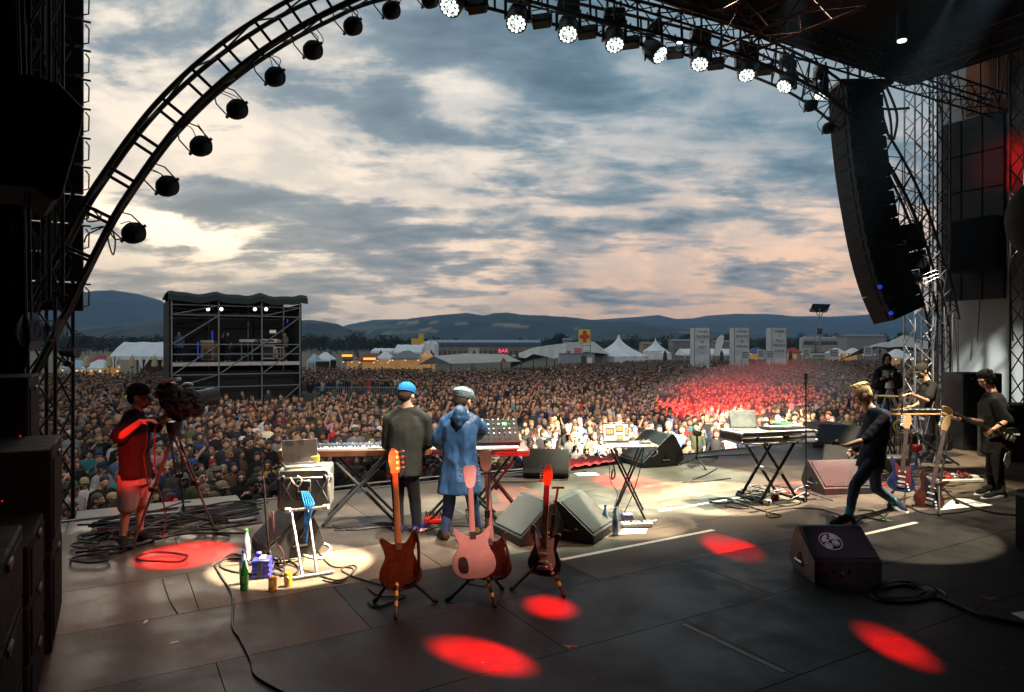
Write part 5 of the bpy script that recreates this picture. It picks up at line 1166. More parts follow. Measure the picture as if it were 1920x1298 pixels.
# buses / houses
BUSW = mat('coach_paint', (.30, .29, .31), .5); 
for px0, px1, y0, lab in ((1505, 1530, 632, 'rounded nose coach left of the solar lamp'), (1530, 1572, 632, 'long pale coach roof right of the solar lamp')):
    d = 170; t = thing('coach', lab, 'coach', gp((px0+px1)/2, d)); rect(px0, y0, px1, 664, d, 2.5, BUSW, 'body', t, .5); rect(px0+2, y0+8, px1-2, y0+15, d-.05, .1, mat('bus_glass', (.05, .06, .07), .2), 'window_band', t)
    for k in range(2): rect(px0+4+k*(px1-px0-12), y0-2, px0+9+k*(px1-px0-12), y0, d+.8, 1, BUSW, 'roof_unit', t)
for px0, px1, y0, y1, c, lab in [(1206, 1240, 641, 652, (.30, .22, .13), 'ochre house behind the small pointed tent'), (1262, 1304, 636, 648, (.20, .2, .2), 'grey roofed long house left of the first banner tower'), (1344, 1376, 638, 650, (.22, .2, .17), 'dull brown house between the first banner towers'), (1588, 1662, 627, 640, (.25, .24, .26), 'wide pale roofed shed right of the solar lamp'), (1058, 1072, 634, 646, (.2, .2, .2), 'dark small building left of the red cross panel')]:
    d = 260; t = thing('house', lab, 'building', gp((px0+px1)/2, d)); a, b = gp(px0, d), gp(px1, d); zt1 = CAMZ+(650-(y0+4))/FOC*d; zt2 = CAMZ+(650-y0)/FOC*d
    add(G().box(((a[0]+b[0])/2, d+4, (GZ+zt1)/2), (b[0]-a[0], 8, zt1-GZ)), 'wall', mat('wall_'+lab[:6].strip().replace(' ', '_'), c, .8), t, True)
    add(G().raw([(a[0]-.3, d-.4, zt1), (b[0]+.3, d-.4, zt1), (b[0]+.3, d+4, zt2), (a[0]-.3, d+4, zt2), (b[0]+.3, d+8.4, zt1), (a[0]-.3, d+8.4, zt1)], [(0, 1, 2, 3), (3, 2, 4, 5), (1, 4, 2), (0, 3, 5)]), 'roof', mat('slate_roof', (.16, .17, .19), .7), t, True)
    for k in range(4): x = a[0]+(b[0]-a[0])*(k+.6)/4.3; add(G().box((x, d-.04, GZ+2.2), (.9, .08, 1.0)), 'window', DARK, t, True)
t = thing('feather_flag', 'white feather flag right of the first banner tower', 'flag', W(1345, 672, 95)); add(G().prism([(0, 0), (.10, 1.2), (.35, 2.2), (.9, 2.7), (1.3, 2.5), (1.2, 1.6), (.9, .6), (.5, 0)], .03, I3, W(1340, 664, 95)), 'sail', TARP, t, True); rod(t, 'pole', (W(1340, 664, 95)[0], 95, GZ), W(1340, 650, 95), .03, DARK, True)
# crowd barriers near the tower
def barrier(pa, pb, d, label):
    a = W(pa, 742, d); b = W(pb, 742, d); a[2] = b[2] = GZ; h = 1.25; d_ = nrm(b-a); L_ = np.linalg.norm(b-a); t = thing('crowd_barrier', label, 'barrier', a, 0, 'steel barriers by the scaffold tower')
    add(G().tube([a+(0, 0, .1), a+(0, 0, h), b+(0, 0, h), b+(0, 0, .1)], .03, 6), 'frame', GALV, t, True)
    for k in range(1, 15): rod(t, 'bar', a+d_*L_*k/15+(0, 0, .2), a+d_*L_*k/15+(0, 0, h), .014, GALV, True)
BD = 47
BAR = [(592, 650), (653, 702), (705, 756)]
for i, (a, b) in enumerate(BAR): barrier(a, b, BD, ['left steel barrier beside the scaffold tower', 'middle steel barrier of three above the blue cap', 'right steel barrier of three above the blue cap'][i])

# thin stage smoke drifting over the front rows
sm = D.materials.new('stage_smoke'); sm.use_nodes = True; t_ = NT(sm.node_tree); pv2 = t_.n('ShaderNodeVolumePrincipled'); pv2.inputs['Color'].default_value = (.9, .9, .9, 1); pv2.inputs['Density'].default_value = .02; pv2.inputs['Anisotropy'].default_value = .3
t_.put(t_.n('ShaderNodeOutputMaterial').inputs['Volume'], pv2.outputs[0])
add(G().ell(W(1390, 735, 30), (5.0, 7.0, 1.3), rz(-.3)@ry(-.15), 24, 16), 'smoke', sm, kind='stuff', label='thin drift of smoke over the audience, lit red by a beam', smooth=True)
# ================================================================= AUDIENCE
HAIRC = [('black', (.012, .010, .010)), ('dark brown', (.035, .020, .012)), ('brown', (.075, .042, .022)), ('blond', (.20, .12, .055)), ('ginger', (.13, .045, .018)), ('grey', (.13, .125, .12))]
SHIRTC = [('black', (.014, .014, .015)), ('dark navy', (.015, .022, .05)), ('charcoal', (.04, .04, .042)), ('grey', (.16, .16, .16)), ('white', (.46, .45, .43)), ('olive', (.06, .065, .03)), ('maroon', (.12, .02, .025)), ('red', (.42, .035, .03)), ('denim blue', (.07, .12, .22)), ('sky blue', (.14, .34, .48)),
          ('mustard', (.42, .25, .05)), ('teal', (.03, .17, .17)), ('striped grey', (.25, .25, .26)), ('dusty pink', (.40, .20, .22)), ('cream', (.5, .44, .33)), ('brown', (.10, .06, .035))]
SHW = [26, 10, 14, 4, 3, 5, 3, .8, 4, .6, .6, 1, 2, 1, 1.2, 7]
SKT = [(.42, .245, .165), (.36, .205, .135), (.48, .285, .195), (.28, .155, .10)]
def crowd_joints(pose, sx, seed):
    r = random.Random(seed); w = .175 if sx == 'm' else .150; z = np.array
    J = dict(hd=z((r.uniform(-.02, .02), .03, 1.60)), nk=z((0, .0, 1.44)), pv=z((0, 0, .95)), sl=z((-w, 0, 1.40)), sr=z((w, 0, 1.40)), hl=z((-.09, 0, .88)), hr=z((.09, 0, .88)), kl=z((-.10, .02, .48)), kr=z((.10, .02, .48)), al=z((-.11, -.02, .09)), ar=z((.11, -.02, .09)), tl=z((-.13, .12, .03)), tr=z((.13, .12, .03)))
    if pose == 'down': J.update(el=z((-w-.05, -.03, 1.12)), er=z((w+.05, -.03, 1.12)), wl=z((-w-.02, .05, .88)), wr=z((w+.02, .05, .88)))
    if pose == 'clap': J.update(el=z((-w-.06, .06, 1.15)), er=z((w+.06, .06, 1.15)), wl=z((-.06, .26, 1.30)), wr=z((.06, .26, 1.30)))
    if pose == 'phone': J.update(el=z((-w-.05, -.02, 1.12)), er=z((w+.06, .18, 1.36)), wl=z((-w, .08, .9)), wr=z((w-.05, .28, 1.58)))
    if pose == 'up': J.update(el=z((-w-.10, .08, 1.52)), er=z((w+.10, .08, 1.52)), wl=z((-w-.03, .10, 1.80)), wr=z((w+.03, .10, 1.80)))
    if pose == 'fold': J.update(el=z((-w-.07, .04, 1.14)), er=z((w+.07, .04, 1.14)), wl=z((.06, .18, 1.18)), wr=z((-.06, .2, 1.14)))
    return J
POSES = [('down', 'm'), ('down', 'f'), ('clap', 'f'), ('phone', 'm'), ('fold', 'm'), ('fold', 'f'), ('down', 'f'), ('clap', 'm')]
PDESC = {'down': 'arms down', 'clap': 'hands raised to clap', 'phone': 'one hand held up', 'up': 'both arms in the air', 'fold': 'folded arms'}
SKV = [skinmat('crowd_skin', (.5, .3, .2))]
CB = []
for i, (ps, sx) in enumerate(POSES):
    J = crowd_joints(ps, sx, i); fwd = (0, 1, 0); hf = (random.uniform(-.25, .25), 1, random.uniform(.05, .22))
    g, Rt, Rh, Rs, up, L_ = body(J, fwd, hf, (0, 0, 1), .97, ({'n': (1, 0, 0), 'curl': .2}, {'n': (-1, 0, 0), 'curl': .2}))
    vers = []
    me = remesh(g, .0165, 2, name='crowd_body')
    for sk in SKT[:3]:
        m2 = me.copy(); paint(m2, J['hd'], Rh, sk, .97, beard=(.06, .035, .025) if (sx == 'm' and sk in SKT[1::2]) else None); m2.materials.append(SKV[0]); vers.append(m2)
    sh = remesh(shirt(J, Rs, up, L_, .02, -.25, 1.0 if i % 2 else 1.85), .024, 2, .006, 8, 'crowd_shirt'); tr = remesh(trousers(J, Rs, up, .014, 1.0), .03, 2, 0, 9, 'crowd_trousers')
    hs = {}
    for hk in ('short', 'long', 'bun', 'curly'):
        gg = G(); hair_geo(gg, J['hd'], Rh, hk, .97, i); hs[hk] = remesh(gg, .014, 1, .006, 30, 'crowd_hair')
    cs = {}
    for ck in ('cap', 'hat', 'beanie'):
        gg = G(); cap_geo(gg, J['hd'], Rh, ck, .99); cs[ck] = gg.mesh('crowd_hat', True)
    gl = G(); c = np.array(J['hd'])
    for q in (-1, 1): gl.ell(c+Rh@np.array((q*.033, .098, .0))*.97, (.022, .006, .016), Rh, 8, 5)
    gl.cyl(c+Rh@np.array((-.07, .09, .005)), c+Rh@np.array((.07, .09, .005)), .003, n=5)
    for q in (-1, 1): gl.cyl(c+Rh@np.array((q*.07, .09, .005)), c+Rh@np.array((q*.08, -.0, .005)), .003, n=5)
    for q in list(hs.values())+list(cs.values())+[sh, tr]: q.materials.append(MATS['black_cloth'])
    CB.append(dict(body=vers, shirt=sh, trousers=tr, hair=hs, hat=cs, glasses=gl.mesh('crowd_glasses', True), pose=ps, sex=sx))
def crowd_mat(kind, name, c):
    if kind == 'hair': return mat('hair_'+name.replace(' ', '_'), c, .6, 0, .35, 40, .5, 300)
    return mat('shirt_'+name.replace(' ', '_'), c, .9, 0, .2, 6, .3, 200, spec=.2)
HATC = [('black', (.015, .015, .015)), ('black', (.015, .015, .015)), ('navy', (.015, .02, .05)), ('white', (.42, .42, .40)), ('straw', (.30, .23, .13)), ('grey', (.12, .12, .12)), ('olive', (.05, .055, .03)), ('red', (.25, .03, .03)), ('blue', (.03, .06, .18))]
# positions
def front_v(px): return np.interp(px, [-400, 100, 420, 900, 1080, 1350, 1560, 2100], [10.6, 10.75, 11.0, 12.0, 12.9, 13.3, 13.6, 13.8])
def allowed(x, y):
    px = 960+x/y*FOC; u, v = UV(x, y)
    if v < front_v(px)+.15 or px < -120 or px > 2040: return False
    if 300 < px < 580 and 31.5 < y < 46: return False
    if 556 < px < 765 and 34.5 < y < 47.5: return False
    lim = np.interp(px, [-100, 330, 600, 780, 980, 1060, 1200, 1300, 1500, 1700, 2000], [60, 64, 78, 70, 71, 92, 112, 124, 124, 118, 90])
    lim2 = np.interp(px, [-100, 330, 600, 790, 980, 1060, 1200, 1300, 1500, 1700, 2000], [60, 66, 84, 70, 74, 92, 112, 83, 75, 80, 80])
    return y < lim
pos = []
y = 6.0
while y < 126:
    sp = .56 if y < 34 else (.66 if y < 60 else .85)
    x = -.86*y-1
    while x < .86*y+1:
        a = x+rng.uniform(-.29, .29)*sp/.6; b = y+rng.uniform(-.27, .27)*sp/.6
        if rng.rand() < .93+.3*(mnoise.noise(Vector((a/1.7, b/1.7, 0)))) and allowed(a, b): pos.append((b, a))
        x += sp
    y += sp*.9
pos.sort()
def inview(a, b): px = 960+a/b*FOC; return 112 < px < 1720
ZN = [(160, 'at the far left beside the black stack'), (225, "left of the left cameraman's back"), (300, 'directly behind the left cameraman'), (375, "behind the big camera's tripod"), (450, 'between the tripod and the laptop case'), (520, 'over the laptop flight case'), (620, 'behind the left end of the long keyboard'), (715, 'behind the right half of the long keyboard'), (810, 'behind the man in the blue cap'),
      (900, 'behind the blue raincoat'), (980, 'right of the blue raincoat'), (1060, 'behind the black wedge at the lip'), (1125, 'left of the white table laptop'), (1225, 'behind the white table laptop'), (1290, 'right of the white table laptop'), (1355, 'left of the case table laptop'), (1450, 'behind the case table laptop'), (1530, 'behind the mic stand'), (1600, "left of the singer"), (9999, 'right of the singer')]
def zone(px):
    for a, n in ZN:
        if px < a: return n
ind = [(b, a) for b, a in pos if inview(a, b) and b < 30][:272]
inds = set(ind); used = set(); ZC = {}
ROWN = ['front', 'second', 'third', 'fourth', 'fifth', 'sixth', 'seventh', 'eighth', 'ninth', 'tenth']
for i, (b, a) in enumerate(ind):
    px = 960+a/b*FOC; zn = zone(px); rr = random.Random(i*7+1)
    u, v = UV(a, b); row = int((v-front_v(px))/.62)
    for tries in range(60):
        k = rr.randrange(len(CB)); P_ = CB[k]; sx = P_['sex']
        hn, hc = rr.choices(HAIRC, [7, 8, 6, 1 if sx == 'm' else 4, .8, 1])[0]; hk = rr.choice(['short', 'short', 'short', 'curly']) if sx == 'm' else rr.choice(['long', 'long', 'bun', 'long'])
        sn, sc = rr.choices(SHIRTC, SHW)[0]; hat = rr.choice([None]*12+['cap', 'cap', 'hat', 'beanie']); gls = rr.random() < .22; hatn, hatc = rr.choice(HATC)
        who = ('man' if sx == 'm' else 'woman'); hd = '%s %s' % (hatn, {'cap': 'cap', 'hat': 'brimmed hat', 'beanie': 'beanie'}[hat]) if hat else {'short': '%s short hair', 'long': '%s long hair', 'bun': '%s hair bun', 'curly': '%s curly hair'}[hk] % hn
        lab = '%s in %s top, %s%s, %s' % (who, sn, hd, ', glasses' if gls else (', '+PDESC[P_['pose']] if P_['pose'] != 'down' else ''), zn)
        if lab not in used and len(lab.split()) <= 16: break
    used.add(lab)
    face = math.atan2(-(b-4)*.9, (S(7.5, 5)[0]-a))-math.pi/2+rr.uniform(-.35, .35); sc_ = rr.uniform(.91, 1.09)*(1.0 if sx == 'm' else .95)
    o = thing('person', lab, 'person', (a, b, GZ), face, 'people in the audience'); Ms = Matrix.Diagonal((sc_, sc_, sc_, 1))
    def put(nm, me, m=None):
        c = D.objects.new(nm, me); COL.objects.link(c); c.parent = o; reg(o, c); c.matrix_basis = Ms
        if m is not None:
            if not me.materials: me.materials.append(m)
            c.material_slots[0].link = 'OBJECT'; c.material_slots[0].material = m
    put('body', P_['body'][rr.choices(range(3), [5, 4, 5])[0]]); put('shirt', P_['shirt'], crowd_mat('shirt', sn, sc)); put('trousers', P_['trousers'], crowd_mat('shirt', 'dark navy', SHIRTC[1][1])); put('hair', P_['hair'][hk], crowd_mat('hair', hn, hc))
    if hat: put('hat', P_['hat'][hat], cloth('hat_'+hatn, hatc))
    if gls: put('glasses', P_['glasses'], mat('glasses_dark', (.01, .01, .01), .2))

# the rest: one mass of lighter figures
def proto(detail, pose, female, seed):
    """returns verts, faces, role per vertex (0 skin 1 hair 2 shirt 3 dark)"""
    r = random.Random(seed); vs = []; fs = []; ro = []
    def addg(g, role):
        k = sum(len(v) for v in vs); V = g.verts(); vs.append(V); fs.extend([tuple(i+k for i in f) for f in g.f]); ro.extend([role]*len(V) if isinstance(role, int) else role(V))
    n = (5, 6, 10)[detail]
    hc = np.array((r.uniform(-.02, .02), .02, 1.60))
    m_ = (4, 5, 8)[detail]
    def hr(V):
        out = []
        for p in V-hc: out.append(1 if (p[2] > .055 or p[1] < -.01-(.0 if p[2] > -.02 else -.0) and p[2] > -.055) else 0)
        return out
    addg(G().ell(hc, (.078, .094, .118), I3, n+(2 if detail == 2 else 1), m_), hr)
    if detail == 2:
        addg(G().ell(hc+(0, .092, -.012), (.014, .018, .026), I3, 5, 4), 0)
        for q in (-1, 1): addg(G().box(hc+(q*.033, .086, .014), (.030, .012, .012)), 4)
        addg(G().box(hc+(0, .080, -.055), (.042, .012, .010)), 5)
    addg(G().ell(hc+(0, -.012, .045), (.087, .096, .092), I3, n, m_ if detail == 2 else 4), 1)
    if female and detail >= 1: addg(G().ell(hc+(0, -.055, -.09), (.095, .055, .15), I3, n, 4), 1)
    if detail: addg(G().cyl(hc+(0, -.01, -.2), hc+(0, -.01, -.06), .055, .05, 5, cap=False), 0)
    w = .17 if female else .2
    sec = [((0, 0, .85), .15, .12, I3), ((0, 0, 1.2), w*.82, .115, I3), ((0, 0, 1.37), w, .11, I3), ((0, 0, 1.43), w*.72, .085, I3), ((0, 0, 1.47), .065, .06, I3)]
    addg(G().loft(sec if detail == 2 else sec[(1 if detail else 0)::2] if detail == 0 else [sec[0], sec[2], sec[3], sec[4]], n, closed=detail == 2), 2)
    if detail >= 1:
        for q in (-1, 1):
            if pose == 1 or (pose == 3 and q == 1): p = [(q*w, 0, 1.38), (q*(w+.06), .08, 1.5), (q*(w*.8), .14, 1.76)]
            elif pose == 2: p = [(q*w, 0, 1.38), (q*(w+.05), .08, 1.15), (q*.06, .25, 1.3)]
            else: p = [(q*w, 0, 1.38), (q*(w+.06), 0, 1.12), (q*(w+.03), .06, .9)]
            addg(G().cyl(p[0], p[1], .058, .045, 5, cap=False), 2); addg(G().cyl(p[1], p[2], .038, .032, 5, cap=False), 0)
            if detail == 2 or pose: addg(G().ell(np.array(p[2])+(0, 0, .04), (.03, .03, .055), I3, 5, 4), 0)
    return np.vstack(vs), fs, np.array(ro)
def mass(name, pts, detail, label):
    PR = [proto(detail, [0, 0, 2, 0, 1, 3, 0, 0][i], i % 2 == 1, i) for i in range(8)]; rs = np.random.RandomState(detail+4)
    V = []; Fc = []; Cc = []; k = 0
    hcol = np.array([c for _, c in HAIRC]); scol = np.array([c for _, c in SHIRTC]); sw = np.array(SHW, float); sw /= sw.sum()
    by = {}
    for (b, a) in pts:
        i = rs.choice(8, p=[.2, .2, .1, .2, .03, .07, .1, .1]); v, f, ro = PR[i]
        an = math.atan2(-(b-4), (S(7.5, 5)[0]-a))-math.pi/2+rs.uniform(-.4, .4); s = rs.uniform(.88, 1.12); c_, s_ = math.cos(an), math.sin(an)
        X_ = (v[:, 0]*c_-v[:, 1]*s_)*s+a; Y_ = (v[:, 0]*s_+v[:, 1]*c_)*s+b; V.append(np.stack((X_, Y_, v[:, 2]*s+GZ), 1))
        sk = np.array(SKT[rs.choice(4, p=[.4, .3, .2, .1])])*rs.uniform(.85, 1.1); h = hcol[rs.choice(6, p=[.28, .32, .24, .07, .03, .06])]; sh = scol[rs.choice(len(scol), p=sw)]*rs.uniform(.7, 1.2)
        if rs.rand() < .11: h = np.array(HATC[rs.randint(0, 9)][1])
        pal = np.array([sk, h, sh, (.02, .02, .02), (.03, .02, .018), sk*(.7, .35, .35)]); Cc.append(pal[ro]); Fc.append((f, k)); k += len(v)
    V = np.vstack(V); C = np.vstack(Cc); loops = []; tot = []
    for f, o in Fc:
        for q in f: loops.extend([i+o for i in q]); tot.append(len(q))
    me = D.meshes.new(name); me.vertices.add(len(V)); me.vertices.foreach_set('co', V.ravel()); me.loops.add(len(loops)); me.loops.foreach_set('vertex_index', loops)
    me.polygons.add(len(tot)); st = np.concatenate(([0], np.cumsum(tot)[:-1])); me.polygons.foreach_set('loop_start', st); me.update(calc_edges=True); me.validate()
    me.polygons.foreach_set('use_smooth', [True]*len(me.polygons)); setcol(me, C)
    return add(me, name, mat('crowd_vertex', (.1, .1, .1), .8, 0, .15, 30, attr='col', spec=.25), kind='stuff', label=label)
rest = [p for p in pos if p not in inds]
A_ = [p for p in rest if p[0] < 26]; B_ = [p for p in rest if 26 <= p[0] < 44]; C3 = [p for p in rest if p[0] >= 44]
mass('crowd', A_, 2, 'dense near rows of the audience facing the stage'); mass('crowd', B_, 1, 'dense middle rows of the audience facing the stage'); mass('crowd', C3, 0, 'far mass of the audience reaching to the tents')
# a few people standing free by the barriers and tower foot
for i, (px, d, k, sn, hk, what) in enumerate([(604, 49, 1, 4, 'long', 'white coated woman behind the left steel barrier'), (612, 49.5, 0, 4, 'short', 'man in pale shirt behind the left steel barrier'), (655, 51, 1, 13, 'long', 'woman in pink behind the steel barriers'), (672, 50, 3, 3, 'short', 'man in grey behind the middle barrier, hand up'), (678, 49.5, 7, 10, 'short', 'man in mustard top leaning at the middle barrier'), (700, 51, 0, 0, 'short', 'man in black behind the barrier gap'), (727, 51, 1, 9, 'long', 'woman in sky blue behind the right steel barrier'), (740, 52, 6, 4, 'short', 'man in white behind the right steel barrier'),
        (392, 34.5, 0, 0, 'short', 'dark dressed crew man at the scaffold foot, left bay'), (455, 36, 0, 0, 'short', 'crew man in black at the scaffold foot, middle bay'), (503, 37, 1, 2, 'bun', 'crew woman in charcoal at the scaffold foot, right bay')]):
    P_ = CB[k]; zf = GZ; o = thing('person', what, 'person', ((px-960)/FOC*d, d, zf), math.pi, 'people standing free round the scaffold tower')
    for nm, me, m in (('body', P_['body'][0], None), ('shirt', P_['shirt'], crowd_mat('shirt', *SHIRTC[sn])), ('trousers', P_['trousers'], crowd_mat('shirt', *SHIRTC[1])), ('hair', P_['hair'][hk], crowd_mat('hair', *HAIRC[1]))):
        c = D.objects.new(nm, me); COL.objects.link(c); c.parent = o; reg(o, c)
        if m: c.material_slots[0].link = 'OBJECT'; c.material_slots[0].material = m
for i, (px, k, sn, what) in enumerate([(336, 0, 8, 'technician in denim on the scaffold deck, far left'), (427, 3, 0, 'technician bent at the desk on the scaffold deck, centre'), (535, 4, 3, 'man in grey top standing at the right end of the scaffold deck')]):
    P_ = CB[k]; d = dtw(px, 1.6); o = thing('person', what, 'person', ((px-960)/FOC*d, d, zd+.05), math.pi+random.uniform(-.6, .6), 'people standing free round the scaffold tower')
    for nm, me, m in (('body', P_['body'][0], None), ('shirt', P_['shirt'], crowd_mat('shirt', *SHIRTC[sn])), ('trousers', P_['trousers'], crowd_mat('shirt', *SHIRTC[1])), ('hair', P_['hair']['short'], crowd_mat('hair', *HAIRC[1]))):
        c = D.objects.new(nm, me); COL.objects.link(c); c.parent = o; reg(o, c)
        if m: c.material_slots[0].link = 'OBJECT'; c.material_slots[0].material = m
# ================================================================= STAGE GEAR
# ---- guitars (local frame: z up the neck, x across, front = -y, origin at body bottom)
STRAT = [(0, 0), (.09, .005), (.150, .05), (.163, .13), (.135, .20), (.112, .25), (.125, .31), (.148, .37), (.135, .40), (.09, .375), (.045, .345), (-.045, .345), (-.08, .38), (-.12, .44), (-.152, .455), (-.158, .40), (-.13, .32), (-.115, .26), (-.14, .20), (-.170, .12), (-.15, .05), (-.08, .005)]
SG = [(0, 0), (.1, .01), (.163, .07), (.165, .15), (.13, .22), (.118, .27), (.140, .33), (.148, .385), (.12, .375), (.085, .35), (.04, .325), (-.04, .325), (-.085, .35), (-.12, .385), (-.148, .395), (-.140, .33), (-.118, .27), (-.13, .22), (-.165, .15), (-.163, .07), (-.1, .01)]
def guitar(label, base, top, facing, shape, bodym, neckm, headm, guardm=None, tuners='side6', scale=1.0, back=False, strap=None, spread=.0, group=None, name='electric_guitar', cat='guitar', hollow=None, pick=True):
    base = np.array(base, float); top = np.array(top, float); z_ = nrm(top-base); f = np.array(facing, float); f = nrm(f-z_*np.dot(f, z_)); y_ = -f; x_ = np.cross(y_, z_)
    R = np.array((x_, y_, z_)).T; Ln = np.linalg.norm(top-base); t = thing(name, label, cat, base, 0, group); sc = scale
    def P3(x, y, z): return base+R@np.array((x, y, z))
    out = [(a[0], a[1]) for a in catmull([(x*sc, z*sc, 0) for x, z in (STRAT if shape == 'strat' else SG)], 4, True)]
    add(G().prism(out, .044, R, base, bev=.008), 'body', bodym, t, True)
    nz0 = .30*sc; hz0 = Ln-.20*sc; nw = .026
    add(G().loft([(P3(0, -.020, nz0), nw, .014, R), (P3(0, -.020, hz0), nw*.82, .012, R)], 10), 'neck', neckm, t, True)
    add(G().box(P3(0, -.034, (nz0+hz0)/2-.02), (nw*1.9, .006, hz0-nz0+.05), R), 'fretboard', mat('rosewood', (.05, .025, .015), .5, 0, .3, 30), t, True)
    if tuners.startswith('side'):
        hp = [(-.022, 0), (.024, 0), (.030, .04), (.040, .09), (.036, .16), (.015, .20), (-.012, .19), (-.030, .15), (-.040, .05)]
    else: hp = [(-.022, 0), (.022, 0), (.042, .06), (.046, .16), (.012, .175), (0, .165), (-.012, .175), (-.046, .16), (-.042, .06)]
    hp = [(x*1.15, z*sc) for x, z in hp]; add(G().prism([(a[0], a[1]) for a in catmull([(x, z, 0) for x, z in hp], 3, True)], .016, R@rx(.12), P3(0, -.012, hz0), bev=.003), 'headstock', headm, t, True)
    n = int(tuners[-1]); R2 = R@rx(.12); H0 = P3(0, -.012, hz0)
    for i in range(n):
        if tuners.startswith('side'): x, z, s_ = -.040, (.04+.13*i/(n-1))*sc, -1
        else: s_ = -1 if i % 2 else 1; x, z = s_*.044, (.045+.10*(i//2)/max(1, n/2-1))*sc
        p = H0+R2@np.array((x*.6, 0, z)); q = H0+R2@np.array((x+s_*.030, .004, z)); g = G().cyl(p, q, .004, n=6); g.ell(q, (.012, .006, .009), R2, 8, 5)
        if n == 4: g.ell(q, (.018, .006, .014), R2, 8, 5); g.cyl(p+R2@np.array((0, -.016, 0)), p+R2@np.array((0, .014, 0)), .014, n=10)
        add(g, 'tuner', ALU, t, True)
    if guardm is not None:
        gp_ = [(.045, .33), (.10, .36), (.095, .25), (.115, .17), (.12, .10), (.05, .06), (.0, .10), (-.06, .20), (-.09, .30), (-.10, .40), (-.05, .345)]
        add(G().prism([(x*sc, z*sc) for x, z in gp_], .004, R, P3(0, -.026, 0)), 'pickguard', guardm, t, True)
    if pick:
        for z in ((.13, .20, .27) if shape == 'strat' else (.15, .25)): add(G().bbox(P3(0, -.030, z*sc), (.085, .012, .022 if shape == 'strat' else .04), R, .004), 'pickup', mat('pickup_cover', (.5, .48, .42), .4) if guardm is not None else DARK, t, True)
        add(G().bbox(P3(0, -.030, .075*sc), (.085, .016, .035), R, .004), 'bridge', ALU, t, True)
        for k in range(3): add(G().cyl(P3(.07+.012*k, -.026, (.11-.035*k)*sc), P3(.07+.012*k, -.042, (.11-.035*k)*sc), .012, n=10), 'knob', WHITEP if guardm is not None else DARK, t, True)
        for k in range(4): add(G().cyl(P3(-.018+.012*k, -.041, .08*sc), P3(-.014+.009*k, -.041, hz0+.03), .0012, n=4), 'string', ALU, t, True)
    if hollow: add(G().prism([(a[0], a[1]) for a in catmull([(x, z, 0) for x, z in [(.05, .06), (.105, .06), (.125, .10), (.12, .17), (.075, .18), (.05, .14)]], 4, True)], .004, R, P3(0, .0235, 0)), 'cover_plate', hollow, t, True)
    if shape != 'x': add(G().bbox(P3(0, .024, .325*sc), (.05, .004, .06), R, .003), 'neck_plate', hollow or ALU, t, True)
    if strap: add(G().tube(catmull([P3(*p) for p in strap], 8), .012, 4), 'strap', mat('dark_leather', (.035, .022, .018), .7, 0, .2), t, True)
    return t, R
WOODB = mat('dark_lacquered_wood', (.13, .040, .018), .28, 0, .45, 3, coat=.6); MAPLE = mat('maple_neck', (.62, .38, .16), .35, 0, .12, 6, coat=.3); PINK = mat('cream_white_lacquer', (.52, .40, .36), .25, 0, .10, 3, coat=.7)
BLKG = mat('black_lacquer', (.012, .012, .014), .25, 0, .1, coat=.5); PLATEB = mat('black_plate', (.01, .01, .01), .5); SUNB = mat('red_brown_lacquer', (.06, .014, .009), .3, 0, .4, 5, coat=.5); NAVYL = mat('dark_blue_lacquer', (.015, .02, .06), .3, coat=.4)
GUARDW = mat('white_guard', (.62, .58, .55), .4); GUARDR = mat('tortoise_guard', (.12, .02, .02), .35, 0, .4, 20)
def stand(label, base, feet, neckp, yel=True, cat='guitar stand'):
    base = np.array(base, float); t = thing('guitar_stand', label, cat, (base[0], base[1], 0)); hub = base+np.array((0, 0, .30)); top = np.array(neckp, float)
    add(G().cyl(hub-(0, 0, .12), hub*.45+top*.55, .016, n=10), 'lower_tube', BLACKM, t, True); add(G().cyl(hub*.45+top*.55, top, .011, n=10), 'upper_tube', BLACKM, t, True)
    add(G().bbox(hub, (.07, .06, .055), I3, .012), 'hub', YEL if yel else BLACKM, t, True); add(G().cyl(hub*.45+top*.55-(0, 0, .03), hub*.45+top*.55+(0, 0, .03), .024, n=10), 'clutch', BLACKM, t, True)
    add(G().tube([top+(-.045, -.05, .01), top+(-.05, .01, 0), top+(.05, .01, 0), top+(.045, -.05, .01)], .011, 6), 'yoke', RUBB, t, True)
    for i, f in enumerate(feet):
        f = np.array(f, float); d = f-hub; l = add(G().cyl(hub, hub+d*.94, .015, .013, 8), 'leg', BLACKM, t, True); add(G().chain([hub+d*.92, f+(0, 0, .015)], [.02, .017], 8), 'rubber_foot', RUBB, l, True)
        if i == 0 and yel:
            for q in (.25, .45, .65): add(G().cyl(hub+d*q, hub+d*(q+.10), .0165, n=8), 'yellow_sticker', YEL, l, True)
        add(G().cyl(base+(0, 0, .12), hub+d*.5, .006, n=5), 'brace', BLACKM, t, True)
    for q in (-1, 1): add(G().tube([hub+(0, 0, -.08), hub+(q*.08, -.04, -.09), hub+(q*.09, -.12, -.08)], .010, 6), 'body_rest', RUBB, t, True)
    return t
cam_dir = np.array((0, -1., 0))
guitar('dark wood bass guitar seen from behind with orange lit headstock, leftmost on a stand', W(752, 1104, 5.45), W(738, 841, 5.62), (-.15, 1, 0), 'strat', WOODB, MAPLE, MAPLE, None, 'side4', 1.02, strap=[(-.02, .03, .03), (-.13, .05, .08), (-.155, .05, .25), (-.15, .04, .40), (-.13, .03, .45)], pick=False, name='bass_guitar')
stand('tripod guitar stand with yellow hub holding the dark wood bass', W(745, 1085, 5.52)*(1, 1, 0), [F(742, 1162), F(702, 1130), F(818, 1130)], W(741, 893, 5.66))
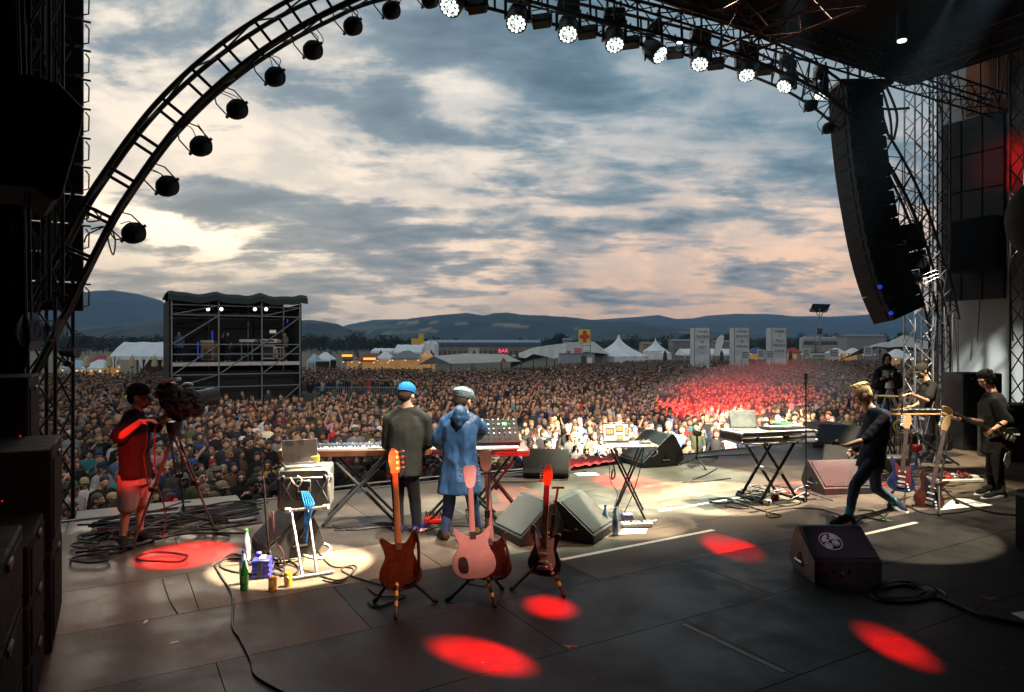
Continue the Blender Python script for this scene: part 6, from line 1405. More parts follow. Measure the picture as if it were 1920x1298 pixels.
guitar('pale cream double horned guitar seen from behind with black cover plate', W(890, 1086, 5.55), W(880, 866, 5.72), (-.1, 1, 0), 'sg', PINK, PINK, PINK, None, 'both6', 1.06, hollow=PLATEB, pick=False)
guitar('second pale guitar on the double stand, taller and partly hidden', W(925, 1088, 5.85), W(908, 840, 5.98), (.2, 1, 0), 'sg', SUNB, PINK, PINK, None, 'both6', 1.0, pick=False, strap=[(.0, .03, .02), (-.12, .05, .05), (-.16, .05, .2), (-.12, .04, .36)])
stand('tripod guitar stand with yellow hub holding the two pale guitars', W(908, 1085, 5.62)*(1, 1, 0), [F(929, 1140), F(838, 1128), F(943, 1106)], W(918, 888, 5.85))
guitar('black guitar with maple neck glowing red, rightmost of the centre guitars', W(1020, 1080, 5.85), W(1030, 871, 6.0), (-.45, -.85, 0), 'strat', BLKG, MAPLE, MAPLE, GUARDW, 'side6', .92)
stand('red lit tripod guitar stand under the black guitar', W(1026, 1080, 5.9)*(1, 1, 0), [F(1058, 1120), F(958, 1107), F(1040, 1068)], W(1046, 915, 6.05))
# right hand pair
guitar('dark blue guitar with red glowing neck on the stand behind the singer', W(1688, 922, 8.9), W(1703, 778, 9.05), (-.5, -.85, 0), 'strat', NAVYL, MAPLE, MAPLE, GUARDR, 'side6', .96)
guitar('red brown guitar with white pickups on the stand left of the guitarist', W(1738, 955, 8.9), W(1776, 780, 9.1), (-.35, -.9, .1), 'strat', SUNB, mat('dark_neck', (.16, .09, .05), .5), MAPLE, BLKG, 'side6', 1.06)
stand('tall black stand holding the dark blue guitar by its neck', F(1700, 935)*(1, 1, 0), [F(1695, 955), F(1672, 925), F(1722, 930)], W(1712, 812, 9.1), False)
stand('tall black stand holding the red brown guitar by its neck', F(1760, 950)*(1, 1, 0), [F(1762, 968), F(1712, 950), F(1796, 945)], W(1780, 815, 9.15), False)

# ---- stands and keyboards
def xstand(label, c, yaw, w, dp, h, spread=None, m=BLACKM, r=.018, bars=True):
    """two crossed frames, one at each side of the depth dp"""
    R = rz(yaw); c = np.array(c, float); t = thing('crossed_stand', label, 'stand', c)
    sp = spread or w
    def p(x, y, z): return c+R@np.array((x, y, z))
    for y in (-dp/2, dp/2):
        rod(t, 'leg', p(-sp/2, y, .03), p(w/2, y, h), r, m, True); rod(t, 'leg', p(sp/2, y+.03, .03), p(-w/2, y+.03, h), r, m, True)
    for x in (-sp/2, sp/2): o = rod(t, 'foot_bar', p(x, -dp/2-.08, .02), p(x, dp/2+.08, .02), r, m, True)
    for x in (-w/2, w/2): rod(t, 'top_bar', p(x, -dp/2-.06, h), p(x, dp/2+.06, h), r, m, True)
    add(G().cyl(p(0, -dp/2-.03, h/2), p(0, dp/2+.05, h/2), .03, n=12), 'pivot', m if bars else WHITEP, t, True)
    for x in (-sp/2, sp/2):
        for y in (-dp/2-.08, dp/2+.08): add(G().cyl(p(x, y-.02, .022), p(x, y+.02, .022), .024, n=8), 'end_cap', RUBB, t, True)
    return t
def zstand(label, px0, py0, px1, py1, tx0, ty0, tx1, ty1, d0_, d1_, ypairs, m=BLACKM, r=.016):
    pass
KEYW = mat('ivory_key', (.75, .73, .66), .35, 0, .04); KEYB = mat('black_key', (.012, .012, .012), .3)
def keyboard(label, c, yaw, L_, dp, h, bodym, keys=True, panel=None, under=None, nkeys=40, cheek=.14):
    R = rz(yaw); c = np.array(c, float); t = thing('keyboard', label, 'keyboard', c)
    def p(x, y, z): return c+R@np.array((x, y, z))
    add(G().bbox(p(0, 0, h/2), (L_, dp, h), R, .012), 'case', bodym, t, True)
    if under: add(G().bbox(p(0, -.0, -.012), (L_*1.0, dp*1.0, .028), R, .006), 'lower_rim', under, t, True)
    kw = (L_-cheek*1.4)/nkeys; x0 = -L_/2+cheek
    if cheek > .1: add(G().bbox(p(-L_/2+cheek*.5, -dp*.05, h+.006), (cheek*.86, dp*.8, .014), R, .004), 'white_panel', PAPER, t, True)
    for i in range(nkeys): add(G().box(p(x0+kw*(i+.5), -dp*.24, h+.008), (kw*.92, dp*.46, .018), R), 'key', KEYW, t, True)
    g = G()
    for i in range(nkeys-1):
        if i % 7 in (0, 1, 3, 4, 5): g = G().box(p(x0+kw*(i+1), -dp*.14, h+.022), (kw*.55, dp*.27, .014), R); add(g, 'black_key', KEYB, t, True)
    add(G().bbox(p(0, dp*.27, h+.014), (L_-cheek*1.2, dp*.40, .028), R, .004), 'panel', panel or DARK, t, True)
    for i in range(24):
        add(G().cyl(p(-L_/2+cheek+.04+(L_-cheek*1.5-.08)*i/23, dp*(.20+.14*(i % 2)), h+.028), p(-L_/2+cheek+.04+(L_-cheek*1.5-.08)*i/23, dp*(.20+.14*(i % 2)), h+.045), .009, n=8), 'knob', [ALU, WHITEP, DARK][i % 3], t, True)
    return t
kx = W(690, 858, 8.25); keyboard('long stage keyboard with wooden edge and white panel at its left end', (kx[0]-.13, 8.25, .80), .14, 1.78, .46, .085, mat('warm_wood_edge', (.16, .065, .03), .5, 0, .2, 5), panel=mat('blue_grey_panel', (.06, .09, .12), .4))
kc = F(668, 985); xstand('grey crossed stand with thick tubes under the long keyboard', (kc[0], 8.25, 0), .14, .66, .36, .79, .80, mat('grey_tube', (.13, .14, .14), .4, .5), .021)
k2 = W(868, 848, 8.35); keyboard('red sided keyboard between the two men', (k2[0]-.05, 8.42, .80), .10, 1.15, .32, .06, mat('red_side', (.07, .006, .010), .5), under=mat('red_side', (.2, .01, .01), .4), cheek=.05, nkeys=36)
t = xstand('black crossed stand under the red sided keyboard', (k2[0], 8.3, 0), .1, .62, .34, .78, .8)
# synth module with steep panel on top of case
c = W(925, 820, 8.5); t = thing('synthesizer', 'black synthesizer with tilted knob panel right of the blue raincoat', 'synthesizer', (c[0], 8.5, .86)); R = rz(.1)
add(G().prism([(-.22, 0), (.22, 0), (.22, .30), (.14, .30), (-.22, .06)], .62, R@rz(math.pi/2)@np.diag((1, 1, 1.)), (c[0], 8.55, .87)), 'case', mat('box_black', (.008, .008, .009), .6), t, True)
Rp = R@rx(math.atan2(.24, .36))
for i in range(9):
    for j in range(4): q = np.array((c[0], 8.5, 1.08))+Rp@np.array((-.26+.065*i, -.13+.085*j, .02)); add(G().cyl(q, q+Rp@np.array((0, 0, .02)), .010, n=7), 'knob', ALU if (i+j) % 3 else DARK, t, True)
for i in range(3): q = np.array((c[0], 8.5, 1.08))+Rp@np.array((.12+.02*i, .06, .02)); add(G().box(q, (.012, .05, .01), Rp), 'green_light', mat('green_led', (.05, .6, .1), .4, emit=(.1, 1, .15), estr=1.2), t, True)
for i in range(18): add(G().box(np.array((c[0], 8.5, .885))+R@np.array((-.27+.032*i, -.30, .0)), (.029, .13, .02), R), 'key', KEYW, t, True)
t = thing('flight_case', 'silver edged case bottom carrying the black synthesizer', 'flight case', (c[0]+.02, 8.5, .80)); add(G().bbox((c[0]+.03, 8.45, .82), (.78, .52, .09), R, .01), 'tray', CASE, t, True); add(G().bbox((c[0]+.03, 8.19, .84), (.80, .02, .03), R, .004), 'edge', ALU, t, True)
xstand('black crossed stand under the synthesizer case', (c[0]+.02, 8.45, 0), .12, .55, .34, .79, .66)
# pedal rack on floor between men
c = F(820, 985); t = thing('pedal_board', 'small pedal board of orange knobs and looped leads between the men', 'pedal board', c); add(G().bbox(c+(0, .15, .03), (.34, .2, .05), I3, .01), 'board', REDP, t, True)
for i in range(8): add(G().tube(catmull([c+(-.15+.042*i, .1, .06), c+(-.15+.042*i, .14, .13), c+(-.14+.042*i, .2, .06)], 4), .007, 5), 'lead', CABM, t, True); add(G().cyl(c+(-.15+.042*i, .07, .055), c+(-.15+.042*i, .07, .075), .012, n=8), 'knob', mat('orange_knob', (.7, .12, .04), .4), t, True)

# ---- laptop
def laptop(label, c, yaw, open_=1.9, w=.36, dp=.25, screen=None, win=0, tilt=0):
    R = rz(yaw); c = np.array(c, float); t = thing('laptop', label, 'laptop', c)
    def p(x, y, z): return c+R@np.array((x, y, z))
    add(G().bbox(p(0, 0, .008), (w, dp, .014), R, .004), 'base', ALU, t, True)
    for j in range(4): add(G().box(p(0, .085-.028*j, .0165), (w*.84, .021, .003), R), 'key_row', DARK if screen else WHITEP, t, True)
    add(G().box(p(0, -.075, .0160), (w*.3, .07, .002), R), 'touchpad', ALU, t, True)
    Rl = R@rx(-(math.pi-open_)+math.pi/2) if False else R@rx(math.pi/2-(open_-math.pi/2)*-1-math.pi/2)
    a = open_; hinge = p(0, dp/2, .012); up = R@np.array((0, -math.cos(a)*1.0*-1*-1, math.sin(a))); up = R@np.array((0, -math.cos(a), math.sin(a)))
    x_ = R[:, 0]; nf = np.cross(x_, up); Rl = np.array((x_, up, nf)).T   # nf faces the user
    l = add(G().bbox(hinge+up*dp/2, (w, dp, .010), Rl, .003), 'lid', ALU, t, True)
    add(G().box(hinge+up*dp/2+nf*.0056, (w*.97, dp*.94, .001), Rl), 'bezel', DARK, l, True)
    add(G().box(hinge+up*dp/2+nf*.0066, (w*.93, dp*.86, .001), Rl), 'screen', screen or DARK, l, True)
    for i in range(win):
        x, y, ww, hh = [(-.08, .01, .11, .09), (.045, .045, .10, .08), (.045, -.065, .08, .065), (.135, .0, .04, .10)][i]
        add(G().box(hinge+up*(dp/2+y)+x_*x+nf*.0076, (ww*w/.36, hh, .001), Rl), 'window_frame', DARK, l, True); add(G().box(hinge+up*(dp/2+y)+x_*x+nf*.0086, (ww*w/.36*.86, hh*.78, .001), Rl), 'window', mat('amber_window', (.6, .4, .15), .5, emit=(.62, .42, .18), estr=.7), l, True)
    return t
# ---- flight case station, left of centre
cd = 6.85; c = W(566, 920, cd); t = thing('flight_case', 'big grey moulded flight case standing on crossed legs under a laptop', 'flight case', (c[0], cd, .56)); R = rz(.16)
zt_ = CAMZ-(878-650)/FOC*cd; zb_ = CAMZ-(955-650)/FOC*cd
cc = np.array((c[0], cd+.17, (zt_+zb_)/2)); add(G().bbox(cc, (.50, .44, zt_-zb_), R, .02), 'case_body', CASE, t, True)
for x in (-.17, .17):
    for s_ in (-1, 1): add(G().bbox(cc+R@np.array((x+s_*.0, -.226, .0)), (.012, .012, (zt_-zb_)*.6), R@ry(.5*s_*np.sign(x)), .003), 'moulded_rib', CASE, t, True)
add(G().bbox(cc+R@np.array((0, -.225, (zt_-zb_)/2-.09)), (.50, .015, .018), R, .004), 'seam_trim', ALU, t, True); add(G().bbox(cc+R@np.array((0, -.235, 0)), (.14, .03, .20), R, .01), 'handle_recess', DARK, t, True); add(G().tube([cc+R@np.array((-.05, -.25, .03)), cc+R@np.array((-.05, -.27, -.01)), cc+R@np.array((.05, -.27, -.01)), cc+R@np.array((.05, -.25, .03))], .010), 'handle', BLACKM, t, True)
for x in (-.20, .20): add(G().bbox(cc+R@np.array((x, -.232, (zt_-zb_)/2-.09)), (.035, .02, .06), R, .005), 'latch', BLACKM, t, True)
add(G().bbox(cc+R@np.array((-.252, 0, 0)), (.01, .4, zt_-zb_-.05), R, .003), 'side_panel', DARK, t, True)
laptop('silver laptop lying open on the grey flight case', (c[0]-.03, cd+.12, zt_+.004), .45, 2.0, screen=mat('dull_lcd', (.04, .05, .05), .3))
t = thing('effects_box', 'small yellow effects box behind the flight case laptop', 'effects box', (c[0]+.03, cd+.33, zt_)); add(G().bbox((c[0]+.0, cd+.34, zt_+.04), (.16, .1, .07), R, .01), 'box', YEL, t, True)
for i in range(5): add(G().cyl((c[0]-.06+.03*i, cd+.34, zt_+.075), (c[0]-.06+.03*i, cd+.34, zt_+.10), .009, n=8), 'knob', WHITEP, t, True)
# folding stand: tubes
CHR = mat('chrome_tube', (.6, .6, .62), .25, .9, .08)
t = thing('folding_stand', 'chrome and black folding stand in the warm light pool', 'stand', F(580, 1070)); g0 = lambda px, py, d: W(px, py, d)
tt_ = [(g0(541, 955, 6.75), g0(612, 950, 6.95))]
rod(t, 'top_bar', g0(538, 958, 6.62), g0(613, 951, 6.72), .018, CHR, True); rod(t, 'top_bar', g0(548, 948, 7.05), g0(606, 943, 7.12), .018, CHR, True)
for q, (px, py) in enumerate(((540, 958), (611, 951))): add(G().bbox(g0(px, py, 6.62+.1*q), (.06, .05, .05), I3, .008), 'end_cap', WHITEP, t, True)
for a, b_, m in [((546, 958, 6.65), (567, 1084, 6.23), CHR), ((578, 956, 6.68), (594, 1077, 6.31), CHR), ((593, 955, 6.7), (544, 1040, 6.85), BLACKM), ((545, 950, 7.0), (578, 1035, 6.9), BLACKM)]: rod(t, 'leg', g0(*a), F(b_[0], b_[1])+(0, 0, .02), .015, m, True)
rod(t, 'foot_bar', F(549, 1089)+(0, 0, .02), F(625, 1076)+(0, 0, .02), .016, CHR, True); rod(t, 'foot_bar', F(540, 1045)+(0, 0, .02), F(590, 1038)+(0, 0, .02), .016, BLACKM, True)
t = thing('blue_cable', 'bright blue ribbon of cable hanging at the case handle', 'cable', g0(570, 925, 6.7)); 
for k in range(5): add(G().tube(catmull([g0(565+k*3, 922, 6.62), g0(568+k*5, 935+k*2, 6.6), g0(572+k*3, 955, 6.58), g0(570+k, 985+k*8, 6.62)], 6), .007, 5), 'strand', mat('blue_cable', (.02, .22, .62), .5), t, True)
for k, (pts, lab, m) in enumerate([([(545, 895), (550, 905), (560, 912), (566, 900), (558, 892)], 'pale loop of cable on the front of the flight case', WHITEP), ([(605, 880), (615, 885), (622, 893), (618, 905)], 'pale cable curling off the right of the flight case', WHITEP), ([(505, 960), (507, 1000), (500, 1050), (503, 1062)], 'dark red cable hanging down left of the folding stand', mat('red_brown_cable', (.12, .03, .03), .5)), ([(512, 960), (516, 1010), (530, 1035), (534, 1068)], 'second reddish cable hanging down by the folding stand', mat('red_brown_cable', (.12, .03, .03), .5))]):
    add(G().tube(catmull([g0(x, y, 6.6) for x, y in pts], 6), .008, 5), 'cable', m, label=lab, cat='cable')
t = thing('microphone_stand', 'thin black stand at the left of the flight case', 'stand', F(505, 1055)); rod(t, 'pole', F(505, 1055), g0(494, 900, 6.6), .012, BLACKM, True); rod(t, 'boom', g0(494, 900, 6.6), g0(490, 845, 6.9), .008, BLACKM, True)
for q in ((485, 1040), (520, 1045), (512, 1070)): rod(t, 'leg', F(505, 1050)+(0, 0, .12), F(*q)+(0, 0, .01), .010, BLACKM, True)

# ---- bottles, cans, crate
def bottle(label, p, h, body, cap, r=.036, labm=None, liquid=None):
    t = thing('bottle', label, 'bottle', p); p = np.array(p, float)
    add(G().lathe([(r*.6, 0), (r, .01), (r*.95, .04), (r, .06), (r, h*.55), (r*.9, h*.62), (r*.55, h*.8), (r*.36, h*.9), (r*.36, h*.95)], p, 16), 'glass', body, t, True)
    add(G().cyl(p+(0, 0, h*.93), p+(0, 0, h), r*.45, n=12), 'cap', cap, t, True)
    if labm: add(G().cyl(p+(0, 0, h*.28), p+(0, 0, h*.52), r*1.03, n=16, cap=False), 'label', labm, t, True)
CLR = mat('clear_water_bottle', (.55, .62, .68), .08, 0, .05, alpha=.75); BLU = mat('blue_water_bottle', (.28, .42, .62), .1, 0, .05, alpha=.8); GRNB = mat('green_glass', (.02, .35, .06), .12, 0, .1, 8); BC = mat('blue_cap', (.03, .08, .45), .4); GC = mat('green_cap', (.05, .4, .12), .4)
bottle('clear bottle with green cap standing behind the blue crate', F(462, 1052), .31, CLR, GC, labm=mat('pink_label', (.6, .4, .4), .6)); bottle('blue tinted water bottle behind the green one', F(453, 1098)+(0, .04, 0), .30, BLU, BC, .033, PAPER); bottle('green glass bottle in the warm light pool', F(458, 1107), .255, GRNB, GC, .034, mat('lime_label', (.35, .6, .15), .6))
bottle('left of two blue capped water bottles by the centre wedge', F(1135, 996), .30, BLU, BC, .035, PAPER); bottle('right of two blue capped water bottles by the centre wedge', F(1154, 1003), .30, BLU, BC, .035, mat('blue_label', (.1, .2, .5), .6))
def can(label, p):
    t = thing('drink_can', label, 'drink can', p); p = np.array(p, float); add(G().lathe([(.024, 0), (.033, .006), (.033, .110), (.027, .118), (.027, .120)], p, 18), 'can', mat('yellow_can', (.80, .45, .03), .25, .5, .08), t, True); add(G().cyl(p+(0, 0, .117), p+(0, 0, .119), .0255, n=16), 'lid', ALU, t, True); add(G().bbox(p+(0, -.0335, .065), (.035, .004, .05), I3, .002), 'print', WHITEP, t, True)
can('yellow drink can nearer the bottles', F(511, 1108)); can('yellow drink can by the stand leg', F(540, 1099))
c = F(484, 1088); t = thing('blue_crate', 'bright blue ribbed box of batteries beside the bottles', 'crate', c); R = rz(.2); BB = mat('blue_crate_plastic', (.03, .03, .45), .4)
for k in range(4): add(G().bbox(c+(0, .1, .025+.042*k), (.155, .17, .036), R, .006), 'ribbed_layer', BB, t, True)
add(G().bbox(c+R@np.array((.01, .014, .09)), (.045, .012, .16), R, .003), 'tape_band', DARK, t, True); add(G().bbox(c+(0.0, .12, .172), (.05, .1, .006), R, .002), 'note', mat('yellow_note', (.6, .6, .15), .6), t, True); add(G().bbox(c+(-.05, .15, .19), (.05, .06, .04), R, .01), 'top_piece', BB, t, True)

# ---- floor wedges
LOGOW = mat('pale_print_white', (.62, .52, .60), .6)
def wedge(label, c, yaw, w=.70, dp=.56, h=.40, grille=True, m=BOXP, handle=True, glow=False, gm=GRILL, low=.09):
    """profile: flat low front lip, sloping grille from front to the ridge, back slope down"""
    R = rz(yaw); c = np.array(c, float)*(1, 1, 0); t = thing('floor_wedge', label, 'speaker', c)
    prof = [(-dp*.5, 0), (dp*.34, 0), (dp*.5, .10), (dp*.5-.02, h*.42), (dp*.26, h), (dp*.16, h), (-dp*.5, low)]
    # prof axis a runs along local y
    Rp = R@np.array(((0, 1, 0), (1, 0, 0), (0, 0, 1.))).T
    add(G().prism([(a, z) for a, z in prof], w, Rp, c, bev=.008), 'cabinet', m, t, True)
    a = np.array((0, -dp*.5+.01, low+.01)); b = np.array((0, dp*.16, h)); mid = (a+b)/2; ln = np.linalg.norm(b-a); al = math.atan2(b[2]-a[2], b[1]-a[1]); Rg = R@rx(al)
    if grille: add(G().bbox(c+R@(mid+np.array((0, -math.sin(al), math.cos(al)))*.006), (w*.93, ln*.93, .014), Rg, .004), 'grille', gm, t, True)
    if handle:
        for q in (-1, 1):
            hp_ = [(-.07, .08), (.10, .08), (.03, .20), (-.01, .20)]
            add(G().prism([(x, z) for x, z in hp_], .006, Rp, c+R@np.array((q*(w/2+.002), .02, .0))), 'handle_recess', mat('recess_shade', (.004, .004, .004), .9), t, True)  # flat black plate stands in for shade inside the handle recess
            add(G().cyl(c+R@np.array((q*(w/2+.008), -.03, .115)), c+R@np.array((q*(w/2+.008), .11, .115)), .010, n=8), 'handle', ALU if not glow else BLACKM, t, True)
    add(G().bbox(c+R@np.array((-(w/2+.004), -.11, .14)), (.004, .035, .012), R, .001), 'sticker', mat('lime_sticker', (.45, .65, .05), .5), t, True)
    return t, R, (mid, Rg, ln)
cw = F(1590, 1096)+np.array((.0, .27, 0)); t, R, (mid, Rg, ln) = wedge('black floor wedge with round two-babies emblem, nearest the camera at right', cw, .02, .60, .54, .42, True, mat('maroon_black_paint', (.022, .016, .020), .5, 0, .2, 12, .3, 300), gm=mat('maroon_black_grille', (.034, .026, .034), .6, .2, .2, 8, .5, 900), low=.20)
# printed emblem: ring and two facing infant shapes, laid on the grille
ec = cw+R@(mid+np.array((-.075, .0, 0)))+Rg@np.array((0, 0, .020)); pass
ang = np.linspace(0, 2*math.pi, 49)
def ep(x, y): return ec+Rg@np.array((x, y, 0))
g = G(); g.tube([ep(.098*math.cos(a), .098*math.sin(a)) for a in ang[:-1]], .0045, 6, closed=True); add(g, 'emblem_ring', LOGOW, t, True)
def blobp(pts, nm='emblem_figure', m=LOGOW, z=0.0): add(G().prism([(a[0], a[1]) for a in catmull([(x, y, 0) for x, y in pts], 4, True)], .004, Rg@rx(math.pi/2)@np.diag((1., 1, 1)), ep(0, 0)+Rg@np.array((0, 0, z))), nm, m, t)
hd_l = [(-.070, .040), (-.058, .070), (-.030, .082), (-.006, .066), (-.004, .040), (-.012, .020), (-.034, .012), (-.060, .020)]; hd_r = [(.004, .020), (.008, .046), (.032, .060), (.060, .048), (.070, .020), (.056, -.004), (.030, -.012), (.010, .0)]
bd_l = [(-.078, .008), (-.074, -.024), (-.050, -.058), (-.018, -.078), (-.006, -.066), (-.016, -.044), (-.030, -.030), (-.016, -.022), (-.012, -.006), (-.034, .002), (-.058, .004)]; bd_r = [(.010, -.018), (-.004, -.036), (.008, -.050), (.022, -.052), (.012, -.070), (.026, -.086), (.052, -.072), (.072, -.044), (.076, -.016), (.056, -.016), (.032, -.024)]
for q in (hd_l, hd_r, bd_l, bd_r): blobp([(x, -y) if False else (x, y) for x, y in q])
LN = mat('emblem_line', (.03, .02, .03), .6)
for pts in ([(-.036, .036), (-.028, .031), (-.020, .036)], [(.022, .020), (.030, .016), (.038, .020)], [(-.064, -.015), (-.045, -.030), (-.020, -.028), (-.012, -.016)], [(-.05, -.045), (-.03, -.052), (-.014, -.048)], [(.016, -.030), (.035, -.042), (.060, -.034)], [(.022, -.060), (.042, -.060), (.058, -.050)], [(-.030, .024), (-.024, .022), (-.018, .025)], [(.026, .008), (.032, .006), (.037, .009)]):
    add(G().tube([ep(x, y)+Rg@np.array((0, 0, .003)) for x, y in catmull([(a, b, 0) for a, b in pts], 4) for x, y in [(x, y)]] if False else [ep(q[0], q[1])+Rg@np.array((0, 0, .003)) for q in catmull([(a, b, 0) for a, b in pts], 4)], .0022, 5), 'emblem_line', LN, t, True)
for k in range(4): add(G().cyl(cw+R@np.array((-.20+.07*k, -.27, .10+.03*(k % 2))), cw+R@np.array((-.20+.07*k, -.295, .10+.03*(k % 2))), .013, n=10), 'socket', ALU if k == 2 else DARK, t, True)
GREYG = mat('lit_grey_grille', (.065, .065, .063), .55, .2, .15, 8, .8, 700); GREYB = mat('worn_black_cabinet', (.03, .03, .03), .6, 0, .25, 10, .4, 200)  # lighter grille copy, lit look put into its colour
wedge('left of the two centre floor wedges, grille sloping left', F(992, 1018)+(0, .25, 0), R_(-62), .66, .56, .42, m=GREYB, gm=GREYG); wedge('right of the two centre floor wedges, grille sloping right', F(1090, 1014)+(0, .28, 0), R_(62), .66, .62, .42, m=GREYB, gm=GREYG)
wedge('black wedge behind the flight case, turned to the left', F(522, 1042)+(.02, .22, 0), R_(-58), .66, .58, .44)
wedge('black wedge on the lip beyond the red lit guitar', F(1027, 897)+(0, .2, 0), R_(-8)+math.pi, .72, .62, .46)
wedge('large red tinted wedge on the lip behind the laptop table', F(1225, 872)+(0, .2, 0), R_(-68), .8, .85, .56)
wedge('black wedge behind the singer, front of the pair', F(1577, 922)+(0, .1, 0), R_(8), .80, .60, .42); wedge('small black wedge half hidden behind the front wedge near singer', F(1590, 885)+(0, .2, 0), R_(-35), .6, .5, .4)
wedge('black wedge near the far lip, left of the hooded cameraman', F(1580, 842)+(0, .2, 0), R_(-40), .8, .7, .46); 
t = thing('subwoofer', 'flat topped black subwoofer in the pit behind the far wedges', 'speaker', W(1560, 830, 14.5)); c = W(1560, 808, 14.6); add(G().bbox((c[0], 14.9, (c[2]+GZ)/2+.13), (.66, .8, c[2]-GZ), I3, .02), 'cabinet', BOXP, t, True); add(G().bbox((c[0], 14.49, c[2]-.1), (.5, .02, .3), I3, .01), 'grille', GRILL, t, True)
wedge('grey wedge lit red behind the blue guitar stand', F(1650, 898)+(0, .2, 0), R_(30), .55, .5, .36)

# ---- table with white laptop
cx_ = F(1180, 985); dT = 8.55; tx = (1178-960)/FOC*dT; zt = .885
t = thing('laptop_table', 'small white topped table on one pair of crossed legs', 'table', (tx, dT, 0)); add(G().bbox((tx, dT, zt-.012), (.64, .42, .024), rz(.12), .008), 'table_top', mat('white_table_top', (.62, .58, .52), .5), t, True)
for a, b_ in (((1145, 842, 8.5), (1210, 978)), ((1204, 842, 8.55), (1158, 952))): rod(t, 'leg', W(*a), F(*b_)+(0, 0, .02), .014, BLACKM, True)
for a, b_ in (((1150, 838, 8.75), (1206, 960)), ((1198, 838, 8.75), (1150, 965))): rod(t, 'leg', W(*a), F(*b_)+(0, 0, .02), .012, BLACKM, True)
add(G().ell(W(1178, 908, 8.4), (.035, .03, .035)), 'pivot', WHITEP, t, True); rod(t, 'foot_bar', F(1166, 987)+(0, 0, .03), F(1232, 982)+(0, 0, .03), .014, ALU, True)
laptop('white lit laptop with four windows on its screen on the small table', (W(1161, 826, 8.45)[0], 8.47, zt+.002), .12, 1.75, .345, .24, screen=mat('white_screen', (.7, .7, .65), .3, emit=(.78, .76, .68), estr=.75), win=4)
g = G().bbox((W(1143, 830, 8.3)[0], 8.30, zt+.004), (.17, .13, .004), rz(.3)@rx(.06), .001); add(g, 'paper_sheet', PAPER, label='white sheet hanging over the front of the laptop table', cat='paper')
t = thing('audio_interface', 'silver audio box with knobs at the right of the small table', 'audio box', (tx+.24, dT, zt)); add(G().bbox((tx+.20, dT-.03, zt+.02), (.13, .14, .035), rz(.1), .006), 'box', ALU, t, True)
for k in range(4): add(G().cyl((tx+.15+.032*k, dT-.06, zt+.038), (tx+.15+.032*k, dT-.06, zt+.056), .010, n=8), 'knob', [DARK, WHITEP][k % 2], t, True)
for k, (pts, lab, m, r_) in enumerate([([(1150, 838), (1122, 840), (1124, 856), (1140, 858), (1136, 846)], 'pale cable looping under the left edge of the laptop table', WHITEP, .007), ([(1212, 838), (1228, 842), (1232, 850), (1222, 856), (1214, 846)], 'white cable loop off the right end of the laptop table', WHITEP, .007), ([(1150, 872), (1153, 892), (1147, 898), (1148, 880)], 'dark oval cable coil hanging under the laptop table', CABM, .010),
        ([(1207, 840), (1200, 880), (1185, 930), (1165, 972)], 'thin cable falling from the laptop table to the floor', CABM, .006), ([(1143, 845), (1144, 900), (1158, 925), (1152, 950), (1155, 975)], 'pale lead hanging down the left of the laptop table', WHITEP, .005)]):
    add(G().tube(catmull([W(x, y, 8.4) for x, y in pts], 6), r_, 5), 'cable', m, label=lab, cat='cable')
c = F(1195, 990); t = thing('power_strip', 'white power strip and boards at the foot of the laptop table', 'power strip', c); add(G().bbox(c+(0, .05, .03), (.36, .12, .05), rz(.15), .008), 'strip', WHITEP, t, True)
for k in range(5): add(G().bbox(c+(-.13+.065*k, .04+.01*k, .06), (.035, .05, .02), rz(.15), .004), 'socket', DARK if k % 2 else ALU, t, True)
g = G().raw([F(1160, 1002)+(0, 0, .003), F(1210, 1001)+(0, 0, .003), F(1214, 992)+(0, 0, .003), F(1168, 992)+(0, 0, .003)], [(0, 1, 2, 3)]); add(g, 'paper_sheet', PAPER, label='white sheet on the floor beside the two blue capped bottles', cat='paper')
c = F(1178, 980); t = thing('effects_box', 'small violet effects box on the floor under the laptop table', 'effects box', c); add(G().bbox(c+(0, .06, .05), (.13, .12, .09), rz(.1), .008), 'box', mat('violet_metal', (.22, .2, .45), .5), t, True)
for k in range(3): add(G().cyl(c+(-.03+.03*k, 0, .07), c+(-.03+.03*k, -.015, .07), .010, n=8), 'knob', DARK, t, True)
g = G().bbox(F(1100, 890)+(0, 0, .006), (.36, .25, .008), rz(.2), .003); add(g, 'paper_sheet', PAPER, label='pale sheet lying between the lip wedge and the laptop table', cat='paper')
RC = mat('red_fabric', (.5, .02, .02), .8, 0, .3, 6); P = [[F(1068+i*7.6, 884-i*1.1-8*j)+np.array((0, 0, .03+.05*abs(math.sin(i*1.3+j*2)))) for i in range(13)] for j in range(3)]
add(G().grid(P), 'red_cloth', RC, label='crumpled bright red cloth on the stage lip by the photographer', cat='cloth', smooth=True)

# ---- case table with second laptop
dC = 9.25; a = W(1352, 822, dC-.1); b = W(1519, 815, dC+.55); zt = CAMZ-(808-650)/FOC*9.2; yaw = math.atan2(b[1]-a[1]-.22, b[0]-a[0]); cC = np.array(((a[0]+b[0])/2, dC+.22, zt-.09)); RcT = rz(yaw); LW = 1.18
t = thing('flight_case', 'long silver edged flight case tray used as a table on crossed legs', 'flight case', (cC[0], cC[1], zt-.18)); add(G().bbox(cC, (LW, .52, .15), RcT, .012), 'tray', mat('case_silver_panel', (.42, .42, .40), .45, .4, .15), t, True)
for z in (.075, .0, -.075): add(G().bbox(cC+RcT@np.array((0, -.262, z)), (LW, .014, .018), RcT, .004), 'edge', ALU, t, True)
for x in (-LW/2, LW/2):
    for z in (.06, -.06): add(G().ell(cC+RcT@np.array((x, -.262, z)), .022), 'corner_ball', ALU, t, True)
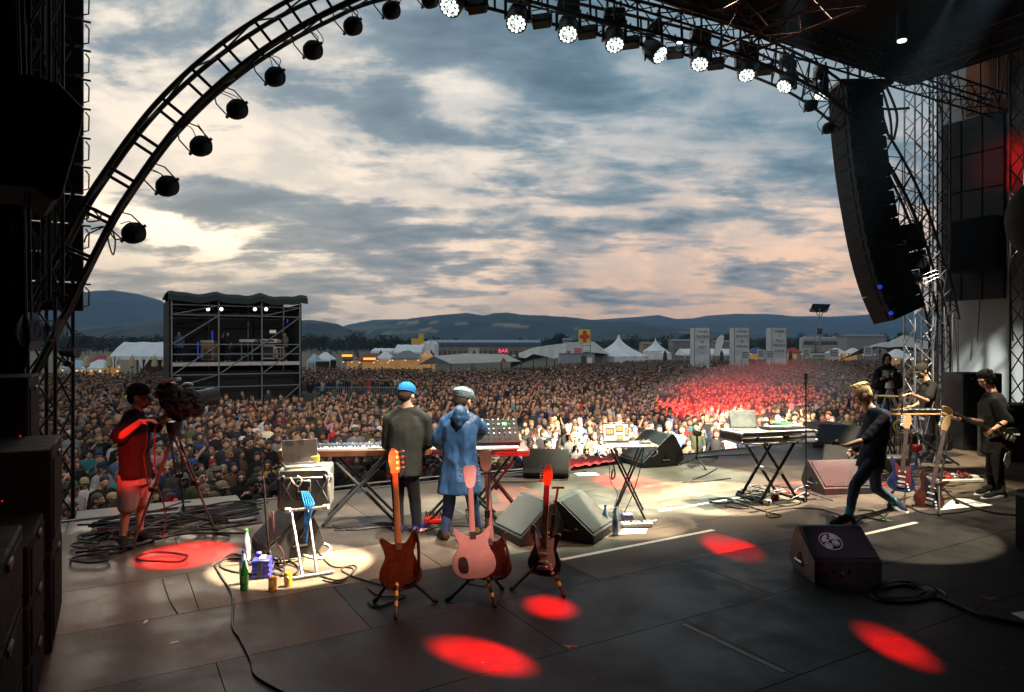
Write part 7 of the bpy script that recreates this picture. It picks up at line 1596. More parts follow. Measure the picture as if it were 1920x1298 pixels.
add(G().bbox(cC+RcT@np.array((-LW/2-.002, 0, 0)), (.008, .48, .09), RcT, .002), 'end_panel', DARK, t, True); add(G().bbox(cC+RcT@np.array((.1, -.268, .0)), (.10, .012, .05), RcT, .004), 'latch', BLACKM, t, True)
for x in (-.35, .38): add(G().bbox(cC+RcT@np.array((x, -.268, .0)), (.05, .012, .05), RcT, .004), 'latch', BLACKM, t, True)
laptop('silver laptop with grey track screen on the left of the case table', cC+RcT@np.array((-.33, -.02, .078)), yaw-.28, 2.05, .38, .26, screen=mat('grey_lcd', (.14, .16, .15), .3, emit=(.20, .24, .22), estr=.6))
t = thing('keyboard', 'small flat keyboard controller on the right half of the case table', 'keyboard', cC+RcT@np.array((.22, 0, .08))); add(G().bbox(cC+RcT@np.array((.22, -.02, .10)), (.58, .26, .04), RcT, .008), 'case', DARK, t, True)
for i in range(22): add(G().box(cC+RcT@np.array((-.05+.0245*i, -.08, .126)), (.022, .13, .012), RcT), 'key', KEYW, t, True)
for i in range(12): add(G().cyl(cC+RcT@np.array((-.04+.044*i, .06, .12)), cC+RcT@np.array((-.04+.044*i, .06, .14)), .011, n=8), 'knob', WHITEP if i % 3 else DARK, t, True)
add(G().tube(catmull([cC+RcT@np.array((.28+.16*math.cos(q), .02+.07*math.sin(q), .15)) for q in np.linspace(0, 6.2, 12)], 4), .014, 6), 'cable_coil', mat('green_cable', (.03, .22, .09), .5), label='green coil of cable on top of the case table keyboard', cat='cable')
kc = (F(1412, 945)+F(1500, 925))/2; xstand('black crossed stand with white pivot under the long flight case', (cC[0]+.02, cC[1]-.02, 0), yaw+.06, .52, .40, zt-.17, .62, BLACKM, .022, False)
t = thing('microphone_stand', 'tall black microphone stand right of the case table', 'microphone stand', F(1512, 942)); rod(t, 'pole', F(1512, 942), W(1511, 712, 9.2), .011, BLACKM, True); add(G().cyl(W(1511, 720, 9.2), W(1511, 700, 9.2), .02, .026, 10), 'microphone', DARK, t, True)
for q in ((1478, 940), (1562, 940), (1516, 922)): rod(t, 'leg', F(1512, 935)+(0, 0, .09), F(*q)+(0, 0, .012), .012, BLACKM, True)
add(G().ell(F(1512, 940)+(0, 0, .09), (.045, .045, .03)), 'hub', BLACKM, t, True); add(G().bbox(W(1512, 912, 9.15), (.05, .04, .03), I3, .005), 'clip', DARK, t, True)
t = thing('camera_tripod', 'small camera on a low black tripod at the lip, beside case table', 'tripod', F(1309, 872)); hb = W(1308, 858, 12.1); rod(t, 'pole', hb, W(1307, 815, 12.1), .02, BLACKM, True); add(G().bbox(W(1307, 812, 12.1), (.14, .14, .10), I3, .02), 'camera', DARK, t, True); add(G().cyl(W(1307, 812, 12.0), W(1307, 812, 11.9), .04, n=12), 'lens', ALU, t, True); add(G().ell(hb, .045), 'hub', BLACKM, t, True)
for q in ((1275, 872), (1324, 882), (1345, 858)): rod(t, 'leg', hb, F(*q)+(0, 0, .01), .014, BLACKM, True)
rod(t, 'handle', hb+(0, -.02, .02), W(1412, 852, 12.0), .012, BLACKM, True)

# ---- percussion table, pedals at the right
dP = 12.2; c = W(1722, 775, dP); t = thing('percussion_table', 'wooden table with black sampler in front of the standing drummer', 'table', (c[0], dP, 0)); add(G().bbox((c[0]-.12, dP, c[2]), (1.25, .5, .03), rz(.05), .008), 'table_top', mat('honey_wood', (.42, .24, .10), .5, 0, .2, 5), t, True); add(G().bbox((c[0]-.05, dP, c[2]+.05), (.75, .35, .06), rz(.05), .01), 'sampler', DARK, t, True)
for i in range(14): add(G().box((c[0]-.38+.05*i, dP-.16, c[2]+.082), (.04, .06, .008), rz(.05)), 'pad', WHITEP if i % 2 else mat('grey_pad', (.1, .1, .1), .5), t, True)
for x in (-.6, .35): rod(t, 'leg', (c[0]-.12+x, dP-.15, c[2]), (c[0]+.35-x*.4, dP-.2, .02), .02, BLACKM, True)
t = thing('drum_hardware', 'dark tangle of drum pedals and stands below the percussion table', 'drum hardware', (c[0]-.3, 12.0, 0)); rr = random.Random(4)
for k in range(16): x = c[0]-.75+rr.random()*1.1; rod(t, 'tube', (x, 12+rr.uniform(-.3, .3), .02), (x+rr.uniform(-.25, .25), 12+rr.uniform(-.3, .3), rr.uniform(.5, 1.15)), .011, BLACKM if k % 3 else CHR, True)
for k in range(3): add(G().bbox((c[0]-.6+.25*k, 11.7, .18+.18*k), (.18, .14, .12), rz(.3*k), .02), 'clamp_box', REDP if k == 1 else DARK, t, True)
add(G().lathe([(.2, 0), (.21, .02), (.21, .25), (.2, .27)], (c[0]+.42, 12.3, .25), 20), 'drum', BLKG, t, True); add(G().lathe([(.005, 0), (.18, .012), (.2, .0)], (c[0]-.62, 12.1, 1.22), 20), 'cymbal', mat('brass', (.5, .36, .12), .3, .9), t, True)
rod(t, 'cymbal_stand', (c[0]-.62, 12.1, .02), (c[0]-.62, 12.1, 1.22), .012, BLACKM, True); rod(t, 'drum_stick', W(1715, 762, 12.0), W(1674, 770, 11.9), .009, MAPLE, True)
add(G().tube(catmull([W(1690, 800, 11.9)+np.array((.13*math.cos(q), 0, .12*math.sin(q))) for q in np.linspace(0, 6.2, 9)], 4), .014, 6), 'cable_coil', mat('yellow_cable', (.5, .45, .04), .5), label='yellow cable coil hanging on the drum hardware', cat='cable')
c = F(1800, 905); t = thing('pedal_board', 'white pedal board crowded with effects before the guitarist', 'pedal board', c); Rb = rz(.12); add(G().bbox(c+(0, .12, .03), (.72, .34, .05), Rb, .01), 'board', WHITEP, t, True)
for i in range(6):
    for j in range(2): add(G().bbox(c+Rb@np.array((-.29+.115*i, .05+.15*j, .075)), (.085, .11, .045), Rb, .006), 'pedal', [DARK, REDP, ALU, mat('dark_maroon', (.10, .01, .02), .5), DARK, WHITEP][(i+j*2) % 6], t, True)
for i in range(5): add(G().tube(catmull([c+Rb@np.array((-.29+.115*i, .14, .08)), c+Rb@np.array((-.24+.115*i, .16, .15)), c+Rb@np.array((-.18+.115*i, .12, .08))], 4), .006, 5), 'patch_lead', REDP if i % 2 else CABM, t, True)
c = F(1640, 908)+(.5, .2, 0); t = thing('amplifier', 'grey amplifier on the floor behind the blue guitar', 'amplifier', W(1640, 895, 10.2)*(1, 1, 0)); cc = W(1665, 868, 10.6); add(G().bbox((cc[0]+.25, 11.0, .17), (.5, .3, .34), I3, .02), 'cabinet', CASE, t, True); add(G().bbox((cc[0]+.25, 10.845, .17), (.42, .01, .26), I3, .003), 'grille', GRILL, t, True)
g = G().raw([F(1760, 957)+(0, 0, .003), F(1862, 948)+(0, 0, .003), F(1812, 936)+(0, 0, .003), F(1788, 935)+(0, 0, .003)], [(0, 1, 2, 3)]); add(g, 'paper_sheet', PAPER, label='pale sheet on the floor between the guitar stand and guitarist', cat='paper')
t = thing('flight_case', 'dark flight case cut by the right photo edge', 'flight case', W(1960, 1010, 6.8)*(1, 1, 0)); add(G().bbox((W(2000, 980, 6.9)[0], 6.9, .30), (.62, .6, .60), I3, .02), 'case_body', mat('box_black', (.008, .008, .009), .6), t, True); add(G().bbox((W(2000, 980, 6.9)[0]-.312, 6.9, .56), (.012, .58, .03), I3, .003), 'edge', mat('dull_edge', (.06, .06, .06), .5), t, True)
# riser for the drummer and the second cameraman
a = W(1660, 800, 15.2); t = thing('camera_riser', 'low black riser under the hooded cameraman', 'riser', (a[0], a[1], 0)); add(G().bbox((a[0], a[1], .09), (1.5, 1.2, .18), rz(USTAGE), .01), 'deck', BOXP, t, True); add(G().bbox((a[0]-.1, a[1]-.62, .10), (1.4, .02, .12), rz(USTAGE), .004), 'front_board', DARK, t, True)

# ---- cables on the floor
rr = random.Random(21)
def floor_cable(pts, label, r=.009, m=CABM, wob=.0, name='cable', grp=None):
    P = [F(x, y)+np.array((rr.uniform(-wob, wob), rr.uniform(-wob, wob), r+.001)) for x, y in pts]; return add(G().tube(catmull(P, 7), r, 6), name, m, label=label, cat='cable', group=grp, smooth=True)
floor_cable([(402, 1062), (416, 1085), (436, 1120), (436, 1175), (450, 1200), (470, 1240), (480, 1270), (530, 1300)], 'thin black cable running from the bottles to the bottom edge', .009)
floor_cable([(305, 1088), (312, 1110), (320, 1130), (333, 1150)], 'thin dark cable curve on the left floor', .004)
floor_cable([(600, 1082), (640, 1090), (668, 1068), (660, 1062), (640, 1070), (668, 1085), (720, 1100), (750, 1112)], 'looping black cable from the warm pool towards the bass guitar', .008)
floor_cable([(592, 1030), (620, 1062), (655, 1066), (662, 1072), (640, 1094), (605, 1090)], 'second looped cable at the right edge of the warm pool', .007)
floor_cable([(402, 1062), (425, 1050), (470, 1052), (500, 1070), (470, 1078), (430, 1072), (412, 1060), (440, 1040), (490, 1062)], 'coil of black cable around the bottles and blue crate', .008)
floor_cable([(500, 1075), (540, 1082), (560, 1070), (545, 1055), (515, 1062), (540, 1078)], 'short coil of cable under the folding stand', .008)
floor_cable([(690, 1105), (715, 1120), (760, 1118), (710, 1140), (690, 1132)], 'cable bending under the left guitar stand', .008)
floor_cable([(1380, 938), (1410, 948), (1395, 955), (1360, 950), (1372, 943), (1440, 962), (1465, 968), (1445, 972), (1440, 962), (1480, 955), (1530, 955), (1560, 962)], 'black cable looping from the case table towards the singer', .008)
for k in range(5): floor_cable([(1352+rr.uniform(-4, 4)+22*math.cos(q), 940+rr.uniform(-1, 1)+4.5*math.sin(q)) for q in np.linspace(0, 6.0, 9)], 'loop of the small cable coil left of the case table stand', .008, grp='loops of the coil left of the case table stand')
floor_cable([(1560, 962), (1590, 970), (1640, 962), (1668, 955), (1650, 975), (1612, 968), (1585, 978), (1560, 968)], 'tangled black cable around the front foot of the singer', .008)
floor_cable([(1600, 985), (1620, 972), (1660, 978), (1640, 960), (1610, 958)], 'loop of cable between the feet of the singer', .008)
for k in range(6): floor_cable([(1690+rr.uniform(-4, 4)+(38+k*5)*math.cos(q+k), 1112+rr.uniform(-2, 2)+(12+k*1.5)*math.sin(q+k)) for q in np.linspace(0, 5.6, 9)], 'ring of the coiled cable behind the emblem wedge', .010, grp='rings of the coiled cable by the emblem wedge')
floor_cable([(1690, 1098), (1740, 1100), (1772, 1115), (1765, 1125), (1720, 1120)], 'wide cable loop right of the emblem wedge', .010)
floor_cable([(1760, 1122), (1800, 1140), (1850, 1160), (1935, 1178)], 'thick black cable running off the right edge of the photo', .016)
floor_cable([(1790, 938), (1830, 955), (1880, 966), (1930, 968)], 'black cable behind the guitar stand to the right edge', .014)
floor_cable([(1700, 950), (1740, 965), (1800, 962), (1850, 952)], 'black cable under the guitar stands', .010)
RCB = mat('red_cable', (.45, .03, .02), .5)
floor_cable([(1445, 935), (1470, 925), (1500, 928), (1530, 915)], 'red cable at the case table stand foot', .010, RCB); floor_cable([(1486, 930), (1495, 918), (1510, 914), (1530, 914)], 'pale cable right of the case table stand', .008, WHITEP)
floor_cable([(1650, 912), (1690, 905), (1720, 912), (1745, 905)], 'red cable before the amplifier at the right', .010, RCB); floor_cable([(1840, 892), (1860, 896), (1885, 893)], 'yellow cable behind the guitarist feet', .009, mat('yellow_cable', (.5, .45, .04), .5))
floor_cable([(560, 1040), (600, 1050), (620, 1030), (600, 1020), (585, 1028)], 'white cable bundle right of the folding stand', .012, WHITEP)
for k in range(5): floor_cable([(620+rr.uniform(-8, 8), 985+k*2+rr.uniform(-4, 4)), (660, 992+rr.uniform(-5, 5)), (720, 985+rr.uniform(-5, 5)), (790, 992+rr.uniform(-7, 7)), (850, 985+rr.uniform(-5, 5)), (930, 990+rr.uniform(-5, 5))], 'black cable strand on the floor under the long keyboard', .009, grp='cable strands under the keyboards')
for (x0, y0, x1, y1, lab) in [(1300, 900, 1344, 880, 'thin cable from the low tripod along the lip'), (945, 895, 1100, 885, 'black cable along the lip before the lip wedge'), (930, 905, 1065, 900, 'grey pole lying before the wedge on the lip'), (1280, 905, 1370, 898, 'cable beyond the laptop table')]: floor_cable([(x0, y0), ((x0+x1)/2, (y0+y1)/2+2), (x1, y1)], lab, .010)
floor_cable([(560, 925), (700, 908), (850, 893), (1000, 880)], 'pale long cable running along the stage lip', .016, mat('grey_cable', (.2, .2, .2), .5))
g = G(); rr = random.Random(6)
for k in range(17):
    x, y = rr.uniform(118, 250), rr.uniform(985, 1045); pts = []
    for j in range(6): pts.append(F(x, y)+np.array((0, 0, .012+rr.random()*.07))); x += rr.uniform(15, 75); y += rr.uniform(-16, 12)-3; y = max(952, min(1075, y))
    g.tube(catmull(pts, 4), rr.choice([.008, .010, .013]), 5)
for k in range(14):
    x, y = 490+rr.uniform(-20, 15), 948+rr.uniform(-4, 22); pts = []
    for j in range(7): pts.append(F(x, y)+np.array((0, 0, .012+rr.random()*.05))); x -= rr.uniform(45, 60); y += rr.uniform(0, 12)+k*.25
    g.tube(catmull(pts, 4), .012, 5)
for k in range(5):
    cx0, cy0, ra = rr.uniform(140, 330), rr.uniform(1000, 1055), rr.uniform(20, 50); g.tube(catmull([F(cx0+ra*math.cos(q), cy0+ra*.22*math.sin(q))+np.array((0, 0, .015+.03*rr.random())) for q in np.linspace(0, 6.0, 8)], 4), .012, 5)
for k in range(10):
    cx0, cy0, ra = rr.uniform(150, 175), 1040+rr.uniform(-2, 2), rr.uniform(14, 30); g.tube([F(cx0+k*5+ra*.3*math.cos(q), cy0+4*math.sin(q))+np.array((0, 0, .03)) for q in np.linspace(0, 6.2, 12)], .006, 4)
add(g, 'cable_tangle', CABM, kind='stuff', label='tangle of thick black cables round the feet of the left cameraman', smooth=True)
g = G()
for k in range(10):
    x, y = rr.uniform(1380, 1420), rr.uniform(925, 945); pts = []
    for j in range(6): pts.append(F(x, y)+np.array((0, 0, .012+rr.random()*.06))); x += rr.uniform(-5, 34); y += rr.uniform(-9, 9); y = max(915, min(952, y))
    g.tube(catmull(pts, 4), .009, 5)
for k in range(8):
    x, y = rr.uniform(1640, 1700), rr.uniform(890, 915); pts = []
    for j in range(5): pts.append(F(x, y)+np.array((0, 0, .012+rr.random()*.05))); x += rr.uniform(5, 40); y += rr.uniform(-6, 6)
    g.tube(catmull(pts, 4), .009, 5)
for k in range(8):
    x, y = rr.uniform(440, 500), rr.uniform(1050, 1072); pts = []
    for j in range(6): pts.append(F(x, y)+np.array((0, 0, .012+rr.random()*.05))); x += rr.uniform(-22, 34); y += rr.uniform(-9, 9); y = max(1040, min(1085, y))
    g.tube(catmull(pts, 4), .007, 5)
add(g, 'cable_tangle', CABM, kind='stuff', label='small tangles of leads at the stands and pedals', smooth=True)
for i, (x, y) in enumerate([(1440, 948), (1455, 938), (1390, 930)]): c = F(x, y); t = thing('power_box', 'small %s on the floor at the case table stand' % ['white mains plug block', 'red junction box', 'black power supply'][i], 'power box', c); add(G().bbox(c+(0, .03, .04), (.09, .07, .07), rz(.3*i), .01), 'block', [WHITEP, REDP, DARK][i], t, True); add(G().cyl(c+(0, -.01, .045), c+(0, -.03, .045), .015, n=8), 'plug', DARK, t, True)
# litter on the deck
g = G(); rr = random.Random(12)
for k in range(240):
    u, v = rr.uniform(0, 13), rr.uniform(2, 9.4); a = rr.uniform(0, 3); s = rr.uniform(.003, .011); c = S(u, v, .0025); g.box(c, (s, s*.7, .002), rz(a))
add(g, 'confetti_crumbs', mat('pale_crumbs', (.45, .43, .38), .8), kind='stuff', label='tiny pale crumbs and paper bits scattered on the deck')
# ================================================================= PEOPLE ON STAGE
def PJ(d, **k):   # joints from photo measurements: name=(px, py, depth offset)
    return {n: W(v[0], v[1], d+(v[2] if len(v) > 2 else 0)) for n, v in k.items()}
BLKT = cloth('black_tee', (.014, .014, .015)); JEAN = cloth('dark_jeans', (.022, .028, .045), .85); BLKJ = cloth('black_jeans', (.012, .012, .014))
# left cameraman (profile to the right)
J = PJ(7.25, hd=(263, 742), nk=(255, 770), sl=(262, 795, .16), sr=(236, 797, -.16), pv=(254, 885), el=(300, 798, .25), wl=(318, 768, .15), er=(222, 822, -.28), wr=(264, 790, -.38), hl=(262, 893, .08), hr=(242, 893, -.08), kl=(264, 945, .10), kr=(238, 955, -.08), al=(262, 998, .12), ar=(230, 1012, -.08), tl=(282, 1006, .10), tr=(233, 1032, -.20))
for k in ('tl', 'tr'): J[k][2] = .03
J['al'][2] = J['ar'][2] = .09
person('person', 'bearded cameraman in black cap and tee, red lit shorts, at the left tripod camera', J, (.95, .2, 0), (1, .15, -.08), 'mid',
       [('shirt', BLKT, 'shirt', dict(infl=.035, hem=-.12, sleeve=.75, sw=.02, fold=.012)), ('shorts', cloth('pale_denim', (.30, .30, .32)), 'trousers', dict(infl=.022, length=.55, fold=.006)), ('hair', cloth('dark_hair', (.02, .014, .01)), 'hair', dict(kind='short')), ('cap', BLKT, 'cap', dict(kind='cap', back=True)), ('shoe', cloth('dark_sneaker', (.02, .02, .022)), 'shoe', {}),
        ('glasses', DARK, lambda g, A, Rh, Rs, up: (g.ell(A['hd']+Rh@np.array((.034, .098, 0)), (.026, .008, .018), Rh), g.ell(A['hd']+Rh@np.array((-.034, .098, 0)), (.026, .008, .018), Rh), g.cyl(A['hd']+Rh@np.array((.07, .09, .004)), A['hd']+Rh@np.array((.08, -.01, .004)), .005)), dict(raw=True))],
       hands=({'n': (0, 0, -1), 'curl': .4, 'd': (1, 0, -.05)}, {'n': (0, .1, -1), 'curl': .35, 'd': (1, .1, .1), 'side': -1}), beard=(.05, .03, .025))
# camera and tripod
t = thing('broadcast_camera', 'big camera under a crumpled black rain cover on the left tripod', 'camera', W(338, 800, 7.3)); c = W(340, 752, 7.35)
g = G(); g.ell(c, (.20, .24, .13), I3, 16, 10); g.ell(c+(-.12, -.1, .1), (.10, .12, .10)); g.ell(c+(.12, 0, -.04), (.13, .16, .14)); g.ell(c+(-.02, 0, -.1), (.12, .12, .12)); add(remesh(g, .014, 2, .045, 14, 'cover', (1, 1, 1)), 'rain_cover', mat('black_polythene', (.008, .008, .009), .6, 0, .2, 4), t, True)
add(G().bbox(W(322, 713, 7.2), (.16, .12, .04), ry(-.15), .01), 'viewfinder_hood', WHITEP, t, True); add(G().bbox(W(318, 728, 7.25), (.12, .14, .12), I3, .02), 'viewfinder', DARK, t, True); add(G().cyl(c+(.05, .1, 0), c+(.15, .45, .02), .09, .10, 16), 'lens', DARK, t, True); add(G().ell(W(352, 722, 7.4), (.06, .05, .03)), 'top_light', ALU, t, True)
rod(t, 'pan_handle', c+(-.05, -.1, -.12), W(272, 792, 6.95), .012, DARK, True); rod(t, 'pan_handle', c+(-.05, .1, -.12), W(308, 772, 7.4), .012, DARK, True)
REDT = mat('grey_carbon_tube', (.10, .10, .105), .4, .3)
t = thing('camera_tripod', 'tall twin tube tripod lit red under the left camera', 'tripod', F(330, 1000)); hb = W(327, 812, 7.3); add(G().cyl(hb, hb+(0, 0, .12), .07, .09, 14), 'head', DARK, t, True)
for i, (x, y) in enumerate([(248, 1030), (404, 1000), (345, 962)]):
    f = F(x, y)+(0, 0, .02); m_ = hb*.5+f*.5; dd_ = nrm(f-hb); sd = nrm(np.cross(dd_, (0, 0, 1)))
    for q in (-1, 1): rod(t, 'upper_tube', hb+sd*.05*q, m_+sd*.035*q, .012, REDT, True)
    rod(t, 'lower_tube', m_-dd_*.05, f, .014, REDT, True); add(G().bbox(m_, (.10, .05, .05), I3, .012), 'clamp', DARK, t, True); add(G().ell(f, (.035, .035, .025)), 'foot', RUBB, t, True); rod(t, 'spreader', m_*.25+f*.75, F(332, 998)+(0, 0, .22), .008, REDT, True)
for k, pts in enumerate([[(316, 790), (292, 800), (290, 850), (294, 905), (310, 960), (306, 1010)], [(276, 795), (275, 830), (270, 860), (277, 905)]]): add(G().tube(catmull([W(x, y, 7.1) for x, y in pts], 6), .008, 5), 'cable', mat('red_brown_cable', (.12, .03, .03), .5) if k == 0 else CABM, label=['long cable hanging from the left camera to the floor', 'short cable hanging in front of the cameraman shirt'][k], cat='cable')
# man in black with the blue cap
J = PJ(7.75, hd=(763, 739), nk=(762, 768, -.02), sl=(730, 786), sr=(796, 786), pv=(758, 872), el=(728, 832, .08), wl=(742, 838, .38), er=(803, 828, .10), wr=(788, 838, .40), hl=(746, 880), hr=(771, 880), kl=(746, 940, .06), kr=(778, 940, .03), al=(748, 988, -.02), ar=(782, 990, -.05), tl=(742, 985, .2), tr=(796, 998, .1))
for k in ('tl', 'tr'): J[k][2] = .03
J['al'][2] = J['ar'][2] = .09
person('person', 'man in blue cap and dark grey sweater seen from behind at the long keyboard', J, (.05, 1, 0), (.35, 1, -.35), 'fair',
       [('sweater', cloth('charcoal_sweater', (.030, .032, .028)), 'shirt', dict(infl=.040, hem=-.20, sleeve=1.9, sw=.012, fold=.012, fs=7)), ('trousers', BLKJ, 'trousers', dict(infl=.012, fold=.006)), ('hair', cloth('brown_hair', (.05, .03, .018)), 'hair', dict(kind='short')), ('cap', cloth('bright_blue_cap', (.015, .16, .42)), 'cap', dict(kind='cap', back=False)), ('shoe', cloth('blue_sneaker', (.02, .03, .16)), 'shoe', dict(sole=WHITEP))],
       hands=({'curl': .5, 'd': (.2, 1, -.2)}, {'curl': .5, 'd': (-.2, 1, -.2), 'side': -1}))
# man in the blue raincoat
J = PJ(7.5, hd=(869, 750), nk=(866, 776, -.02), sl=(834, 792), sr=(888, 790), pv=(862, 872), el=(822, 826, .05), wl=(830, 838, .36), er=(902, 806, .14), wr=(886, 822, .42), hl=(848, 885), hr=(875, 885), kl=(842, 945, .05), kr=(886, 940, .06), al=(834, 992, -.05), ar=(893, 985, .12), tl=(828, 1003, .08), tr=(898, 990, .32))
for k in ('tl', 'tr'): J[k][2] = .03
J['al'][2] = J['ar'][2] = .09
def hood(g, A, Rh, Rs, up): g.chain([A['sl']*.6+A['nk']*.4, A['nk']-Rs[:, 1]*.10-up*.03, A['sr']*.6+A['nk']*.4], [.05, .085, .05]); g.chain([A['nk']-Rs[:, 1]*.09+up*.02, A['nk']-Rs[:, 1]*.12-up*.10], [.09, .05])
person('person', 'man in mottled flat cap and long blue raincoat seen from behind', J, (.12, 1, 0), (.5, 1, -.3), 'fair',
       [('raincoat', mat('blue_raincoat', (.022, .072, .17), .5, 0, .25, 5, .3, 40), 'shirt', dict(infl=.035, hem=-.62, sleeve=1.9, sw=.014, flare=.055, fold=.022, fs=8, label='long bright blue raincoat')), ('hood', mat('blue_raincoat', (.035, .12, .30)), hood, dict(fold=.015)), ('trousers', cloth('blue_jeans', (.035, .065, .14)), 'trousers', dict(infl=.012, fold=.008)), ('hair', cloth('brown_hair', (.05, .03, .018)), 'hair', dict(kind='short')),
        ('cap', mat('mottled_wool', (.16, .22, .24), .9, 0, .7, 60), 'cap', dict(kind='flat')), ('shoe', cloth('olive_boot', (.07, .06, .035)), 'shoe', dict(sole=DARK))],
       hands=({'curl': .5, 'd': (.2, 1, -.2)}, {'curl': .5, 'd': (-.4, 1, -.1), 'side': -1}))
# the singer, striding with bent knees, facing left
J = PJ(8.4, hd=(1614, 737), nk=(1628, 768), sl=(1636, 778, .17), sr=(1658, 783, -.16), pv=(1634, 866), er=(1622, 826, -.34), wr=(1586, 836, -.42), el=(1606, 840, .30), wl=(1602, 850, .36), hr=(1632, 872, -.09), hl=(1640, 872, .10), kr=(1603, 910, -.26), ar=(1591, 972, -.38), tr=(1563, 984, -.42), kl=(1642, 915, .10), al=(1672, 944, .20), tl=(1690, 960, .05))
J['tr'][2] = .03; J['tl'][2] = .04; J['ar'][2] = .10; J['al'][2] = .12; J['al'][0:2] = W(1676, 946, 8.75)[0:2]; J['tl'][0:2] = W(1694, 955, 8.68)[0:2]
def mic(g, A, Rh, Rs, up): pass
person('person', 'blond singer in navy sweater and jeans striding sideways with a microphone', J, (-.93, -.1, 0), (-.95, .1, -.30), 'fair',
       [('sweater', cloth('navy_sweater', (.012, .016, .035)), 'shirt', dict(infl=.022, hem=-.12, sleeve=1.12, fold=.009)), ('jeans', cloth('slate_jeans', (.055, .078, .125), .85), 'trousers', dict(infl=.008, length=.90, fold=.009)), ('hair', cloth('blond_hair', (.62, .45, .20)), 'hair', dict(kind='tuft', voxel=.006, smooth=1)), ('sock', cloth('turquoise_sock', (.03, .38, .48)), 'sock', {}), ('shoe', cloth('navy_sneaker', (.02, .025, .04)), 'shoe', dict(sole=WHITEP))],
       hands=({'curl': .8, 'd': (-.8, -.1, -.2), 'n': (0, -1, 0)}, {'curl': 1.0, 'd': (-1, 0, .15), 'n': (0, .3, 1)}), brow=(.3, .2, .1))
t = thing('microphone', 'black microphone held low in the hand of the singer', 'microphone', J['wr']); a = J['wr']+np.array((-.06, -.0, .02)); add(G().cyl(a+(.09, .02, -.03), a+(-.07, -.01, .01), .012, .017, 12), 'handle', DARK, t, True); add(G().ell(a+(-.09, -.01, .015), .027), 'grille_ball', GRILL, t, True)
# guitarist at the right, facing left, head bowed
J = PJ(9.7, hd=(1847, 708), nk=(1861, 738), sl=(1858, 748, .18), sr=(1868, 752, -.17), pv=(1866, 838), er=(1884, 795, -.30), wr=(1856, 806, -.45), el=(1848, 800, .22), wl=(1806, 788, -.02), hl=(1862, 848, .10), hr=(1870, 848, -.09), kl=(1858, 886, .06), kr=(1872, 890, -.12), al=(1861, 918, .1), ar=(1878, 928, -.2), tl=(1836, 918, .0), tr=(1850, 930, -.25))
J['tl'][2] = J['tr'][2] = .03; J['al'][2] = J['ar'][2] = .09; J['wl'] = W(1798, 786, 9.45); J['el'] = W(1845, 792, 9.75); J['er'] = W(1888, 790, 9.45); J['wr'] = W(1862, 806, 9.25)
person('person', 'black haired guitarist in black shirt and jeans playing at the right', J, (-.95, -.28, 0), (-.9, -.25, -.45), 'tan',
       [('shirt', cloth('black_shirt', (.010, .010, .010)), 'shirt', dict(infl=.028, hem=-.15, sleeve=1.05, sw=.016, flare=.01, fold=.014)), ('jeans', BLKJ, 'trousers', dict(infl=.010, fold=.008)), ('hair', mat('black_hair', (.004, .004, .004), .8, 0, .3, 20, spec=.1), 'hair', dict(kind='messy', voxel=.008, smooth=1)), ('shoe', cloth('black_sneaker', (.016, .016, .016)), 'shoe', dict(sole=WHITEP)),
        ('wristband', BLKT, lambda g, A, Rh, Rs, up: g.cyl(A['wl']*.97+A['el']*.03, A['wl']*.6+A['el']*.4, .036, .044), dict(raw=True))],
       hands=({'curl': .9, 'd': (-.9, .1, .15), 'n': (0, .4, .9), 'side': -1}, {'curl': .9, 'd': (-.5, .2, -.6), 'n': (.3, .8, 0)}))
gb, gt = W(1906, 828, 9.38), W(1762, 764, 9.18)
guitar('black guitar with maple neck held by the guitarist', gb, gt, (-.25, -.95, .1), 'strat', BLKG, MAPLE, MAPLE, mat('black_guard', (.03, .03, .03), .4), 'side6', .95, strap=None)
add(G().prism([(0, 0), (.05, .02), (.06, -.12), (.02, -.2), (-.03, -.1)], .012, I3, W(1886, 850, 9.2)), 'wallet_chain', ALU, label='pale key chain hanging at the guitarist hip', cat='key chain')
# drummer standing at his table
J = PJ(12.6, hd=(1727, 694), nk=(1738, 715), sl=(1738, 723, .17), sr=(1750, 725, -.16), pv=(1742, 776), er=(1738, 752, -.28), wr=(1707, 739, -.40), el=(1732, 752, .25), wl=(1712, 762, .05), hl=(1736, 782, .09), hr=(1746, 782, -.09), kl=(1738, 822, .1), kr=(1750, 822, -.1), al=(1740, 852, .1), ar=(1752, 852, -.1), tl=(1724, 858, .0), tr=(1738, 858, -.2))
J['tl'][2] = J['tr'][2] = .05; J['al'][2] = J['ar'][2] = .12
person('person', 'drummer in black cap and tee with white shorts standing at the wooden table', J, (-.95, -.25, 0), (-.9, -.25, -.35), 'mid',
       [('shirt', BLKT, 'shirt', dict(infl=.026, hem=-.1, sleeve=.7, sw=.02, fold=.01)), ('shorts', cloth('white_shorts', (.40, .40, .42)), 'trousers', dict(infl=.022, length=.50)), ('hair', cloth('dark_hair', (.02, .014, .01)), 'hair', dict(kind='short')), ('cap', cloth('dark_olive_cap', (.025, .024, .018)), 'cap', dict(kind='cap')), ('shoe', cloth('pale_sneaker', (.35, .35, .33)), 'shoe', dict(sole=WHITEP))],
       hands=({'curl': 1.1, 'd': (-1, -.1, .1)}, {'curl': .5, 'd': (-1, 0, -.05), 'side': -1}), beard=(.05, .03, .02), voxel=.0095)
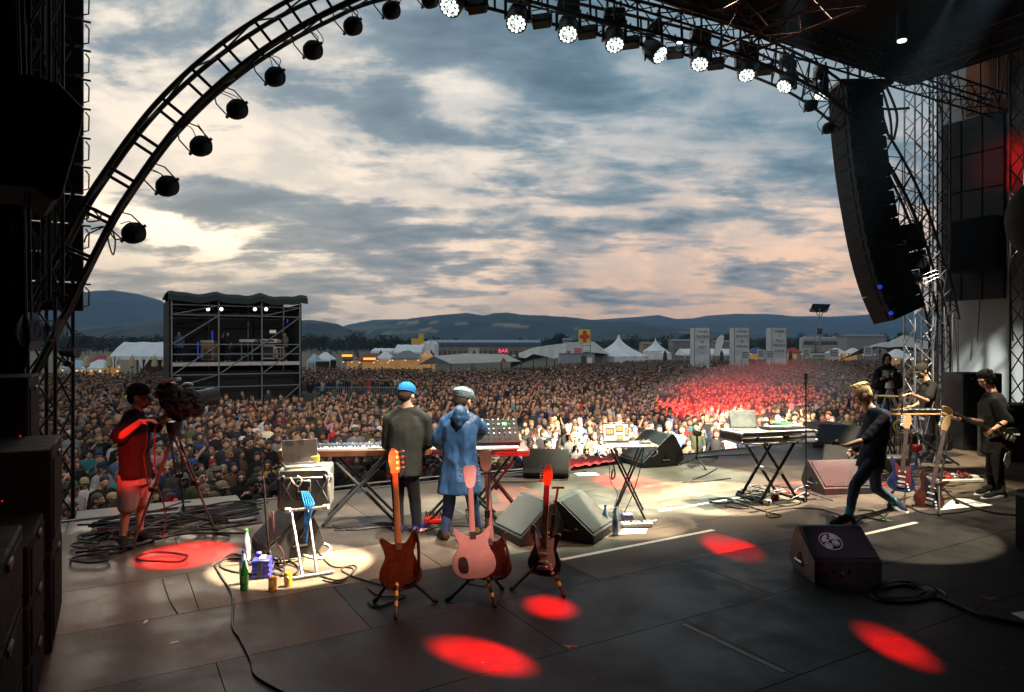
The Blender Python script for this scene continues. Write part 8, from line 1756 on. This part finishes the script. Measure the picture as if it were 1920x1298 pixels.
# hooded cameraman at the back
dq = 15.2; J = PJ(dq, hd=(1663, 674), nk=(1664, 689, .05), sl=(1646, 698, .02), sr=(1681, 698, .02), pv=(1664, 748, .12), el=(1642, 724, -.1), wl=(1652, 712, -.38), er=(1684, 722, -.12), wr=(1672, 716, -.40), hl=(1656, 752, .12), hr=(1672, 752, .12), kl=(1656, 782, .1), kr=(1672, 782, .1), al=(1656, 808, .12), ar=(1672, 808, .12), tl=(1655, 812, -.02), tr=(1674, 812, -.02))
for k in ('al', 'ar'): J[k][2] = .27
for k in ('tl', 'tr'): J[k][2] = .21
J['kl'][2] = J['kr'][2] = .62
def hood2(g, A, Rh, Rs, up): g.ell(A['hd']+Rh@np.array((0, -.03, .02)), (.105, .115, .14), Rh); g.chain([A['nk'], A['hd']+Rh@np.array((0, -.05, -.08))], [.10, .09])
person('person', 'hooded cameraman in black behind a tripod camera at the back of the stage', J, (-.05, -1, 0), (-.15, -1, -.1), 'mid',
       [('jacket', BLKT, 'shirt', dict(infl=.05, hem=-.2, sleeve=1.8, sw=.02, fold=.015, voxel=.018)), ('hood', BLKT, hood2, dict(voxel=.016)), ('trousers', cloth('turquoise_trousers', (.03, .3, .42)), 'trousers', dict(infl=.03, length=.7, voxel=.018)), ('shoe', BLKT, 'shoe', {})], voxel=.012, beard=(.04, .025, .02))
t = thing('camera_tripod', 'chrome legged tripod under the small camera of the hooded cameraman', 'tripod', W(1666, 812, 14.7)); hb = W(1668, 722, 14.6); add(G().cyl(hb-(0, 0, .07), hb+(0, 0, .05), .09, .07, 14), 'head', WHITEP, t, True)
for x, y, d in ((1654, 770, 14.3), (1686, 772, 14.4), (1672, 765, 15.0)):
    f = W(x, y, d); f = hb+(f-hb)*1.7; f[2] = max(f[2], .2)
    for q in (-.02, .02): rod(t, 'leg', hb+(q, 0, -.05), f+(q, 0, 0), .014, CHR, True)
t = thing('broadcast_camera', 'small black camera with pale microphone before the hooded cameraman', 'camera', hb); c = W(1667, 702, 14.6); add(G().bbox(c, (.16, .3, .16), I3, .03), 'body', DARK, t, True); add(G().cyl(c+(0, -.15, 0), c+(0, -.26, 0), .06, .07, 14), 'lens', DARK, t, True); rod(t, 'handle', c+(-.16, 0, .10), c+(.2, 0, .10), .014, DARK, True); add(G().ell(c+(.22, -.02, .06), (.06, .04, .035)), 'microphone', PAPER, t, True); rod(t, 'arm', c+(.05, 0, 0), c+(.3, 0, .12), .012, DARK, True)
# pit photographers: crowd bodies placed in the pit
def pit(px, d, rot, k, shirtc, hair, hairc, label, hat=None, hatc=None, z=0.0, extra=None):
    P_ = CB[k]; o = thing('person', label, 'person', ((px-960)/FOC*d, d, GZ+z), rot)
    L_ = [('body', P_['body'][0], None), ('shirt', P_['shirt'], mat('shirt_'+shirtc[0], shirtc[1], .8, 0, .2, 6)), ('trousers', P_['trousers'], crowd_mat('shirt', *SHIRTC[0])), ('hair', P_['hair'][hair], crowd_mat('hair', *HAIRC[hairc]))]
    if hat: L_.append(('hat', P_['hat'][hat], cloth('hat_'+hatc[0], hatc[1])))
    for nm, me, m in L_:
        c = D.objects.new(nm, me); COL.objects.link(c); c.parent = o; reg(o, c)
        if m:
            if not me.materials: me.materials.append(m)
            c.material_slots[0].link = 'OBJECT'; c.material_slots[0].material = m
    if extra: extra(o, o.location)
def photo_cam(o, l, dx=.0, dy=-.3, h=1.55): p = np.array(l[:])+(dx, dy, h); add(G().bbox(p, (.15, .09, .10), I3, .015), 'camera', DARK, o, True); add(G().cyl(p+(-.04, 0, 0), p+(-.22, -.03, 0), .045, .05, 12), 'lens', DARK, o, True)
def bag(o, l): add(G().bbox(np.array(l[:])+(.12, -.22, 1.22), (.28, .2, .48), rz(.2), .07), 'backpack', mat('green_backpack', (.02, .09, .075), .6), o, True)
pit(1112, 13.3, math.pi*.35, 3, ('teal_jacket', (.015, .09, .14)), 'short', 5, 'photographer in teal jacket with green backpack in the pit', extra=lambda o, l: (photo_cam(o, l, .28, .1), bag(o, l)))
pit(1363, 15.4, math.pi*.9, 0, ('bright_red_tee', (.42, .02, .03)), 'short', 0, 'bearded man in bright red tee and black cap in the pit', 'cap', ('black', (.015, .015, .015)))
pit(1298, 15.3, math.pi, 2, ('black_jacket', (.015, .015, .016)), 'short', 1, 'photographer in black pointing a camera at the stage from the pit', extra=lambda o, l: photo_cam(o, l, 0, -.35, 1.52))
pit(948, 11.6, math.pi*.8, 0, ('grey_blazer', (.03, .03, .035)), 'short', 1, 'man in dark blazer in the pit right of the synthesizer')
pit(995, 12.2, math.pi*.9, 1, ('dark_top', (.03, .02, .02)), 'long', 1, 'brown haired woman in dark top in the pit by the lip wedge')
